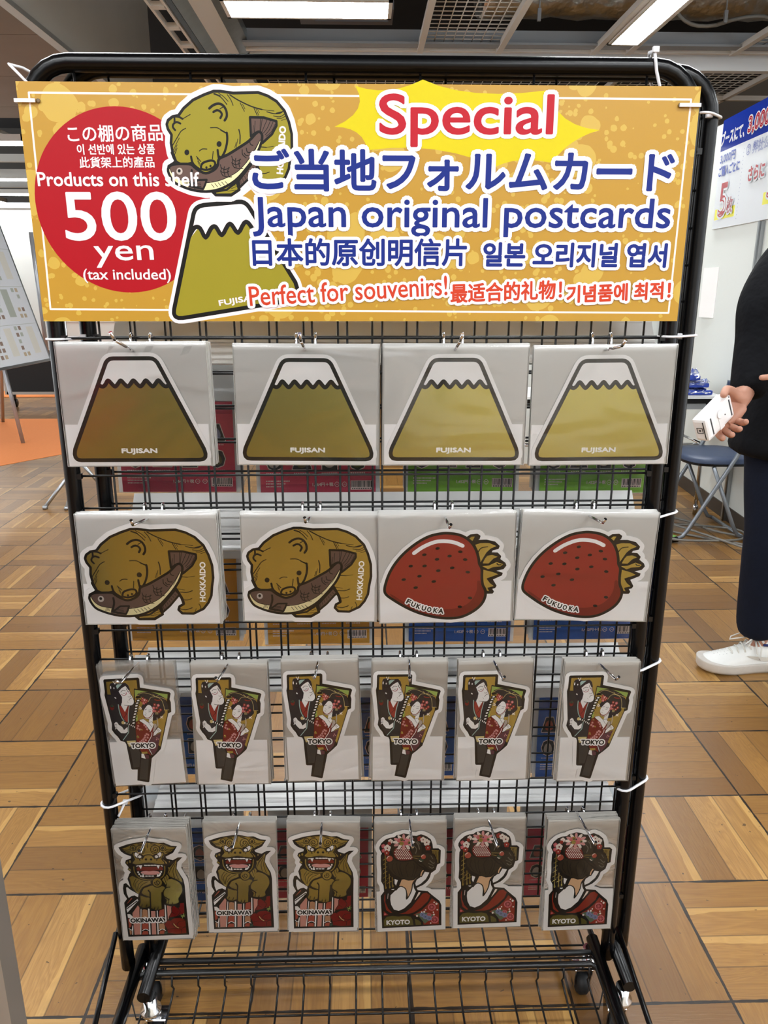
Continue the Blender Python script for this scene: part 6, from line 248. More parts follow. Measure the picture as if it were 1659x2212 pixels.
DATA['SB']=json.loads(r'''[["f","Y",0,[-4382,-1475,4382,-1475,4382,1475,-4382,1475]],["s","w2",24.7,0,1,[-4231,1346,4267,1322,4249,-1363,-4271,-1314]],["f","SR",1,[-2017,51,-2056,347,-2170,624,-2352,861,-2589,1043,-2866,1158,-3162,1197,-3459,1158,-3735,1043,-3972,861,-4155,624,-4269,347,-4308,51,-4269,-246,-4155,-522,-3972,-759,-3735,-941,-3459,-1056,-3162,-1095,-2866,-1056,-2589,-941,-2352,-759,-2170,-522,-2056,-246]],["f","SY",0,[-89,1451,53,1417,195,1402,339,1406,484,1429,629,1470,775,1530,978,1459,1209,1409,1466,1380,1749,1371,2058,1383,2393,1417,2451,1286,2532,1177,2638,1088,2768,1022,2921,977,3099,954,2972,915,2856,865,2750,804,2654,732,2569,649,2494,555,2349,579,2213,591,2085,589,1965,574,1852,545,1747,504,1485,598,1216,666,940,711,656,730,365,726,64,697,35,782,-11,852,-74,905,-154,943,-250,965,-364,972,-225,1039,-123,1110,-59,1188,-32,1270,-42,1358]],["s","W",148.2,0,1,[-2249,-89,-2231,-48,-2202,-16,-2161,7,-2108,20,-1648,62,-1605,62,-1567,49,-1534,25,-1505,-12,-928,-960,-904,-1043,-914,-1111,-958,-1165,-1037,-1203,-2485,-1431,-2547,-1431,-2586,-1411,-2603,-1372,-2596,-1314]],["f","W",0,[-2249,-89,-2231,-48,-2202,-16,-2161,7,-2108,20,-1648,62,-1605,62,-1567,49,-1534,25,-1505,-12,-928,-960,-904,-1043,-914,-1111,-958,-1165,-1037,-1203,-2485,-1431,-2547,-1431,-2586,-1411,-2603,-1372,-2596,-1314]],["f","O",0,[-2303,-338,-2300,-379,-2187,-251,-2103,-379,-1983,-239,-1885,-343,-1773,-209,-1668,-313,-1556,-179,-1463,-278,-1385,-202,-928,-960,-904,-1043,-914,-1111,-958,-1165,-1037,-1203,-2485,-1431,-2547,-1431,-2586,-1411,-2603,-1372,-2596,-1314]],["s","K",55.6,1,0,[-2330,-379,-2249,-263,-2175,-268,-2109,-385,-2028,-268,-1966,-250,-1892,-355,-1805,-232,-1755,-221,-1674,-325,-1588,-203,-1533,-197,-1457,-290,-1386,-220]],["s","K",55.6,0,1,[-2249,-89,-2231,-48,-2202,-16,-2161,7,-2108,20,-1648,62,-1605,62,-1567,49,-1534,25,-1505,-12,-928,-960,-904,-1043,-914,-1111,-958,-1165,-1037,-1203,-2485,-1431,-2547,-1431,-2586,-1411,-2603,-1372,-2596,-1314]],["s","W",128.4,0,1,[-2531,989,-2510,1044,-2437,1094,-2367,1106,-2304,1186,-2171,1289,-2029,1350,-1901,1393,-1809,1394,-1650,1373,-1328,1383,-1203,1344,-1091,1278,-991,1169,-937,1035,-905,888,-907,714,-934,588,-956,462,-1007,360,-1081,270,-1226,199,-1380,205,-1434,269,-1410,326,-1349,365,-1382,422,-1495,281,-1618,191,-1740,127,-1953,128,-1997,177,-2069,170,-2256,202,-2428,265,-2496,309,-2559,436,-2546,503,-2473,541,-2448,562,-2482,643,-2496,768,-2483,867,-2525,928]],["f","W",0,[-2531,989,-2510,1044,-2437,1094,-2367,1106,-2304,1186,-2171,1289,-2029,1350,-1901,1393,-1809,1394,-1650,1373,-1328,1383,-1203,1344,-1091,1278,-991,1169,-937,1035,-905,888,-907,714,-934,588,-956,462,-1007,360,-1081,270,-1226,199,-1380,205,-1434,269,-1410,326,-1349,365,-1382,422,-1495,281,-1618,191,-1740,127,-1953,128,-1997,177,-2069,170,-2256,202,-2428,265,-2496,309,-2559,436,-2546,503,-2473,541,-2448,562,-2482,643,-2496,768,-2483,867,-2525,928]],["f","O",0,[-2520,989,-2499,1038,-2438,1081,-2362,1094,-2293,1176,-2166,1274,-2024,1335,-1896,1378,-1810,1378,-1650,1358,-1331,1367,-1210,1328,-1100,1266,-1003,1157,-951,1029,-919,885,-922,713,-949,591,-970,468,-1018,370,-1090,283,-1228,216,-1373,222,-1416,272,-1399,320,-1340,352,-1358,435,-1423,561,-1658,332,-1629,211,-1741,142,-1943,144,-1991,192,-2068,187,-2255,214,-2421,278,-2483,322,-2542,440,-2532,493,-2462,531,-2436,556,-2468,650,-2482,768,-2468,867,-2509,934]],["s","K",34.7,0,1,[-2520,989,-2499,1038,-2438,1081,-2362,1094,-2293,1176,-2166,1274,-2024,1335,-1896,1378,-1810,1378,-1650,1358,-1331,1367,-1210,1328,-1100,1266,-1003,1157,-951,1029,-919,885,-922,713,-949,591,-970,468,-1018,370,-1090,283,-1228,216,-1373,222,-1416,272,-1399,320,-1340,352,-1358,435,-1423,561,-1658,332,-1629,211,-1741,142,-1943,144,-1991,192,-2068,187,-2255,214,-2421,278,-2483,322,-2542,440,-2532,493,-2462,531,-2436,556,-2468,650,-2482,768,-2468,867,-2509,934]],["s","K",30.8,1,0,[-2481,656,-2447,568,-2386,525,-2316,516,-2227,534]],["s","K",29.5,1,0,[-1756,895,-1753,833,-1764,759,-1794,672,-1837,603]],["s","K",11.6,1,0,[-1962,953,-1881,954,-1824,926,-1757,885]],["s","K",18.0,1,0,[-1830,926,-1757,888]],["s","K",10.3,1,0,[-2313,1054,-2259,1082,-2212,1106]],["s","K",11.6,1,0,[-2281,944,-2341,911,-2392,842,-2463,743]],["s","K",7.7,1,0,[-2370,830,-2409,768,-2453,687]],["s","K",7.7,1,0,[-2405,749,-2446,662]],["s","K",7.7,1,0,[-2408,710,-2433,650]],["s","K",7.7,1,0,[-2424,678,-2449,621]],["s","K",11.6,1,0,[-2122,677,-2082,701,-2024,700]],["s","K",11.6,1,0,[-2164,611,-2112,551]],["s","K",7.7,1,0,[-2157,592,-2125,522]],["s","K",7.7,1,0,[-2152,557,-2132,504]],["s","K",11.6,1,0,[-1944,673,-1959,583]],["s","K",11.6,1,0,[-1886,1351,-1803,1304,-1736,1225]],["s","K",19.3,1,0,[-1892,1348,-1819,1322]],["s","K",9.0,1,0,[-1834,1355,-1773,1316,-1719,1262]],["s","K",10.3,1,0,[-1726,1340,-1683,1280,-1658,1216]],["s","K",15.4,1,0,[-1692,1337,-1586,1275,-1428,1206,-1291,1170]],["s","K",7.7,1,0,[-1291,1170,-1136,1153]],["s","K",9.0,1,0,[-1567,1248,-1517,1148]],["s","K",7.7,1,0,[-1536,1229,-1508,1176]],["s","K",10.3,1,0,[-1392,1185,-1354,1100]],["s","K",7.7,1,0,[-1369,1182,-1335,1100]],["s","K",6.4,1,0,[-1349,1177,-1325,1134]],["s","K",11.6,1,0,[-1229,1144,-1143,1123,-1064,1126,-1024,1151]],["s","K",18.0,1,0,[-1108,1125,-1038,1142]],["s","K",9.0,1,0,[-1146,1095,-1063,1087,-1004,1118]],["s","K",7.7,1,0,[-1104,1069,-1046,1069,-996,1094]],["s","K",6.4,1,0,[-1047,1044,-985,1062]],["s","K",15.4,1,0,[-1598,933,-1586,865,-1594,766]],["s","K",7.7,1,0,[-1618,822,-1643,722]],["s","K",7.7,1,0,[-1639,785,-1661,720]],["s","K",11.6,1,0,[-1333,730,-1252,724]],["s","K",6.4,1,0,[-1252,724,-1158,737]],["s","K",6.4,1,0,[-1394,563,-1300,549]],["s","K",11.6,1,0,[-1366,521,-1284,513,-1207,539]],["s","K",10.3,1,0,[-1335,413,-1282,410,-1226,429]],["s","K",11.6,1,0,[-1394,286,-1318,273,-1236,300]],["s","K",10.3,1,0,[-1143,353,-1127,315,-1128,283]],["s","K",7.7,1,0,[-1200,254,-1185,289]],["s","K",30.8,1,0,[-1424,586,-1384,508,-1347,422,-1335,359]],["s","K",30.8,1,0,[-1963,1179,-1911,1216,-1841,1235,-1783,1211,-1748,1153,-1746,1086,-1775,1040]],["s","K",28.3,1,0,[-1914,1137,-1869,1158,-1829,1146,-1807,1110,-1828,1067]],["s","K",11.6,1,0,[-1827,1174,-1792,1194]],["s","K",24.4,1,0,[-2417,1082,-2416,1039,-2420,1014]],["s","K",24.4,1,0,[-2409,1082,-2355,1076,-2313,1054]],["s","K",25.7,1,0,[-2345,1000,-2391,1017,-2431,996,-2444,959,-2417,922]],["f","K",1,[-2254,659,-2265,635,-2288,625,-2309,635,-2317,659,-2306,683,-2283,693,-2261,683]],["f","K",1,[-1830,761,-1841,736,-1865,726,-1887,736,-1895,761,-1884,785,-1861,796,-1838,786]],["s","K",28.3,1,0,[-2234,609,-2223,544,-2189,497,-2122,450]],["s","K",28.3,1,0,[-1885,690,-1882,634,-1876,590]],["s","K",30.8,1,0,[-1864,609,-1894,521,-1938,470]],["f","O",1,[-2113,492,-2083,535,-1997,562,-1942,556,-1927,520,-1956,480,-2034,451,-2103,460]],["s","K",28.3,1,1,[-2113,492,-2083,535,-1997,562,-1942,556,-1927,520,-1956,480,-2034,451,-2103,460]],["f","K",1,[-2029,480,-2034,469,-2044,464,-2054,469,-2058,480,-2053,490,-2043,495,-2033,490]],["f","K",1,[-1976,498,-1980,487,-1991,482,-2000,487,-2004,497,-1999,508,-1989,513,-1979,508]],["s","K",11.6,1,0,[-2044,470,-2045,451]],["f","O",0,[-1962,184,-1794,210,-1659,306,-1635,210,-1738,152,-1938,149]],["s","K",28.3,0,1,[-1962,184,-1794,210,-1659,306,-1635,210,-1738,152,-1938,149]],["s","K",6.4,1,0,[-1745,252,-1655,274]],["s","K",6.4,1,0,[-1783,193,-1670,206]],["s","K",6.4,1,0,[-1734,223,-1656,253]],["s","K",6.4,1,0,[-1714,281,-1659,309]],["f","B",0,[-1633,319,-1426,554,-1379,485,-1522,326,-1625,236]],["s","K",28.3,0,1,[-1633,319,-1426,554,-1379,485,-1522,326,-1625,236]],["s","K",6.4,1,0,[-1605,319,-1602,275]],["s","K",6.4,1,0,[-1578,347,-1572,308]],["s","K",6.4,1,0,[-1551,375,-1542,341]],["s","K",6.4,1,0,[-1523,403,-1512,374]],["s","K",6.4,1,0,[-1496,431,-1482,407]],["s","K",6.4,1,0,[-1469,459,-1452,441]],["s","K",6.4,1,0,[-1442,487,-1422,474]],["f","B",0,[-1448,1079,-1272,1076,-1111,1034,-1111,983,-1175,880,-1302,776,-1321,885,-1373,900,-1447,854]],["s","K",30.8,0,1,[-1448,1079,-1272,1076,-1111,1034,-1111,983,-1175,880,-1302,776,-1321,885,-1373,900,-1447,854]],["s","K",7.7,1,0,[-1384,1036,-1402,887]],["s","K",6.4,1,0,[-1409,983,-1422,887]],["s","K",7.7,1,0,[-1313,1070,-1327,922]],["s","K",7.7,1,0,[-1290,1068,-1323,910]],["s","K",7.7,1,0,[-1227,1056,-1271,972,-1303,904]],["s","K",7.7,1,0,[-1186,1044,-1231,954,-1286,892]],["s","K",7.7,1,0,[-1156,1022,-1208,929,-1263,871]],["s","K",7.7,1,0,[-1130,997,-1180,911,-1252,855]],["f","B",1,[-2545,436,-2519,493,-2463,515,-2351,521,-2246,516,-2202,484,-2146,444,-2054,410,-1946,451,-1895,508,-1873,584,-1759,634,-1591,729,-1470,804,-1379,891,-1332,908,-1301,861,-1326,755,-1397,624,-1534,459,-1682,319,-1877,219,-2068,187,-2255,208,-2428,271,-2500,328]],["f","C",0,[-2524,480,-2510,436,-2473,377,-2400,329,-2278,306,-2298,237,-2427,278,-2493,341,-2532,417]],["f","C",1,[-2102,202,-2049,294,-1895,318,-1702,395,-1579,484,-1455,623,-1330,805,-1355,711,-1459,535,-1607,396,-1779,267,-1924,218]],["s","K",9.0,1,0,[-2049,294,-1895,318,-1702,395,-1579,484,-1455,623,-1330,811]],["s","K",9.0,1,0,[-2521,474,-2508,432,-2473,377,-2400,329,-2278,306]],["s","K",33.4,1,1,[-2545,436,-2519,493,-2463,515,-2351,521,-2246,516,-2202,484,-2146,444,-2054,410,-1946,451,-1895,508,-1873,584,-1759,634,-1591,729,-1470,804,-1379,891,-1332,908,-1301,861,-1326,755,-1397,624,-1534,459,-1682,319,-1877,219,-2068,187,-2255,208,-2428,271,-2500,328]],["f","L",1,[-2357,433,-2371,402,-2400,390,-2428,402,-2437,432,-2423,463,-2394,475,-2367,463]],["f","K",1,[-2381,438,-2387,423,-2401,417,-2414,423,-2418,438,-2412,452,-2398,458,-2385,452]],["s","K",28.3,1,0,[-2237,446,-2236,380,-2254,317,-2276,259]],["f","B",0,[-2270,250,-2165,327,-2049,330,-2072,273,-2101,218]],["s","K",25.7,0,1,[-2270,250,-2165,327,-2049,330,-2072,273,-2101,218]],["s","K",7.7,1,0,[-2233,278,-2132,292]],["s","K",7.7,1,0,[-2228,261,-2130,271]],["s","K",7.7,1,0,[-2224,243,-2127,251]],["s","K",7.7,1,0,[-2219,225,-2125,230]],["s","K",7.7,1,0,[-1991,279,-1958,235]],["s","K",7.7,1,0,[-1946,287,-1913,245]],["s","K",7.7,1,0,[-1901,295,-1867,256]],["s","K",7.7,1,0,[-1855,303,-1822,266]],["s","K",7.7,1,0,[-1810,311,-1776,276]],["s","K",6.4,1,0,[-2342,314,-2360,265]],["s","K",6.4,1,0,[-2326,314,-2343,265]],["s","K",6.4,1,0,[-2309,314,-2327,265]],["s","K",6.4,1,0,[-2293,314,-2310,265]],["s","K",6.4,1,0,[-1473,611,-1518,541]],["s","K",6.4,1,0,[-1343,786,-1444,617]],["s","K",10.3,1,0,[-1860,514,-1851,464,-1859,426,-1832,376]],["s","K",10.3,1,0,[-1808,490,-1819,445,-1808,382]],["s","K",10.3,1,0,[-1750,483,-1770,433,-1761,382]],["s","K",10.3,1,0,[-1856,483,-1810,455,-1744,477]],["s","K",10.3,1,0,[-1864,439,-1816,414,-1753,433]],["s","K",10.3,1,0,[-1838,382,-1786,367,-1721,367]],["s","K",10.3,1,0,[-1707,616,-1698,566,-1706,528,-1680,477]],["s","K",10.3,1,0,[-1656,591,-1667,547,-1656,484]],["s","K",10.3,1,0,[-1598,585,-1618,535,-1609,484]],["s","K",10.3,1,0,[-1703,584,-1658,557,-1592,579]],["s","K",10.3,1,0,[-1712,540,-1664,515,-1600,535]],["s","K",10.3,1,0,[-1685,484,-1633,469,-1568,469]],["s","K",11.6,1,0,[-1567,695,-1566,638,-1521,598]],["s","K",11.6,1,0,[-1512,713,-1502,667,-1454,661]],["s","K",11.6,1,0,[-1465,792,-1455,758,-1426,748]],["s","K",11.6,1,0,[-1542,654,-1525,629,-1490,623]]]''')
DATA['ST']=json.loads(r'''[["W","HOKKAIDO",-1050,404,568,80,84,4.9,"",0.0],["W","FUJISAN",-1970,-1289,560,92,8.8,3.7,"",0.0],["W","この棚の商品",-3795,773,1212,196,1.1,3.1,"",0.0],["W","이 선반에 있는 상품",-3693,626,996,121,0.6,3.1,"",0.0],["W","此貨架上的產品",-3680,465,964,133,0.6,2.5,"",0.0],["W","Products on this shelf",-4243,245,2096,168,0.2,4.3,"",0.0],["W","500",-3947,-424,1460,597,0.1,8.6,"",0.0],["W","yen",-3597,-771,781,272,1.0,3.1,"",0.0],["W","(tax included)",-3778,-968,1170,179,0.1,2.5,"",0.0],["SP","Special",227,745,2249,609,0.3,11.1,"W2",52.5],["SB","ご当地フォルムカード",-1440,205,5558,493,-0.0,13.6,"W2",55.6],["SB","Japan original postcards",-1467,-366,5605,480,0.0,6.8,"W2",51.3],["SB","日本的原创明信片",-1484,-744,2878,343,0.1,9.3,"W2",40.1],["SB","일본 오리지널 엽서",1634,-745,2500,299,-0.2,11.1,"W2",40.1],["SO","Perfect for souvenirs!",-1552,-1271,2706,256,3.1,3.1,"W2",37.1],["SO","最适合的礼物！",1203,-1227,1527,245,2.1,7.4,"W2",37.1],["SO","기념품에 최적！",2810,-1226,1433,222,2.3,8.6,"W2",37.1]]''')
DATA['CD']=json.loads(r'''{"F1":[[-0.3441,-0.048,1.1317,-0.0023],[-0.3417,-0.048,1.2064],[-0.3425,-0.12,1.2247],[-0.3454,-0.126,1.2353],1.22],"F2":[[-0.1078,-0.026,1.1271,0.0089],[-0.1087,-0.026,1.2051],[-0.1086,-0.098,1.2219],[-0.1096,-0.104,1.2323],1.22],"F3":[[0.1029,-0.034,1.1278,0.0027],[0.101,-0.034,1.2055],[0.0989,-0.106,1.2222],[0.1009,-0.112,1.232],1.22],"F4":[[0.3163,-0.026,1.1255,-0.0078],[0.3148,-0.026,1.2046],[0.3143,-0.098,1.2149],[0.3171,-0.104,1.2237],1.22],"B1":[[-0.3464,-0.042,0.8857,0.0028],[-0.344,-0.042,0.9645],[-0.3434,-0.114,0.9775],[-0.3434,-0.12,0.986],0.97],"B2":[[-0.1104,-0.028,0.8811,0.0154],[-0.107,-0.028,0.9615],[-0.1092,-0.1,0.9755],[-0.1098,-0.106,0.984],0.97],"S1":[[0.0967,-0.036,0.8819,-0.0107],[0.0928,-0.036,0.9617],[0.091,-0.108,0.9684],[0.0921,-0.114,0.975],0.97],"S2":[[0.3089,-0.034,0.8813,0.0281],[0.309,-0.034,0.9617],[0.306,-0.106,0.973],[0.3075,-0.112,0.9808],0.97],"T1":[[-0.382,-0.03,0.6166,-0.0377],[-0.387,-0.03,0.7207],[-0.3867,-0.102,0.7318],[-0.3911,-0.108,0.7381],0.72],"T2":[[-0.2423,-0.03,0.6151,0.009],[-0.2424,-0.03,0.722],[-0.2447,-0.102,0.7336],[-0.2459,-0.108,0.7414],0.72],"T3":[[-0.097,-0.034,0.622,-0.0172],[-0.1011,-0.034,0.7278],[-0.1023,-0.106,0.7376],[-0.1038,-0.112,0.7461],0.72],"T4":[[0.0427,-0.027,0.6151,0.0091],[0.0421,-0.027,0.7232],[0.0385,-0.099,0.7274],[0.0381,-0.105,0.7359],0.72],"T5":[[0.1808,-0.028,0.6138,-0.0078],[0.1762,-0.028,0.7211],[0.1773,-0.1,0.7283],[0.1786,-0.106,0.7361],0.72],"T6":[[0.3475,-0.034,0.6132,0.0055],[0.3429,-0.034,0.718],[0.345,-0.106,0.7292],[0.3473,-0.112,0.737],0.72],"L1":[[-0.3859,-0.044,0.3213,0.0035],[-0.3827,-0.044,0.4321],[-0.3794,-0.116,0.4441],[-0.3783,-0.122,0.4542],0.42],"L2":[[-0.2408,-0.03,0.3197,0.0119],[-0.2393,-0.03,0.429],[-0.2396,-0.102,0.4372],[-0.2388,-0.108,0.4474],0.42],"L3":[[-0.1014,-0.03,0.3173,0.0177],[-0.1019,-0.03,0.4281],[-0.1002,-0.102,0.4403],[-0.0997,-0.108,0.4504],0.42],"M1":[[0.0486,-0.028,0.3138,-0.0118],[0.0457,-0.028,0.4263],[0.0459,-0.1,0.432],[0.0461,-0.106,0.4422],0.42],"M2":[[0.1824,-0.028,0.3175,-0.0028],[0.1787,-0.028,0.4273],[0.1821,-0.1,0.4309],[0.1821,-0.106,0.4411],0.42],"M3":[[0.3399,-0.036,0.3165,-0.0078],[0.3336,-0.036,0.4304],[0.3356,-0.108,0.4386],[0.3346,-0.114,0.4488],0.42]}''')
DATA['PK']=json.loads(r'''[["R",-0.3326,0.12,0.9632,0.1499,0.1924],["R",-0.1037,0.12,0.9554,0.157,0.1969],["V",0.1363,0.12,0.9595,0.1522,0.1854],["V",0.3549,0.12,0.9565,0.1546,0.1825],["A",-0.3407,0.12,0.6934,0.1517,0.1923],["A",-0.109,0.12,0.6843,0.1588,0.1838],["L",0.1405,0.12,0.6858,0.1552,0.1856],["L",0.367,0.12,0.6876,0.1515,0.1981],["L",-0.3579,0.12,0.4222,0.1602,0.1755],["L",0.0504,0.12,0.4109,0.1658,0.1805],["L",0.3755,0.12,0.4051,0.1671,0.176],["L",-0.366,0.12,0.1369,0.1677,0.1906],["R",-0.1159,0.12,0.1386,0.161,0.1896],["R",0.1408,0.12,0.1358,0.1587,0.1907],["R",0.3729,0.12,0.1325,0.1574,0.1851]]''')
DATA['SG']=json.loads(r'''[-0.0263,-0.03,1.3918,0.8765,0.295]''')
# ------------------------------------------------------------------ materials
BLACK=mat('black_paint','#040405',.27,spec=.3)
WIRE=mat('black_wire','#070708',.38)
CHROME=mat('chrome','#d8d8da',.12,1)
STEEL=mat('brushed_steel','#a8abae',.32,1)
PAPER=mat('white_paper','#fbf9f8',.6)
TIE=mat('nylon_tie','#e6e6ea',.35,alpha=.9)
WHITEP=mat('white_plastic','#eceaea',.3,coat=.3)
def film(name,fac,c='#ffffff',rough=.1,bs=18,bd=.003,body=0.,bc='#b9b2a8'):
    m=bpy.data.materials.new(name); m.use_nodes=True; nt=m.node_tree; nt.nodes.clear(); N=nt.nodes.new; L=nt.links.new
    o=N('ShaderNodeOutputMaterial'); t=N('ShaderNodeBsdfTransparent'); g=N('ShaderNodeBsdfGlossy'); g.inputs['Roughness'].default_value=rough; g.inputs['Color'].default_value=S(c)
    tc=N('ShaderNodeTexCoord'); oi=N('ShaderNodeObjectInfo'); mp=N('ShaderNodeMapping'); L(tc.outputs['Object'],mp.inputs[0]); mul=N('ShaderNodeMath'); mul.operation='MULTIPLY'; mul.inputs[1].default_value=40; L(oi.outputs['Random'],mul.inputs[0]); L(mul.outputs[0],mp.inputs['Location'])
    mp.inputs['Rotation'].default_value=(0,.6,0); mp.inputs['Scale'].default_value=(.45,1,1)
    n=N('ShaderNodeTexNoise'); n.inputs['Scale'].default_value=bs; n.inputs['Detail'].default_value=2; n.inputs['Distortion'].default_value=1.2; L(mp.outputs[0],n.inputs[0])
    b=N('ShaderNodeBump'); b.inputs['Strength'].default_value=1; b.inputs['Distance'].default_value=bd; L(n.outputs[0],b.inputs['Height']); L(b.outputs[0],g.inputs['Normal'])
    lw=N('ShaderNodeFresnel'); lw.inputs[0].default_value=1.45; L(b.outputs[0],lw.inputs[1]); ma=N('ShaderNodeMath'); ma.operation='MULTIPLY_ADD'; ma.inputs[1].default_value=1.1; ma.inputs[2].default_value=fac; ma.use_clamp=True; L(lw.outputs[0],ma.inputs[0])
    base=t
    if body:
        d=N('ShaderNodeBsdfDiffuse'); d.inputs[0].default_value=S(bc); mx=N('ShaderNodeMixShader'); mx.inputs[0].default_value=body; L(t.outputs[0],mx.inputs[1]); L(d.outputs[0],mx.inputs[2]); base=mx
    mx=N('ShaderNodeMixShader'); L(ma.outputs[0],mx.inputs[0]); L(base.outputs[0],mx.inputs[1]); L(g.outputs[0],mx.inputs[2]); L(mx.outputs[0],o.inputs[0]); return m
CLEAR=film('clear_film',.0,bd=.0016,bs=14)
CLEARF=film('clear_film_creased',.035,bd=.006,bs=9,rough=.16)
HAZE=film('hazy_film',.0,rough=.25,body=.93,bc='#b9b4ac',bd=.0012)
HAZEF=film('hazy_film_lit',.0,rough=.25,body=.93,bc='#d2d0cb',bd=.0012)  # copy for the upper rows, reflected light put into a paler colour
HAZE2=film('hazy_film_thin',.0,rough=.2,body=.25,bc='#b4ada3',bd=.0012)
HAZEW=film('hazy_film_white',.01,rough=.25,body=.7,bc='#dde2e4',bd=.001)
PACKF=film('pack_film',.0,rough=.12,body=.04,bc='#c8c8c8',bd=.0015)
# ------------------------------------------------------------------ floor
def parquet():
    m=bpy.data.materials.new('oak_parquet'); m.use_nodes=True; nt=m.node_tree; b=nt.nodes['Principled BSDF']; N=nt.nodes.new; L=nt.links.new
    def M(op,a,c=None,d=None):
        n=N('ShaderNodeMath'); n.operation=op
        for i,v in enumerate((a,c,d)):
            if v is None: continue
            if isinstance(v,(int,float)): n.inputs[i].default_value=v
            else: L(v,n.inputs[i])
        return n.outputs[0]
    def MX(f,a,c):
        n=N('ShaderNodeMix'); n.data_type='FLOAT'; 
        for i,v in ((0,f),(2,a),(3,c)):
            if isinstance(v,(int,float)): n.inputs[i].default_value=v
            else: L(v,n.inputs[i])
        return n.outputs[0]
    def MC(f,a,c,bl='MIX'):
        n=N('ShaderNodeMix'); n.data_type='RGBA'; n.blend_type=bl
        for i,v in ((0,f),(6,a),(7,c)):
            if isinstance(v,(int,float,tuple)): n.inputs[i].default_value=v
            else: L(v,n.inputs[i])
        return n.outputs[2]
    g=N('ShaderNodeNewGeometry'); sp=N('ShaderNodeSeparateXYZ'); L(g.outputs['Position'],sp.inputs[0])
    u=M('DIVIDE',M('SUBTRACT',sp.outputs[0],-.849),.3015); v=M('DIVIDE',M('SUBTRACT',sp.outputs[1],-.009),.3045)
    cu,cv=M('FLOOR',u),M('FLOOR',v); fu,fv=M('FRACT',u),M('FRACT',v)
    par=M('MODULO',M('ADD',M('ADD',cu,cv),1000),2)          # 1: planks run along x
    al=MX(par,fv,fu); ac=MX(par,fu,fv)                       # along / across the planks
    pk=M('MULTIPLY',ac,4); pi_=M('FLOOR',pk); pf=M('FRACT',pk)
    cb=N('ShaderNodeCombineXYZ'); L(cu,cb.inputs[0]); L(cv,cb.inputs[1]); L(pi_,cb.inputs[2])
    wn=N('ShaderNodeTexWhiteNoise'); L(cb.outputs[0],wn.inputs['Vector']); rnd=wn.outputs['Value']; sepc=N('ShaderNodeSeparateColor'); L(wn.outputs['Color'],sepc.inputs[0])
    # grain coordinates: stretched along the plank, shifted per plank
    gc=N('ShaderNodeCombineXYZ'); L(M('ADD',M('MULTIPLY',al,.5),M('MULTIPLY',rnd,91)),gc.inputs[0]); L(M('MULTIPLY',ac,3.2),gc.inputs[1]); L(M('MULTIPLY',sepc.outputs[1],37),gc.inputs[2])
    n1=N('ShaderNodeTexNoise'); n1.inputs['Scale'].default_value=2.1; n1.inputs['Detail'].default_value=3; n1.inputs['Distortion'].default_value=.5; L(gc.outputs[0],n1.inputs[0])
    w=M('FRACT',M('MULTIPLY',n1.outputs[0],M('ADD',M('MULTIPLY',sepc.outputs[2],12),5)))
    w2=M('ABSOLUTE',M('SUBTRACT',w,.5)); ring=M('MULTIPLY',w2,2)
    gf=N('ShaderNodeCombineXYZ'); L(M('ADD',M('MULTIPLY',al,2.2),M('MULTIPLY',rnd,17)),gf.inputs[0]); L(M('MULTIPLY',ac,60),gf.inputs[1])
    n2=N('ShaderNodeTexNoise'); n2.inputs['Scale'].default_value=1.5; n2.inputs['Detail'].default_value=4; L(gf.outputs[0],n2.inputs[0])
    cr=N('ShaderNodeValToRGB'); L(rnd,cr.inputs[0]); E=cr.color_ramp.elements; E[0].color=S('#6f4d28'); E[1].color=S('#b2874c')
    for p,h in ((.3,'#866030'),(.55,'#936a34'),(.8,'#9d733b')): e=E.new(p); e.color=S(h)
    c=MC(M('MULTIPLY',ring,.34),cr.outputs[0],S('#6e4420')); c=MC(M('MULTIPLY',M('SUBTRACT',n2.outputs[0],.45),1.1),c,S('#5e3a1c'))
    big=N('ShaderNodeTexNoise'); big.inputs['Scale'].default_value=1.3; big.inputs['Detail'].default_value=3; L(g.outputs['Position'],big.inputs[0]); c=MC(M('MULTIPLY',big.outputs[0],.4),c,S('#74572f'))
    # pale sapwood streaks in some planks
    sw=M('MULTIPLY',M('GREATER_THAN',M('ADD',pf,M('MULTIPLY',n1.outputs[0],.6)),1.1),M('GREATER_THAN',sepc.outputs[0],.72)); c=MC(M('MULTIPLY',sw,.28),c,S('#d9b06a'))
    # pits and stains
    pv=N('ShaderNodeTexNoise'); pv.inputs['Scale'].default_value=55; pv.inputs['Detail'].default_value=2; L(g.outputs['Position'],pv.inputs[0]); pit_=M('GREATER_THAN',pv.outputs[0],.735); c=MC(M('MULTIPLY',pit_,.75),c,S('#2b2018'))
    # joints
    def edge(f,wd): return M('LESS_THAN',M('MINIMUM',f,M('SUBTRACT',1,f)),wd)
    nw=N('ShaderNodeTexNoise'); nw.inputs['Scale'].default_value=22; L(g.outputs['Position'],nw.inputs[0]); wob=M('MULTIPLY',nw.outputs[0],.02)
    jt=M('MAXIMUM',edge(fu,wob),edge(fv,wob)); jp=edge(pf,.02)
    c=MC(M('MULTIPLY',jp,.55),c,S('#3a2817')); c=MC(M('MULTIPLY',jt,.95),c,S('#15110e'))
    L(c,b.inputs['Base Color']); 
    rr=M('ADD',M('MULTIPLY',big.outputs[0],.18),M('MULTIPLY',n2.outputs[0],.16)); L(M('ADD',rr,.16),b.inputs['Roughness']); b.inputs['Specular IOR Level'].default_value=.45
    bp=N('ShaderNodeBump'); bp.inputs['Strength'].default_value=.5; bp.inputs['Distance'].default_value=.0012
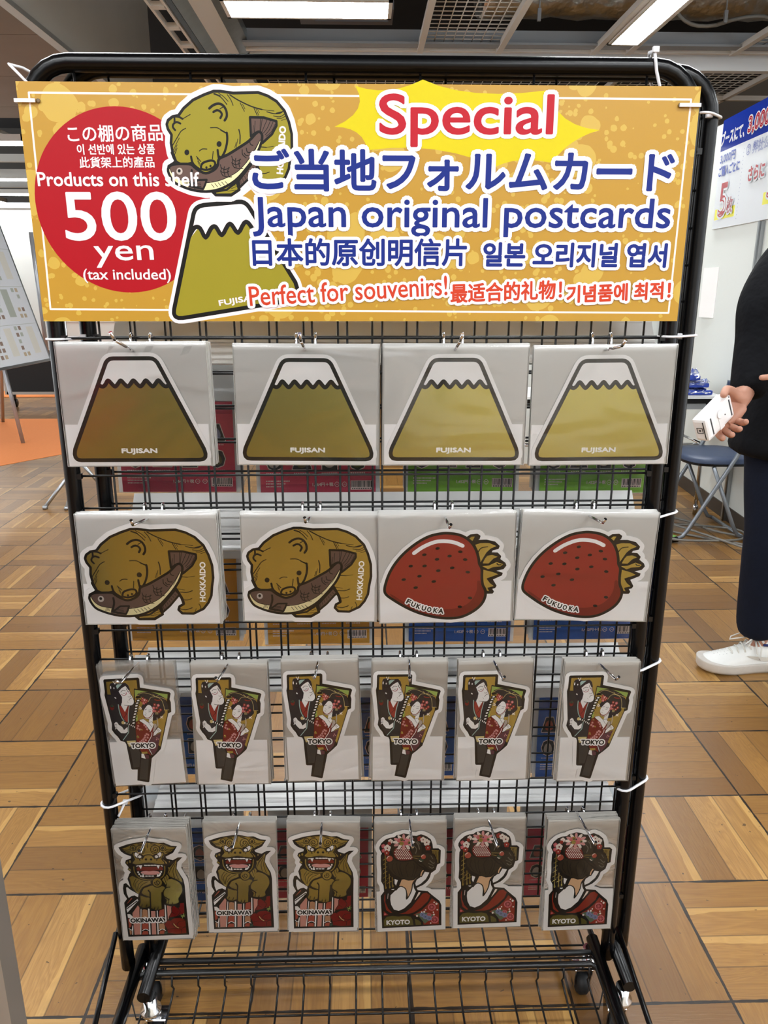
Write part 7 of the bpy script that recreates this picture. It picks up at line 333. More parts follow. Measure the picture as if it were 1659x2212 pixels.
    L(M('SUBTRACT',M('ADD',M('MULTIPLY',n2.outputs[0],.35),M('MULTIPLY',ring,.12)),M('ADD',M('MULTIPLY',jt,1.5),M('ADD',M('MULTIPLY',jp,.6),M('MULTIPLY',pit_,.8)))),bp.inputs['Height']); L(bp.outputs[0],b.inputs['Normal'])
    return m
struct(MB().box((-9,-6,-.05),(6,16,0)).build('floor',parquet()))
# ------------------------------------------------------------------ hall shell
CONC=mat('concrete_soffit','#857b70',.8,noise=(3,.12),bump=(40,.1,.002))
PANELW=mat('partition_panel','#dfe3df',.45,noise=(1.2,.03))
DARK=mat('void_black','#15181c',.9)
DKC=mat('dark_slab','#1d1d1f',.9,noise=(2,.2))
BASEB=mat('baseboard_brown','#3c332b',.5)
GRIDW=mat('ceiling_grid_white','#e2dfd9',.5)
GREYM=mat('grey_channel','#9a9fa4',.45,.1)
struct(MB().box((-9,-6,4.3),(6,16,4.4)).build('ceiling',DKC))
# booth wall on the right, leaning very slightly with the booth
def wallx(y): return 2.075+(y-3.34)*.063
mb=MB(); P=[(wallx(1.2),1.2),(wallx(4.6),4.6),(wallx(4.6)+.04,4.6),(wallx(1.2)+.04,1.2)]
mb.prism(P,'z',0,2.215); struct(mb.build('wall_right',PANELW))
mb=MB(); P=[(wallx(1.2)-.006,1.2),(wallx(4.6)-.006,4.6),(wallx(4.6),4.6),(wallx(1.2),1.2)]; mb.prism(P,'z',0,.085); struct(mb.build('baseboard_right',BASEB))
struct(MB().box((.9,4.6,0),(2.2,4.64,2.2)).build('wall_back',PANELW))
mb=MB()
for x in (-7.5,-6.6,-5.7,-4.8,-3.9,-3.0,-2.1,-1.2): mb.box((x,9,0),(x+.885,9.04,2.22))
struct(mb.build('wall_far',PANELW))
struct(MB().box((5.9,2,0),(6,16,4.3)).build('wall_side',mat('hall_brown','#857a6e',.8)))
struct(MB().box((-9,15.9,0),(6,16,4.3)).build('wall_end',mat('hall_grey','#4c4a47',.8)))
mb=MB(); mb.box((-7.5,8.985,2.2),(-.3,9.05,2.262)); 
for x in (-7.5,-6.6,-5.7,-4.8,-3.9,-3.0,-2.1,-1.2): mb.box((x-.02,8.985,0),(x+.0,9.05,2.2))
struct(mb.build('trim_1',mat('pale_aluminium','#cfd6da',.35,.4)))
# unseen hall behind the photographer: white and dark walls added to shape foil reflections
struct(MB().box((.3,-5.6,0),(5.9,-5.5,2.3)).build('wall_front',mat('white_reflection_wall','#ece8dc',.6)))
struct(MB().box((-8.9,-5.6,0),(.3,-5.5,2.4)).build('wall_front.001',mat('dark_reflection_wall','#565b52',.9)))
# concrete bulkhead on the left: soffit with panel joints, vertical face beside the open ceiling
mb=MB()
y0=-3
for y1 in (1.6,2.75,3.9,5.2,6.36,7.55,8.1): mb.box((-9,y0+.012,3.02),(-2.25,y1,3.06)); y0=y1
struct(mb.build('trim_2',CONC))
struct(MB().box((-2.27,-3,3.0),(-2.235,8.1,4.3)).build('trim_3',mat('bulkhead_face','#dedbd2',.7,noise=(1.5,.08))))
struct(MB().box((-2.29,-3,2.985),(-2.22,8.1,3.02)).build('trim_4',mat('bulkhead_edge','#b9bab6',.45,.3)))
# ladder-like cable track and pale duct covers beside it
mb=MB()
for x in (-1.375,-1.275): mb.box((x,2,3.0),(x+.018,8,3.04))
for k in range(14): mb.box((-1.36,2+k*.42,3.0),(-1.27,2.07+k*.42,3.03))
mb.build('trim_5',GRIDW); struct(bpy.data.objects['trim_5'])
mb=MB(); mb.box((-1.25,2,3.01),(-1.21,8,3.08)); struct(mb.build('trim_6',BLACK))
mb=MB(); mb.prism([(-1.2,3.0),(-1.09,3.06),(-1.09,3.1),(-1.2,3.1)],'y',2,8) ; struct(mb.build('trim_7',mat('galvanised','#9fa6a6',.35,.7,noise=(9,.2))))
mb=MB(); mb.box((-1.1,2,3.0),(-.955,8,3.05)); struct(mb.build('trim_8',mat('pale_cover','#d4d4d0',.5)))
mb=MB(); mb.prism([(-.955,3.0),(-.87,3.05),(-.87,3.12),(-.955,3.12)],'y',2,5.66); struct(mb.build('trim_9',MATS['galvanised']))
# pale fascia beam across, and the channel in front of it
struct(MB().box((-.89,5.66,2.935),(4.2,5.74,3.05)).build('trim_10',mat('fascia_bluewhite','#f0f5fa',.4)))
mb=MB(); mb.box((-.9,5.4,3.03),(4.2,5.43,3.13)); mb.box((-.9,5.34,3.02),(4.2,5.44,3.035)); mb.box((-.9,4.0,3.03),(4.2,4.03,3.12)); mb.box((-.9,2.5,3.03),(4.2,2.53,3.12)); struct(mb.build('trim_11',GREYM))
mb=MB(); mb.box((-.9,5.52,3.02),(4.2,5.56,3.04))
for x in (.425,1.03,1.76,2.03,2.85,3.45): mb.box((x-.022,2.4,3.01),(x+.022,5.55,3.05))
for x in (2.2,3.45): mb.box((x-.02,5.8,3.01),(x+.02,9.5,3.05))
mb.box((-.9,7.0,3.01),(4.2,7.04,3.05)); mb.box((-.9,8.4,3.01),(4.2,8.44,3.05))
for y in (9.6,11,12.5,14): mb.box((-8.8,y,3.0),(2,y+.08,3.1))
for x in (-7.5,-6,-4.5,-3): mb.box((x,8.2,3.1),(x+.05,15,3.14))
struct(mb.build('trim_12',GRIDW))
def mesh_panel(x0,x1,y0,y1,nx,ny,label):
    o=MB()
    for i in range(nx+1): x=x0+(x1-x0)*i/nx; o.tube([(x,y0,3.05),(x,y1,3.05)],.004,6)
    for j in range(ny+1): y=y0+(y1-y0)*j/ny; o.tube([(x0,y,3.056),(x1,y,3.056)],.004,6)
    return tag(o.build('ceiling_mesh_panel',GRIDW),label,'ceiling grid','wire ceiling panels')
mesh_panel(.45,1.01,4.05,5.52,8,17,'white wire mesh ceiling panel between two rails, left of the long lamp')
mesh_panel(2.87,3.43,4.05,5.52,8,17,'white wire mesh ceiling panel at the top right corner of the photo')
mesh_panel(2.22,3.43,5.78,6.98,14,14,'white wire mesh ceiling panel beyond the pale fascia beam on the right')
mesh_panel(-.85,2.1,5.78,6.98,34,14,'white wire mesh ceiling panel just behind the black rack top bar')
# ducts and cables in the void
FOILD=mat('duct_foil','#e4e1da',.28,1,bump=(7,.7,.05),noise=(4,.2))
def duct(p,r,label):
    n=len(p); t=MB().tube(p,[r*(1+.05*math.sin(i*2.1)) for i in range(n)],18); return tag(t.build('foil_duct',FOILD),label,'duct')
duct([(.95+i*.12,6.1+.02*math.sin(i),3.62+.0*i) for i in range(28)],.2,'crinkled silver foil air duct running across the open ceiling')
duct([(.45+i*.12,4.9,3.75) for i in range(8)],.12,'thinner silver foil duct above the wire mesh panel')
tag(MB().tube(crv((.2,5.1,3.3),(1.0,5.2,3.22),(1.8,5.0,3.36),10)+crv((1.8,5.0,3.36),(2.8,4.9,3.2),(4.1,5.1,3.3),10),.008,6).build('cable',BLACK),'black cable sagging below the silver ducts','cable')
tag(MB().tube(crv((2.25,5.3,3.35),(2.3,5.3,3.1),(2.6,5.3,3.15),8)+crv((2.6,5.3,3.15),(3.05,5.3,3.3),(3.1,5.3,3.08),8),.014,6).build('cable_conduit',mat('conduit_grey','#8e8d88',.5)),'grey curved conduit hanging right of the long lamp','conduit')
for k,(x,lab) in enumerate(((1.25,'thin black hanger rod between the mesh panel and the long lamp'),(2.6,'thin black hanger rod right of the long lamp'),(-.62,'thin black hanger rod above the rack, left one'),(.0,'thin black hanger rod above the rack, right one'))):
    tag(MB().tube([(x,5.15,3.12),(x,5.15,4.25)],.006,6).box((x-.012,5.14,3.12),(x+.012,5.16,3.2)).build('hanger_rod',GREYM),lab,'hanger rod','ceiling hanger rods')
tag(MB().box((-.55,6.2,3.5),(.25,6.6,3.75)).box((-.4,6.1,3.38),(.2,6.16,3.41)).build('air_unit',mat('unit_grey','#77767a',.5)),'grey air unit box in the dark void above the rack','air unit')
tag(MB().box((2.6,5.0,3.55),(3.6,5.6,3.6)).build('grille',mat('grille_dark','#2a2c2e',.5)),'dark ventilation grille at the top right','grille')
# red board beside the photographer, mirrored in the leftmost sleeves
t=empty('red_notice_board',(-1.5,-1.75,0),'red notice board on two legs standing behind the photographer, out of the photo','notice board')
MB().box((-.55,-.01,.78),(.52,.01,1.5)).build('panel',mat('red_board','#d8202a',.5),t)
for x in (-.5,.47): MB().tube([(x,.025,1.5),(x,.025,.02)],.014,10).box((x-.02,-.18,0),(x+.02,.2,.02)).build('leg',STEEL,t)
# lamps
LED=mat('lamp_diffuser','#ffffff',.5,emit=LAMP); LEDC=bpy.data.materials['lamp_diffuser'].node_tree.nodes['Principled BSDF']; LEDC.inputs['Emission Color'].default_value=(.95,.98,1,1)
def lamp(x0,x1,y0,y1,z,label):
    t=empty('ceiling_lamp',((x0+x1)/2,(y0+y1)/2,z),label,'ceiling lamp','fluorescent ceiling lamps')
    w,d=(x1-x0)/2,(y1-y0)/2; f=.025
    MB().box((-w-f,-d-f,.0),(-w,d+f,.07)).box((w,-d-f,.0),(w+f,d+f,.07)).box((-w-f,-d-f,.0),(w+f,-d,.07)).box((-w-f,d,.0),(w+f,d+f,.07)).box((-w,-d,.055),(w,d,.07)).build('housing',GRIDW,t)
    MB().box((-w,-d,.0),(w,d,.03)).build('diffuser',LED,t)
lamp(-.88,.15,4.42,4.72,3.0,'wide white ceiling lamp directly above the black rack')
lamp(1.815,2.005,3.4,5.24,3.0,'long narrow ceiling lamp running away at the upper right')
for k,(x0,x1,y,lab) in enumerate(((-5.2,-3.82,8.45,'nearest of the lit lamps in the hall at the far left'),(-6.6,-5.0,11.6,'second of the lit lamps in the hall at the far left'),(-7.2,-5.8,13.6,'short far lamp just above the white partition at far left'),(-8.4,-6.9,14.8,'farthest lamp touching the partition top at the left edge'))):
    lamp(x0,x1,y,y+.3,2.85,lab)
for k,(x,y) in enumerate(((-3.4,2.6),(-1.2,-2.9),(1.3,-2.9),(3.8,-4.2),(-3.8,-4.2),(-1.2,1.4),(1.3,1.4),(-1.2,-1.6),(1.3,-1.6),(-1.2,-4.2),(1.3,-4.2),(3.8,-1.6),(3.8,1.4),(-3.8,-1.6),(-3.8,1.4))):  # unseen lamps added to brighten the card fronts and the hall
    z=2.93 if x<-2.3 else 3.0 if y<5 else 3.25
    lamp(x-.6,x+.6,y,y+.22,z,'unseen ceiling lamp behind or above the photographer, added to light the hall and cards')
# ------------------------------------------------------------------ racks
GX=[-.45+.05*i for i in range(18)]
def rack(name,x0,y0,label,fwdrack):
    t=empty(name,(x0,y0,0),label,'display rack','wheeled wire display racks')
    L,Rr=-.4605,.4140; zt=1.568; R=.055
    a=[(L,0,.105),(L,0,.15),(L,0,zt-R)]+[(L+R-R*math.cos(k*math.pi/12),0,zt-R+R*math.sin(k*math.pi/12)) for k in range(1,6)]+[(L+R,0,zt),(-.02,0,zt),(Rr-R,0,zt)]+[(Rr-R+R*math.sin(k*math.pi/12),0,zt-R+R*math.cos(k*math.pi/12)) for k in range(1,7)]+[(Rr,0,.15),(Rr,0,.105)]
    MB().tube(a,.0118,14).build('frame_tube',BLACK,t)
    n=MB()
    for i,x in enumerate(GX):
        zz=1.556 if i%3==1 else 1.54
        n.tube([(x,0,.222),(x,0,zz)],0.0017,6)
    for k in range(-6,21): z=1.22-.05*k; n.tube([(L,-.0026,z),(Rr,-.0026,z)],0.0017,6)
    n.tube([(L,-.0026,1.542),(Rr,-.0026,1.542)],0.0017,6)
    for k in (-5,0,4,9,15,20):
        for x in (L+.011,Rr-.011): n.box((x-.004,-.008,1.22-.05*k-.004),(x+.004,0,1.22-.05*k+.004))
    n.build('wire_net',WIRE,t)
    s=-1 if fwdrack else 1
    for x,xx in ((L+(.018 if fwdrack else .010),'l'),(Rr-.017,'r')):
        ye,yi=s*.36,-s*.035 if fwdrack else -.098
        MB().tube([(x,ye,.11),(x,yi,.11)],.0112,14).build('base_tube',BLACK,t)
        for y in (ye+ -s*.02,yi+s*.012):
            c=empty('caster',(x,y,0)); c.parent=t
            sx=-.018 if xx=='r' else .018
            MB().tube([(0,-.012 if True else 0,.012),(0,.012,.012)],.001,6).build('axle',CHROME,c,loc=(sx,0,.013))
            w=MB(); w.lathe([(.003,-.011),(.02,-.011),(.0245,-.006),(.0245,.006),(.02,.011),(.003,.011)],Matrix.Rotation(math.pi/2,4,'Y')); w.build('wheel',mat('black_rubber','#121315',.6),c,loc=(sx,.0,.025))
            f=MB(); f.box((sx-.017,-.014,.06),(sx+.017,.014,.064)); 
            for q in (-1,1): f.prism([(-.015,.062),(.015,.062),(.006,.016),(-.006,.016)],'x',sx+q*.0155-.001,sx+q*.0155+.001)
            f.lathe([(.016,.064),(.018,.068),(.018,.074),(.012,.078),(.012,.1)],Matrix.Translation((sx*.4,0,0)),16); f.build('bracket',CHROME,c)
            MB().box((sx-.012,-s*.02-.004,.03),(sx+.012,-s*.044,.034)).build('brake_lever',CHROME,c)
    # diagonal stays
    if fwdrack:
        for pts in ([(-.478,.004,.176),(-.476,-.131,.124),(-.47,-.25,.085),(-.455,-.335,.1)],[(.432,.006,.162),(.432,-.165,.137),(.43,-.27,.12),(.412,-.335,.112)]):
            MB().tube([(p[0]-x0,p[1]-y0,p[2]) for p in pts],.0048,10).build('stay_rod',BLACK,t)
    # basket
    if fwdrack: X0,X1,ya,yb,zr,zf,yf=-.437,.389,-.02,-.36,.108,.062,-.012
    else: X0,X1,ya,yb,zr,zf,yf=-.425-x0,.40-x0,.006-y0,.37-y0,.107,.078,.02-y0
    b=MB(); rim=[(X0+.01,ya,zr),(X1-.01,ya,zr),(X1,ya+s*.01,zr),(X1,yb,zr),(X0,yb,zr),(X0,ya+s*.01,zr)]; b.tube(rim,.0054,10,closed=True)
    n=17; 
    for i in range(n+1):
        x=X0+.012+(X1-X0-.024)*i/n; b.tube([(x,ya,zr-.002),(x,ya+s*.006,(zr+zf)/2),(x,yf+s*.01 if not fwdrack else ya+.004,zf+.006),(x,ya+s*.04,zf),(x,yb-s*.02,zf),(x,yb,zr)],.0019,6)
    y=ya+s*.048
    while abs(y-yb)>.03: b.tube([(X0,y,zr),(X0+.005,y,zf-.003),(X1-.005,y,zf-.003),(X1,y,zr)],.0019,6); y+=s*.05
    b.tube([(X0,ya,zr-.012),(X1,ya,zr-.012)],.0019,6)
    b.build('basket',WIRE,t)
    return t
rack('display_rack',0,0,'front black wire display rack carrying the golden sign and the postcards',True)
rack('display_rack',.036,.0262,'second black wire rack tied back to back behind the front one',False)
# ------------------------------------------------------------------ golden sign
cx,cy,cz,W_,H_=DATA['SG']
t=empty('promotional_sign',(cx,cy,cz),'wide golden sign reading Special, Japan original postcards and 500 yen, tied to the rack top','sign')
bm=bmesh.new(); mats=[]; L=[]
for q_,i in ((DATA['SB'],1),(DATA['ST'],0)):
    for o in q_:
        if o[i]=='W': o[i]='WS'
for o in DATA['SB']: L+=op_polys(o)
add_flat(bm,mats,L,1e-4,.0)
z=text_layers(bm,mats,DATA['ST'],1e-4,.0001,.00006)
me=bpy.data.meshes.new('printed_face'); bm.to_mesh(me); bm.free()
for c in mats: me.materials.append(ink(c))
o=bpy.data.objects.new('printed_face',me); col.objects.link(o); o.parent=t
MB().box((-W_/2,.0002,-H_/2),(W_/2,.003,H_/2)).build('backing_board',mat('board_edge','#e0b060',.5),t)
for x in (-.412,.4125):   # eyelet holes for the ties
    MB().lathe([(.001,0),(.0028,0),(.0028,.0008),(.001,.0008)],Matrix.Translation((x,-.0012,.125))@Matrix.Rotation(math.pi/2,4,'X'),16).build('tie_hole',mat('hole_dark','#6b5738',.5),t)
# zip ties
def tie(pts,label,closed=True,head=None,tail=None,w=.0026):
    b=MB(); b.tube(pts,w,6,closed=closed,flat=.7)
    if head: h=Vector(head); b.box(h-Vector((.004,.003,.0035)),h+Vector((.004,.003,.0035)),bev=.0008)
    if tail: b.tube([head,tail],w,6,flat=.35)
    return tag(b.build('zip_tie',TIE),label,'cable tie','white zip ties')
def stad(xa,ya,xb,yb,r,z,dz=0,n=6):
    o=[]; a=math.atan2(yb-ya,xb-xa)
    for (x,y,s) in ((xb,yb,-1),(xa,ya,1)):
        for i in range(n+1):
            t=a+s*math.pi/2*(1 if s==-1 else 1)+math.pi*i/n; o.append((x+r*math.cos(t),y+r*math.sin(t),z+dz*math.sin(t)))
    return o
for z,lab,hd in ((1.222,'white zip tie joining both rack poles on the right, just under the sign',(.432,.008,1.222)),(.952,'white zip tie around the right poles beside the second card row',None),(.694,'white zip tie around the right poles beside the kabuki paddle cards',None),(.468,'lowest white zip tie around the right rack poles',None)):
    tie(stad(.4135,0,.450,.0262,.0135,z),lab,head=hd)
tie(stad(-.4605,0,-.4245,.0262,.0135,1.219),'white zip tie between the left rack poles above the first card row',head=(-.428,.012,1.221))
tie(stad(-.4605,0,-.4245,.0262,.0135,.452),'white zip tie with a slanting loose tail low between the left poles',head=(-.437,.006,.448),tail=(-.446,-.008,.43))
tie([(-.455,-.012,1.54),(-.47,-.014,1.556),(-.481,-.002,1.565),(-.472,.018,1.566),(-.44,.034,1.55),(-.405,.03,1.528),(-.40,.0,1.515),(-.425,-.02,1.522)],'white zip tie looped over the left corner of the rack top')
tie([(.365,-.016,1.535),(.357,-.015,1.56),(.354,-.01,1.585),(.357,.02,1.59),(.366,.042,1.57),(.38,.03,1.52),(.374,-.005,1.512)],'tall white zip tie over the top bar near its right end',head=(.3545,-.012,1.586),w=.003)
tag(MB().box((cx-.415,-.0345,cz+.1228),(-.4665,-.0325,cz+.1272)).box((-.4675,-.0345,cz+.1228),(-.4665,-.012,cz+.1272)).build('zip_tie',TIE),'white zip tie through the left hole of the golden sign','cable tie','white zip ties')
tag(MB().box((cx+.411,-.0345,cz+.1228),(cx+.4395,-.0325,cz+.1272)).box((cx+.4385,-.0345,cz+.1228),(cx+.4395,-.008,cz+.1272)).build('zip_tie',TIE),'white zip tie through the right hole of the golden sign','cable tie','white zip ties')
tie(stad(.430,.004,.451,.0262,.0135,1.513),'white zip tie with a square head around the right rack bend',head=(.441,.006,1.513))
# ------------------------------------------------------------------ hooks and postcard packs
ROWN={'F':'top row','B':'second row','S':'second row','T':'third row','L':'bottom row','M':'bottom row'}
ORD=['first','second','third','fourth','fifth','sixth']
WHAT={'F':'golden mountain','B':'bear','S':'strawberry','T':'kabuki paddle','L':'lion','M':'kimono lady'}
ARTN={'F':'fuji','B':'bear','S':'straw','T':'tokyo','L':'lion','M':'maiko'}
SIZE={'F':(.2045,.1735),'B':(.2045,.175),'S':(.2055,.1765),'T':(.1195,.2185),'L':(.1215,.2275),'M':(.121,.2275)}
def hook(key,h0,h1,h2,wz,label):
    t=empty('display_hook',(h0[0],0,wz),label,'hook','chrome display hooks'); b=MB()
    X,Z=0,0
    for s in (-1,1): b.tube([(s*.0135,.0045,-.014),(s*.0135,.0045,.002),(s*.0135,.002,.0055),(s*.0135,-.003,.0065),(s*.0135,-.0075,.0035),(s*.0135,-.0085,-.01),(s*.0135,-.008,-.036)],.002,8)
    b.tube([(-.0135,-.008,-.034),(.0135,-.008,-.034)],.002,8); b.build('bracket',CHROME,t)
    P=lambda q: Vector((q[0]-h0[0],q[1],q[2]-wz))
    a,c,d=P(h0),P(h1),P(h2); st=Vector((0,-.008,a.z-(abs(a.y)-.008)*.22))
    st2=Vector((0,-.008,-.034))
    MB().tube([st2,st,a,c],.002,8).tube([c,d],[.002,.0024],8).build('prong',CHROME,t)
    return t
PKM={}
def pack_parts(k,thin=False):
    w,h=SIZE[k]; sh=.0006
    key=(k,thin)
    if key in PKM: return PKM[key]
    top=h/2; bot=-h/2; hx=0; hz=top-.0105
    b=MB(); N=8
    def sheet(y,mi,amp,w0=w/2,zt=top,zb=bot):
        b.mi=mi; tv=[j/(N-2)*.965 for j in range(N-1)]+[.985,1]; bk=[0]*(N-1)+[.0007,.0022]; g=[[b.bm.verts.new((-w0+2*w0*i/N,y-amp*abs(math.sin(i*1.7+j*.9))*(j/N)**2+(bk[j]*(1+.3*math.sin(i*2.3)) if mi==0 else 0),zb+(zt-zb)*tv[j])) for i in range(N+1)] for j in range(N+1)]
        for j in range(N):
            for i in range(N):
                f=b._f([g[j][i],g[j][i+1],g[j+1][i+1],g[j+1][i]]); 
                if f: f.smooth=True
    sheet(.0008,1,.0003); sheet(-.0027,0,.0009)
    b.mi=1; b.box((-w/2-.0003,-.0026,bot),(-w/2,.0008,top)); b.box((w/2,-.0026,bot),(w/2+.0003,.0008,top)); b.box((-w/2,-.001,bot-.0003),(w/2,.0008,bot))
    me=b.build('sleeve',[CLEARF if k=='F' else CLEAR,HAZE2 if thin else HAZEF if k in 'FBS' else HAZE]); 
    b=MB(); b.box((-w/2+.0015,.0000,bot+.0008),(w/2-(.0035 if w>.15 else .004),.0005,bot+h*(.345 if k=='F' else .375))); ba=b.build('backing_sheet',PAPER)
    am=art_mesh('postcard_'+ARTN[k],DATA['ART'][ARTN[k]]) if (k,False) not in PKM else PKM[(k,False)][2].data
    ar=bpy.data.objects.new('postcard',am); 
    if ar.name not in col.objects: col.objects.link(ar)
    PKM[key]=(me,ba,ar); return PKM[key]
def pack(k,loc,ang,label,group,thin=False,first=[{}]):
    t=empty('postcard_pack',loc,label,'postcard',group); t.rotation_euler=(0,ang,0)
    src=pack_parts(k,thin); used=first[0].get((k,thin))
    for s in src:
        c=s if not used else s.copy()
        if used: col.objects.link(c)
        c.parent=t
        if s is src[2]: c.location=(0,-.0008,0)
    first[0][(k,thin)]=True
    return t
LOOK={'F':'golden mountain card marked FUJISAN','B':'golden bear card marked HOKKAIDO','S':'red strawberry card marked FUKUOKA','T':'kabuki paddle card marked TOKYO','L':'brown lion card marked OKINAWA','M':'kimono lady card marked KYOTO'}
NST={'F1':9,'F2':3,'F3':4,'F4':3,'B1':6,'B2':3,'S1':4,'S2':5,'T1':3,'T2':4,'T3':5,'T4':3,'T5':4,'T6':5,'L1':6,'L2':4,'L3':4,'M1':4,'M2':4,'M3':5}
rows={'F':['F1','F2','F3','F4'],'B':['B1','B2','S1','S2'],'T':['T1','T2','T3','T4','T5','T6'],'L':['L1','L2','L3','M1','M2','M3']}
nrow={'F':4,'B':4,'T':6,'L':6}
for rk,keys in rows.items():
    for i,key in enumerate(keys):
        k=key[0]; (x,y,z,a),h0,h1,h2,wz=DATA['CD'][key]; place='%s from the left in the %s'%(ORD[i],ROWN[k])
        hook(key,h0,h1,h2,wz,'chrome hook holding the %s cards, %s'%(WHAT[k],place))
        pack(k,(x,y,z),a,'front %s, %s'%(LOOK[k],place),'front postcards on the rack',thin=(key=='T1'))
        n=NST[key]; d=(abs(y)-.014)/n
        for j in range(1,n+1):
            ra=random.uniform(-.012,.012) if k in 'FB' else random.uniform(-.02,.02)
            if k=='S': ra=.02*j/n*(-1 if key=='S2' else 1)+random.uniform(-.01,.01)
            if key=='T1': ra=.01*j
            pz=h0[2]; dx=random.uniform(-.0012,.0012)
            # swing about the hole
            yy=y+d*j; zz=z-d*j*.20; px=h0[0]
            v=Vector((x-px,0,z-pz)); rv=Matrix.Rotation(ra,3,'Y')@v
            pack(k,(px+rv.x+dx,yy,pz+rv.z-d*j*.12),a+ra,'%s card stacked behind the front one, %s'%(WHAT[k],place),'%s cards stacked on the %s'%(WHAT[k],place),thin=(key=='T1'))
# ------------------------------------------------------------------ goods on the far side of the second rack
PC={'R':('#df4660','#c43450','1,664円＋税'),'V':('#78bb2c','#8acb38','1,452円＋税'),'A':('#e39c2a','#eca832','1,482円＋税'),'L':('#2d68c6','#2657a8','1,452円＋税')}
PNM={'R':'crimson','V':'lime green','A':'orange','L':'blue'}
gm={}
def goods_mesh(c):
    if c in gm: return gm[c]
    a,b_,price=PC[c]; PAL['g1'+c]=a; PAL['g2'+c]=b_; w,h=1840,1500; q=[]
    def F(cc,x0,y0,x1,y1): q.append(['f',cc,0,[x0,y0,x1,y0,x1,y1,x0,y1]])
    F('g1'+c,-w//2,-h//2,w//2,h//2); F('g2'+c,-w//2,-h//2,w//2,-h//2+190); F('g2'+c,-w//2,h//2-200,w//2,h//2-60)
    ic=['N','L','o2','A'] 
    for r in range(2):
        for i in range(4):
            x=-690+i*440; y=-190+r*430
            sh=[[x-120,y-140,x+120,y-140,x+120,y+140,x-120,y+140],[x-130,y,x-90,y-110,x,y-150,x+100,y-110,x+135,y,x+95,y+120,x,y+150,x-95,y+110],[x-150,y-130,x+150,y-130,x+70,y+140,x-70,y+140]][(i+r+len(c))%3]
            q.append(['s','w2',26,0,1,sh]); q.append(['f','N',0,sh]); q.append(['f',['L','u','o2','a'][(i*2+r)%4],1,[x-80,y-70,x,y-110,x+80,y-60,x+60,y+40,x,y+90,x-70,y+40]])
            for j in range(9): q.append(['f','w2',0,[x-130+j*29,y-205,x-112+j*29,y-205,x-112+j*29,y-187,x-130+j*29,y-187]])
    F('w2',520,-660,870,-510)
    random.seed(3); xx=530
    while xx<855: ww=random.choice((6,9,14)); F('X',xx,-620,min(xx+ww,860),-516); xx+=ww+random.choice((7,10,13))
    for j in range(11): F('X',540+j*29,-652,556+j*29,-632)
    for i in range(3):
        for j in range(16-i*3): F('w2',-830+j*24,-520-i*44,-814+j*24,-500-i*44)
    q.append(['t','w2',price,-90,-600,330,62,0,2,'',0])
    for x in (300,420): q.append(['s','w2',8,1,1,[x-38,-570,x,-530,x+38,-570,x,-612]]); q.append(['s','w2',8,0,0,[x-16,-570,x+18,-570]])
    gm[c]=art_mesh('goods_'+c,q); return gm[c]
GN={'R':'crimson barcoded packet','V':'lime green barcoded packet','A':'orange barcoded packet','L':'blue barcoded packet'}
GP=['seen below the first mountain card','seen below the second mountain card','seen below the third mountain card','seen below the fourth mountain card','below the first bear card','below the second bear card','below the left strawberry card','below the right strawberry card','peeping between the first and second paddle cards','peeping between the third, fourth and fifth paddle cards','peeping between the last two paddle cards','peeping right of the first lion card','peeping between second lion card and first kimono lady','peeping between the first two kimono ladies','peeping between the last two kimono ladies']
for i,(c,x,y,z,h,w) in enumerate(DATA['PK']):
    first=None
    for j in range(5):
        t=empty('goods_packet',(x,y+.011*j,z+h/2-.0*j),(GN[c]+', '+GP[i]) if j==0 else PNM[c]+' packet stacked behind one '+GP[i],'packet','goods hanging behind the rack' if j==0 else 'packets behind the %s one %s'%(PNM[c],GP[i]))
        t.rotation_euler=(0,random.uniform(-.012,.012),0)
        o=bpy.data.objects.new('printed_card',goods_mesh(c)); col.objects.link(o); o.parent=t; o.scale=(w/.184*.97,1,h/.15)
        key='gs%d'%(i%1)
        if 'sl' not in gm:
            b=MB(); b.mi=0; b.quad((-.5,-.0025,-.5),(.5,-.0025,-.5),(.5,-.0025,.5),(-.5,-.0025,.5)); b.mi=1; b.quad((-.5,-.0025,.5),(.5,-.0025,.5),(.5,-.0025,.86),(-.5,-.0025,.86)); b.quad((-.5,.0015,-.5),(.5,.0015,-.5),(.5,.0015,.86),(-.5,.0015,.86)); s=b.build('sleeve',[PACKF,HAZEW],recalc=False); gm['sl']=s.data
        else: s=bpy.data.objects.new('sleeve',gm['sl']); col.objects.link(s)
        s.parent=t; s.scale=(w*1.04,1,h*1.02)
    # its hook on the second rack
    zt=z+h+.05
    k=round((1.22-zt)/.05); wz=1.22-.05*k
    hk=empty('display_hook',(x,.0262,wz),'rear-rack hook, %s packet %s'%(PNM[c],GP[i]),'hook','chrome hooks of the second rack'); b=MB()
    for s_ in (-1,1): b.tube([(s_*.0135,-.006,-.012),(s_*.0135,-.0065,.003),(s_*.0135,0,.0065),(s_*.0135,.006,.0),(s_*.0135,.006,-.036)],.002,8)
    b.tube([(-.0135,.006,-.034),(.0135,.006,-.034)],.002,8); b.build('bracket',CHROME,hk); MB().tube([(0,.006,-.034),(0,.13,-.03),(0,.137,-.02)],.0018,8).build('prong',CHROME,hk)
RAIL=mat('rail_white','#e6e6e4',.45)
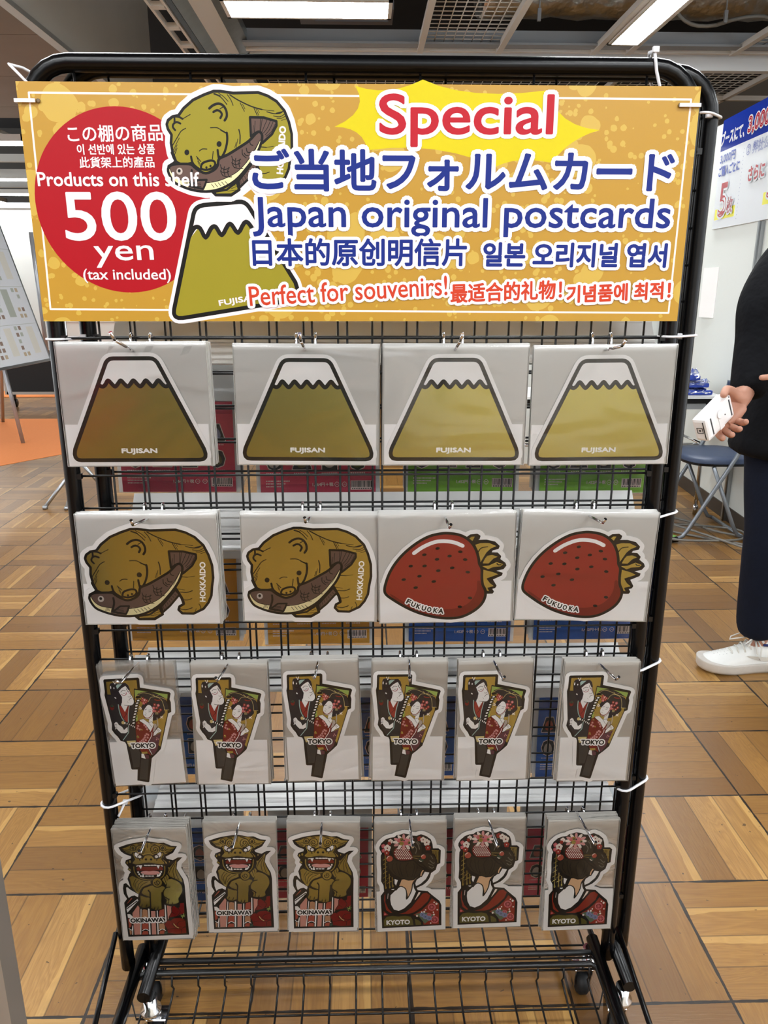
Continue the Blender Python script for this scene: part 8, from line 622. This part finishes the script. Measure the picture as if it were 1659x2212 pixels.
for z0,z1,lab in ((1.18,1.262,'white strip board across the far side just below the golden sign'),(.885,.964,'white strip board on the far side between first and second card rows'),(.632,.686,'white strip board on the far side between second and third card rows'),(.396,.412,'white strip board on the far side between third and fourth card rows')):
    d=.062; b=MB(); b.prism([(.046,z0),(.046+d,z1),(.050+d,z1-.003),(.050,z0-.003)],'x',-.405,.42)
    for q in (.3,.36,.7): b.prism([(.0445+d*q,z0+(z1-z0)*q),(.0465+d*q,z0+(z1-z0)*q+.001),(.0465+d*q+.001,z0+(z1-z0)*q+.004),(.0445+d*q+.001,z0+(z1-z0)*q+.003)],'x',-.405,.42)
    tag(b.build('strip_board',RAIL),lab,'strip board','white strip boards behind the racks')
# ------------------------------------------------------------------ banner, note, posts on the right wall
def wp(u,v,off=0):  # u: metres towards the camera from y=3.80, v height
    y=3.80-u; return Vector((wallx(y)-off,y,v))
U=(wp(1,0)-wp(0,0)).normalized()
t=empty('wall_banner',wp(0,0,.012),'large blue and white printed banner high on the right booth wall','banner'); t.rotation_euler=(0,0,math.atan2(U.y,U.x))
bm=bmesh.new(); mats=[]
def rc(c,x0,y0,x1,y1): return (c,[[(x0,y0),(x1,y0),(x1,y1),(x0,y1)]])
PAL.update({'bb':'#16308f','bw':'#d9dde2','br':'#a8182c','by':'#e6e040','bt':'#3448a0','bg':'#6a7aa8'})
base=[rc('bw',0,1.625,1.9,2.06),rc('bb',0,2.055,1.9,2.225),rc('by',.02,1.675,.32,1.735),rc('by',.68,1.70,1.0,1.76)]
base+=[('bg',[capsule((.355,1.66+k*.02),(.355,1.661+k*.02),.0025)]) for k in range(19)]
add_flat(bm,mats,base,1,0)
text_layers(bm,mats,[['bw','ブースにて、',-.0,2.085,.33,.075,0,.003,'',0],['br','3,000円以上',.38,2.085,.62,.1,0,.004,'bw',.007],['bt','3,000円',.02,1.985,.22,.05,0,.002,'',0],['bt','ご購入ごとに',.02,1.915,.30,.055,0,.002,'',0],['br','5',.08,1.69,.11,.18,0,.004,'bw',.012],['br','枚',.205,1.70,.085,.085,0,.002,'bw',.009],
  ['bt','② 弊社公式サイト',.40,1.975,.55,.06,0,.001,'',0],['br','さらに',.47,1.84,.2,.07,0,.003,'bw',.008],['br','5枚',.74,1.72,.2,.14,0,.004,'bw',.01]],1,.0008,.0005)
me=bpy.data.meshes.new('printed_sheet'); bm.to_mesh(me); bm.free()
for c in mats: m_=mat('banner_'+c,PAL.get(c,c),.16); me.materials.append(m_)
o=bpy.data.objects.new('printed_sheet',me); col.objects.link(o); o.parent=t
MB().box((0,.0005,1.625),(1.9,.008,2.225)).build('board',PAPER,t)
for u_,lab in ((.71,'silver partition post below the banner, beside the person'),(-.75,'silver partition post of the booth wall hidden behind the rack')):
    p=wp(u_,0); tag(MB().box((p.x-.022,p.y-.012,0.0),(p.x+.0,p.y+.026,1.62 if u_>0 else 2.4)).tube([(p.x-.024,p.y-.005,0),(p.x-.024,p.y-.005,1.62)],.006,8).build('partition_post',STEEL),lab,'post')
p=wp(.07,1.25,.004); b=MB(); b.box((-.002,-.09,1.11),(.001,.12,1.405)); n=b.build('paper_note',PAPER); n.location=(p.x-.002,p.y,0); tag(n,'white paper sheet pinned to the booth wall right behind the black poles','paper')
# ------------------------------------------------------------------ table, bags, chairs, cables
t=empty('folding_table',(1.45,3.36,0),'white folding table with black edge against the booth wall, behind the chair','table')
MB().box((-.75,-.2,.685),(.545,.24,.703)).build('tabletop',mat('table_white','#e4e4e2',.35),t); MB().box((-.752,-.204,.665),(.547,.243,.69)).build('edge_band',BLACK,t)
for x in (-.68,.48):
    for y in (-.14,.18): MB().tube([(x,y,.67),(x,y,.04)],.011,12).lathe([(.014,0),(.015,.05),(.0125,.055)],Matrix.Translation((x,y,0)),14).build('leg',CHROME if y<0 else STEEL,t)
    MB().tube([(x,-.14,.42),(x,.18,.42)],.008,8).build('crossbar',CHROME,t)
MB().tube([(-.68,-.14,.42),(.48,-.14,.42)],.009,10).build('crossbar',CHROME,t)
MB().box((-.5,-.19,.63),(.45,-.16,.66)).build('rail',STEEL,t)
BL=mat('blue_cloth','#2f48a8',.7,noise=(20,.2)); BAG=film('bag_film',.06,rough=.08,bs=30,bd=.01,body=.08,bc='#dfe6ee')
for k,(x,y,z,w,lab) in enumerate(((1.80,3.33,.704,.30,'lowest folded blue cloth bundle in clear bag on the white table'),(1.79,3.34,.744,.28,'middle folded blue cloth bundle in clear bag on the white table'),(1.77,3.35,.784,.22,'top crumpled blue cloth bundle in shiny clear bag on the white table'))):
    t=empty('bagged_cloth',(x,y,z),lab,'bag','bagged blue cloths on the table'); random.seed(k+9)
    b=MB(); b.box((-w/2,-.12,0),(w/2,.1,.026),bev=.009); b.build('cloth',BL,t)
    b=MB(); N=12; g=[[b.bm.verts.new((-w/2-.01+(w+.02)*i/N,-.13+.25*j/8,.028+random.uniform(0,.012)*(1+k)-(.02 if i in(0,N) or j in (0,8) else 0))) for i in range(N+1)] for j in range(9)]
    for j in range(8):
        for i in range(N): b._f([g[j][i],g[j][i+1],g[j+1][i+1],g[j+1][i]])
    b.build('clear_bag',BAG,t)
def folding_chair(loc,rz,label):
    t=empty('folding_chair',loc,label,'chair','grey pipe folding chairs',rz); PIPE=mat('grey_pipe','#7f858c',.3,.55)
    NAVY=mat('navy_vinyl','#2c3a55',.45)
    # seat faces +x ; front at +x
    b=MB(); P=[]
    for k in range(28):
        a=2*math.pi*k/28; e=lambda v:math.copysign(abs(v)**.62,v); P.append((.19*e(math.cos(a)),.2*e(math.sin(a))))
    b.prism(P,'z',.405,.418); b.bm.verts.ensure_lookup_table(); o=b.build('seat_pan',BLACK,t)
    b=MB(); rings=[[b.bm.verts.new((x*s,y*s,z)) for x,y in P] for s,z in ((1.0,.416),(1.0,.432),(.93,.442),(.6,.447),(.2,.448))]
    for A,B in zip(rings,rings[1:]):
        for i in range(28): f=b._f([A[i],A[(i+1)%28],B[(i+1)%28],B[i]]); f.smooth=True
    b._f(rings[-1]); b.build('seat',NAVY,t)
    for s in (-1,1):
        MB().tube([(.23,s*.205,.02),(.2,s*.205,.035),(.17,s*.205,.08),(-.12,s*.205,.62),(-.14,s*.205,.80)],.0105,12).build('front_leg',PIPE,t)
        MB().tube([(.07,s*.185,.40),(-.07,s*.185,.08),(-.10,s*.185,.03),(-.13,s*.185,.02)],.0105,12).build('rear_leg',PIPE,t)
        MB().tube([(.225,s*.205,.018),(.262,s*.205,.014)],.0145,12).build('foot_cap',BLACK,t)
    MB().tube([(.25,-.205,.014),(.25,.205,.014)],.0105,12).build('front_bar',PIPE,t)
    MB().tube([(-.13,-.185,.02),(-.13,.185,.02)],.0105,12).build('rear_bar',PIPE,t)
    b=MB(); b.box((-.15,-.2,.68),(-.125,.2,.80),bev=.01); b.build('backrest',NAVY,t)
folding_chair((1.845,2.90,0),math.pi,'grey pipe folding chair with navy oval seat, in front of the table')
CAB=mat('grey_cable','#77746e',.5)
random.seed(2)
for k,(pts,lab) in enumerate((([(1.5,3.0),(1.75,2.78),(1.95,2.62),(2.05,2.45)],'nearest grey cable loop on the floor under the chair'),([(1.55,3.25),(1.8,3.05),(1.88,2.85),(2.05,2.7)],'grey cable curling along the baseboard'),([(1.5,2.9),(1.7,2.95),(2.0,2.85),(1.95,2.68),(1.7,2.66),(1.55,2.7)],'grey cable forming a wide loop below the chair seat'),([(1.55,3.1),(1.7,2.9),(1.9,2.5),(2.0,2.3)],'grey cable crossing diagonally under the chair'))):
    P=crom(pts,False,6); tag(MB().tube([(x,y,.007+.007*k) for x,y in P],.0065,8).build('power_cable',CAB),lab,'cable','grey cables under the chair')
tag(MB().prism([(1.555,2.80),(1.62,2.77),(1.66,2.80),(1.61,2.86),(1.56,2.87)],'z',.001,.003).build('green_paper',mat('green_paper_m','#8fcf6a',.6)),'small green paper scrap on the floor left of the chair foot','paper scrap')
# ------------------------------------------------------------------ left background
t=empty('display_easel',(-2.75,5.4,0),'tall easel board covered with rows of small stamp-like prints, at the left edge','easel')
TR=Vector((-2.8815,5.7,1.885)); BR_=Vector((-2.5894,5.35,.7257)); BL_=BR_+(Vector((-2.6446,4.60,.7257))-BR_)*1.9; TL_=TR+(BL_-BR_)
o0=Vector((-2.75,5.4,0))
ux=(BR_-BL_); wv=ux.length; ux.normalize(); uz=(TR-BR_); hv=uz.length; uz=(uz-ux*uz.dot(ux)).normalized(); un=ux.cross(uz).normalized()
M=Matrix(((ux.x,-un.x,uz.x,BL_.x-o0.x),(ux.y,-un.y,uz.y,BL_.y-o0.y),(ux.z,-un.z,uz.z,BL_.z-o0.z),(0,0,0,1)))
q=[rc('bw',0,0,wv,hv)]; PAL.update({'e1':'#d8d6cc','e2':'#b9a88e','e3':'#a9b0a6','e4':'#8a7468'})
random.seed(8); nx=int(wv/.17)
for i in range(nx):
    for j in range(4):
        x=.02+i*.17; y=.03+j*.29
        if (i+j)%2: q.append(rc('e3' if j%2 else 'e1',x+.03,y+.03,x+.13,y+.24))
        else:
            for k in range(5):
                for l in range(2):
                    if random.random()<.8: q.append(rc(random.choice(('e2','e4','e3')),x+.02+l*.06,y+.02+k*.05,x+.06+l*.06,y+.05+k*.05))
for j in range(1,4): q.append(rc('e3',0,j*.29,wv,j*.29+.003))
bm=bmesh.new(); mats=[]; add_flat(bm,mats,q,1,0); me=bpy.data.meshes.new('print_sheets'); bm.to_mesh(me); bm.free()
for c in mats: me.materials.append(mat('easel_'+c,PAL[c],.4))
o=bpy.data.objects.new('print_sheets',me); col.objects.link(o); o.parent=t; o.matrix_basis=M@Matrix.Translation((0,-.012,0))
o=MB().box((-.01,-.008,-.01),(wv+.01,.012,hv+.01)).build('board',mat('easel_grey','#8b9093',.4,.5),t); o.matrix_basis=M
o=MB().box((-.015,-.016,-.02),(wv+.015,0,.0)).box((wv,-.016,0),(wv+.015,0,hv)).box((-.015,-.016,hv),(wv+.015,0,hv+.02)).build('frame',STEEL,t); o.matrix_basis=M
o=MB().box((wv-.28,-.03,hv-.13),(wv+.03,-.013,hv-.09)).build('wooden_clip',mat('clip_wood','#8d6b47',.6),t); o.matrix_basis=M
for a,b_ in (((-2.993,5.42,.70),(-2.945,5.50,0)),((-2.62,5.38,1.7),(-2.62,5.42,.75)),((-3.1,5.75,1.2),(-3.6,6.6,0)),((-2.75,4.5,.7),(-2.9,4.45,0))):
    A=Vector(a)-o0; B=Vector(b_)-o0; MB().tube([A,B],.017,8).build('leg',mat('easel_alu','#a6a9ae',.35,.5),t)
t=empty('rolling_display_panel',(-3.5,7.6,0),'low black rolling panel with white metal frame, beyond the easel','display panel')
MB().box((-.45,0,.17),(.5,.03,.62)).build('panel',mat('panel_black','#0e0f12',.6),t); MB().box((-.47,-.01,.14),(.52,.04,.17)).box((-.49,-.01,.14),(-.45,.04,1.3)).box((.5,-.01,.14),(.54,.04,1.3)).build('frame',mat('frame_pale','#b9b6b0',.4,.4),t)
for x in (-.4,.45): MB().lathe([(.01,-.015),(.045,-.015),(.045,.015),(.01,.015)],Matrix.Translation((x,.015,.045))@Matrix.Rotation(math.pi/2,4,'Y'),18).box((x-.01,.0,.05),(x+.01,.03,.14)).build('caster',BLACK,t)
tag(MB().prism([(-6,3.0),(-2.745,4.61),(-1.6,6.15),(-1.6,6.78),(-6,6.78)],'z',.0005,.003).build('orange_carpet',mat('orange_felt','#ee9050',.95,noise=(60,.06))),'bright orange carpet on the parquet at the left','carpet')
tag(MB().prism([(-6,8.4),(-1.5,8.4),(-1.5,8.98),(-6,8.98)],'z',.001,.006).build('orange_carpet',MATS['orange_felt']),'far orange carpet strip under the black rolling panel','carpet')
t=empty('floor_stand',(-1.79,3.62,0),'slim silver floor stand behind the rack, one foot showing on the parquet at left','stand')
MB().tube([(0,0,.25),(0,0,1.1)],.014,10).build('pole',STEEL,t)
for a in (-.97,1.2,3.3): MB().tube([(0,0,.25),(.31*math.sin(a)*.5+(-.16-.31*math.sin(a)*.5 if a<0 else 0),-.2 if a<0 else .22*math.cos(a),.012)],.011,10).lathe([(.015,0),(.015,.02)],Matrix.Translation((-.16 if a<0 else .155*math.sin(a),-.2 if a<0 else .22*math.cos(a),0)),12).build('foot',STEEL,t)
# near frame post at bottom left
t=empty('frame_post',(-.53,-.3,0),'brown and silver metal frame post at the bottom left corner','post')
MB().box((-.045,-.015,0),(.0,.02,.9)).build('face_plate',mat('post_grey','#8a8078',.4,.3),t); MB().box((.0005,-.012,0),(.009,.014,.9)).build('groove',mat('post_brown','#43352b',.5),t); MB().box((.0095,-.018,0),(.027,.02,.9)).build('edge_plate',mat('post_edge','#9a948c',.35,.5),t)
# white booth counter glimpsed between the left poles
tag(MB().box((-3.0,6.9,0),(-1.2,7.3,.95)).box((-3.05,6.87,.95),(-1.15,7.33,.98)).build('white_counter',mat('counter_white','#dfe2de',.4)),'white counter far behind the left rack poles','counter')
# ------------------------------------------------------------------ person with card reader
SKIN=mat('skin','#b98670',.5,noise=(30,.08)); JACK=mat('navy_jacket','#04050a',.85,spec=.2,bump=(14,.6,.02)); JEAN=mat('dark_jeans','#0b1120',.9,spec=.2,bump=(60,.3,.004),noise=(25,.25)); HAIR=mat('black_hair','#14110f',.5)
def skin(name,V,E,R,m,parent,sub=2,root=0,rel=None):
    me=bpy.data.meshes.new(name); me.from_pydata(V,E,[]); o=bpy.data.objects.new(name,me); col.objects.link(o); o.parent=parent
    s=o.modifiers.new('skin','SKIN'); s.use_smooth_shade=True; s.branch_smoothing=.4
    me.skin_vertices  # layer made by the modifier
    for i,r in enumerate(R): me.skin_vertices[0].data[i].radius=(r,r) if not isinstance(r,tuple) else r
    me.skin_vertices[0].data[root].use_root=True
    u=o.modifiers.new('sub','SUBSURF'); u.levels=sub; u.render_levels=sub; me.materials.append(m)
    return o
class G:
    def __init__(s): s.V=[];s.E=[];s.R=[]
    def ch(s,pts,start=None):
        ids=[]
        for p,r in pts:
            s.V.append(tuple(p)); s.R.append(r); i=len(s.V)-1
            if start is not None: s.E.append((start,i))
            start=i; ids.append(i)
        return ids
per=empty('person',(1.42,1.33,0),'person in dark navy jacket and jeans holding a white card reader, at the right edge','person')
pw=lambda x,y,z:(x-1.42,y-1.33,z)
g=G()
b0=g.ch([(pw(1.42,1.36,.93),.13),(pw(1.42,1.36,1.08),.10),(pw(1.415,1.35,1.25),.10),(pw(1.41,1.34,1.37),.06),(pw(1.405,1.32,1.48),.052),(pw(1.395,1.30,1.54),.052),(pw(1.388,1.285,1.585),(.064,.064)),(pw(1.386,1.28,1.65),(.088,.088)),(pw(1.388,1.285,1.71),(.088,.088)),(pw(1.39,1.29,1.755),(.045,.045))])
hf=Vector((-.45,-.89,0)).normalized(); hs=Vector((.89,-.45,0)).normalized(); hc=Vector(pw(1.386,1.28,1.655))
g.ch([(hc+hf*.083+Vector((0,0,-.008)),.011)],b0[7])
for q in (-1,1): g.ch([(hc+hs*q*.078+Vector((0,0,-.012)),(.017,.012))],b0[7])
chest=b0[3]
# right arm (nearer the rack) with the card reader
ra=g.ch([(pw(1.255,1.31,1.375),.045),(pw(1.19,1.27,1.26),.05),(pw(1.165,1.24,1.155),.043),(pw(1.13,1.19,1.06),.038),(pw(1.105,1.14,.992),.03),(pw(1.075,1.105,.965),(.036,.022)),(pw(1.05,1.085,.94),(.038,.018))],chest)
palm=ra[-1]
g.ch([(pw(1.04,1.09,1.0),.017),(pw(1.005,1.055,1.012),.0125),(pw(.982,1.02,.995),.0105)],ra[-2])
for dx,a,b_,c_ in ((0,(1.052,1.078,.92),(1.066,1.05,.915),(1.058,1.018,.925)),(1,(1.035,1.075,.905),(1.048,1.045,.897),(1.040,1.012,.905)),(2,(1.018,1.072,.893),(1.028,1.042,.882),(1.020,1.012,.888)),(3,(1.0,1.07,.885),(1.005,1.045,.873),(.997,1.02,.876))):
    g.ch([(pw(*a),.0125),(pw(*b_),.0105),(pw(*c_),.009)],palm)
la=g.ch([(pw(1.575,1.36,1.375),.045),(pw(1.63,1.33,1.24),.05),(pw(1.62,1.27,1.10),.043),(pw(1.45,1.13,1.06),.036),(pw(1.345,1.07,1.055),.028),(pw(1.30,1.05,1.05),(.034,.018))],chest)
for k,(x2,z2) in enumerate(((1.082,1.046),(1.12,1.028),(1.14,1.012),(1.16,.995))): g.ch([(pw(1.26,1.045,1.052-.014*k),.011),(pw((x2+1.26)/2,1.03,1.052-.016*k),.0105),(pw(x2,1.03,z2),.0085)],la[-1])
g.ch([(pw(1.27,1.04,1.085),.013),(pw(1.235,1.03,1.095),.01)],la[-1])
for sx,kx,ky,fx,fy in ((1.33,1.325,1.26,1.335,1.30),(1.51,1.54,1.33,1.56,1.36)):
    l=g.ch([(pw(sx,1.35,.86),.09),(pw((sx+kx)/2,1.31,.68),.075),(pw(kx,ky+.03,.48),.055),(pw(fx,fy,.28),.05),(pw(fx+.02,fy+.01,.10),.03)],b0[0])
    g.ch([(pw(fx-.05,fy-.0,.05),.022)],l[-1])
body=skin('body',g.V,g.E,g.R,SKIN,per)
# jacket: torso, arms, hem
g=G(); j=g.ch([(pw(1.395,1.32,.745),(.25,.19)),(pw(1.395,1.32,.80),(.245,.185)),(pw(1.405,1.33,.95),(.205,.16)),(pw(1.41,1.34,1.15),(.175,.135)),(pw(1.41,1.34,1.34),(.175,.13)),(pw(1.405,1.335,1.42),(.15,.11)),(pw(1.40,1.32,1.475),(.085,.08)),(pw(1.395,1.31,1.52),.072)])
g.ch([(pw(1.25,1.31,1.40),.09),(pw(1.19,1.26,1.27),.082),(pw(1.168,1.235,1.20),.078),(pw(1.16,1.22,1.145),.066),(pw(1.142,1.19,1.07),.064),(pw(1.122,1.16,1.005),.056),(pw(1.112,1.145,.975),.052)],j[4])
g.ch([(pw(1.575,1.36,1.40),.09),(pw(1.64,1.33,1.24),.075),(pw(1.63,1.27,1.11),.066),(pw(1.46,1.14,1.065),.055),(pw(1.38,1.09,1.06),.048)],j[4])
skin('jacket',g.V,g.E,g.R,JACK,per,root=0)
MB().tube([pw(1.27,1.185,1.36),pw(1.275,1.19,1.15),pw(1.27,1.19,.95),pw(1.262,1.19,.82)],.006,6,flat=.5).build('jacket_placket',JACK,per)
g=G(); j=g.ch([(pw(1.42,1.36,.90),(.15,.12))])
for sx,kx,ky,fx,fy in ((1.325,1.32,1.26,1.335,1.30),(1.51,1.54,1.33,1.56,1.36)):
    g.ch([(pw(sx,1.35,.84),.105),(pw((sx+kx)/2,1.31,.68),.098),(pw(kx+.005,ky+.03,.50),.083),(pw(kx+.008,ky+.03,.455),.088),(pw(fx,fy,.30),.082),(pw(fx+.005,fy+.01,.17),.078),(pw(fx+.012,fy+.01,.112),.07)],j[0])
skin('jeans',g.V,g.E,g.R,JEAN,per)
b=MB(); NU,NV=28,16; hv=[]
for j in range(NV+1):
    th=math.pi*.62*j/NV; row=[]
    for i in range(NU):
        ph=2*math.pi*i/NU; dr=Vector((math.cos(ph)*math.sin(th),math.sin(ph)*math.sin(th),math.cos(th)))
        fr=max(0,dr.dot(hf)); lim=.05+.0*fr; zc=dr.z*.098
        if fr>.25 and zc<.052: zc=.052+.012*math.sin(i*2.3); sc=.078
        else: sc=.086
        row.append(b.bm.verts.new(hc+Vector((0,0,.018))+Vector((dr.x*sc,dr.y*sc,zc))))
    hv.append(row)
for A,B in zip(hv,hv[1:]):
    for i in range(NU):
        f=b._f([A[i],B[i],B[(i+1)%NU],A[(i+1)%NU]])
        if f: f.smooth=True
b.build('hair',HAIR,per)
EYW=mat('eye_white','#e8e4de',.3); IRIS=mat('iris_dark','#1c130e',.3); LIP=mat('lip','#9c5f52',.5)
for q in (-1,1):
    c_=hc+hf*.0735+hs*q*.029+Vector((0,0,.012)); MB().lathe([(.001,-.005),(.008,-.003),(.0105,0),(.008,.003),(.001,.005)],Matrix.Translation(c_),14).build('eye',EYW,per)
    MB().lathe([(.001,-.0035),(.0045,-.002),(.0052,0),(.0045,.002),(.001,.0035)],Matrix.Translation(c_+hf*.0075),12).build('iris',IRIS,per)
    MB().tube([c_+hf*.01-hs*.016+Vector((0,0,.014)),c_+hf*.012+Vector((0,0,.019)),c_+hf*.01+hs*.016+Vector((0,0,.014))],.0025,6).build('eyebrow',HAIR,per)
MB().tube([hc+hf*.071-hs*.022+Vector((0,0,-.048)),hc+hf*.078+Vector((0,0,-.049)),hc+hf*.071+hs*.022+Vector((0,0,-.048))],[.003,.005,.003],8).build('mouth',LIP,per)
SH=mat('white_leather','#dcdcd8',.42,noise=(30,.04)); SOLE=mat('worn_sole','#c2bcb4',.6,noise=(40,.12)); LACE=mat('cotton_lace','#cfccc4',.8)
def sneaker(heel,yaw_,par):
    t=empty('sneaker',(0,0,0)); t.parent=par; t.location=heel; t.scale=(1.02,1.08,1.16); t.rotation_euler=(0,0,yaw_)
    # x forward from heel 0 to toe .30
    st=[(0,.034,.075,.03),(.03,.038,.092,.0),(.08,.037,.098,0),(.12,.039,.092,0),(.16,.044,.074,0),(.20,.049,.060,0),(.24,.050,.050,0),(.275,.043,.042,0),(.297,.025,.034,0)]
    b=MB(); rings=[]
    for x,hw,ht,_ in st:
        R=[]
        for k in range(13):
            a=math.pi*k/12; R.append(b.bm.verts.new((x,hw*math.cos(a)*(1-.25*math.sin(a)**3 if x<.15 else 1),.024+(ht-.024)*(math.sin(a)**(.75 if x<.15 else .8)))))
        rings.append(R)
    for A,B in zip(rings,rings[1:]):
        for k in range(12): f=b._f([A[k],A[k+1],B[k+1],B[k]]); f.smooth=True
    b._f(rings[0]); b._f(rings[-1][::-1]); b.build('upper',SH,t)
    b=MB(); P=[(x,hw+.004) for x,hw,_,_ in st]+[(.306,.0)]+[(x,-hw-.004) for x,hw,_,_ in st[::-1]]+[(-.008,0)]; P=crom(P,True,3)
    n=len(P); A=[[b.bm.verts.new((x*(1 if z>.005 else .985)+.002,y*(1 if z>.005 else .93),z+(max(0,x-.2)*.10))) for x,y in P] for z in (.0,.008,.026,.031)]
    for a,c in zip(A,A[1:]):
        for i in range(n): f=b._f([a[i],a[(i+1)%n],c[(i+1)%n],c[i]]); f.smooth=True
    b._f(A[0]); b._f(A[-1]); b.build('sole',SOLE,t)
    b=MB(); g_=[[b.bm.verts.new((.105+.01*j-.008*abs(i-2)*.3,(i-2)*.013,.094+.014*j-.002*abs(i-2))) for i in range(5)] for j in range(4)]
    for jj in range(3):
        for i in range(4): b._f([g_[jj][i],g_[jj][i+1],g_[jj+1][i+1],g_[jj+1][i]])
    tg=b.build('tongue',SH,t); so=tg.modifiers.new('s','SOLIDIFY'); so.thickness=.007
    b=MB()
    for k in range(5):
        x=.115+k*.019; z=.098-k*.0085; b.tube([(x,-.028,z-.016),(x+.004,-.012,z),(x+.008,.012,z),(x+.006,.028,z-.016)],.003,6,flat=.5)
    b.tube([(.12,0,.106),(.145,-.03,.106),(.18,-.036,.09),(.19,-.024,.086),(.165,-.01,.096),(.125,0,.105)],.003,6,flat=.6); b.tube([(.12,0,.108),(.14,.03,.112),(.175,.045,.098),(.16,.04,.09),(.125,.01,.105)],.003,6,flat=.6)
    b.tube([(.12,.0,.108),(.115,.045,.085),(.12,.052,.05),(.13,.048,.07),(.125,.02,.1)],.003,6,flat=.6); b.build('laces',LACE,t)
    MB().tube([(.10,-.03,.088),(.06,-.036,.087),(.02,-.03,.095),(.0,0,.097),(.02,.03,.095),(.06,.036,.087),(.10,.03,.088)],.004,8).build('collar_lining',mat('navy_lining','#1c2c6a',.7),t)
    b=MB()
    for k in range(14): a=.205+(k%5)*.012; b.lathe([(.0009,0),(.0009,.0006)],Matrix.Translation((a,-.016+(k//5)*.016,.0585-(a-.205)*.16)),6)
    b.build('vent_holes',mat('hole_grey','#7c7a76',.8),t)
    b=MB(); b.prism(crom([(.03,.06),(.06,.043),(.11,.042),(.16,.058),(.12,.055),(.08,.052)],True,3),'y',-.0415,-.0400) ; b.build('side_stripe',mat('stripe_offwhite','#cfcbc2',.45),t)
    b=MB(); b.prism(crom([(.03,.06),(.06,.043),(.11,.042),(.16,.058),(.12,.055),(.08,.052)],True,3),'y',.0395,.0412) ; b.build('side_stripe',MATS['stripe_offwhite'],t)
sneaker((1.452-1.42,1.31-1.33,0),math.pi+.03,per)
sneaker((1.62-1.42,1.40-1.33,0),math.pi+.9,per)
# card reader
r_=Vector((.9996,-.0269,.0009)); u_=Vector((.0067,.2787,.9604)); b_=-Vector((.0261,.96,-.2788))
def cw(a): return (r_*a[0]+u_*a[1]+b_*a[2]).normalized()
l=cw((.68,.58,-.40)); nn=cw((.6,-.16,.78)); w_=l.cross(nn).normalized(); nn=w_.cross(l).normalized()
if w_.z>0: w_=-w_
t=empty('card_reader',(0,0,0),'white handheld card payment reader with black slots, held by the person','card reader')
t.matrix_world=Matrix(((l.x,w_.x,nn.x,.972),(l.y,w_.y,nn.y,1.035),(l.z,w_.z,nn.z,.934),(0,0,0,1)))
b=MB(); b.box((-.070,-.036,-.024),(.070,.036,.018),bev=.009); b.build('case',WHITEP,t)
b=MB(); b.lathe([(.012,0),(.014,.002),(.012,.0035)],Matrix.Translation((0,-.012,.0175)),16); b.box((-.011,-.012,.0175),(.011,.034,.0195),bev=.001); b.build('grip_ridge',WHITEP,t)
INKB=mat('slot_black','#0c0c0e',.4)
b=MB(); b.box((-.047,-.026,.0178),(-.042,.026,.0188)); b.box((.052,-.026,.0178),(.057,.026,.0188)); b.lathe([(.002,0),(.002,.001)],Matrix.Translation((.024,.004,.018)),10); b.lathe([(.0022,0),(.0022,.001)],Matrix.Translation((.06,-.031,.0165)),10); b.build('black_slots',INKB,t)
b=MB(); b.box((-.0712,-.028,.008),(-.0702,.028,.0105)); b.build('card_slot',INKB,t)
b=MB(); 
for q in (((-.0712,-.009,-.013),(-.0702,.009,-.0115)),((-.0712,-.009,.0035),(-.0702,.009,.005)),((-.0712,-.009,-.013),(-.0702,-.0075,.005)),((-.0712,.0075,-.013),(-.0702,.009,.005)),((-.0712,-.0025,-.0065),(-.0702,.0025,-.0015))): b.box(*q)
b.build('square_mark',INKB,t)
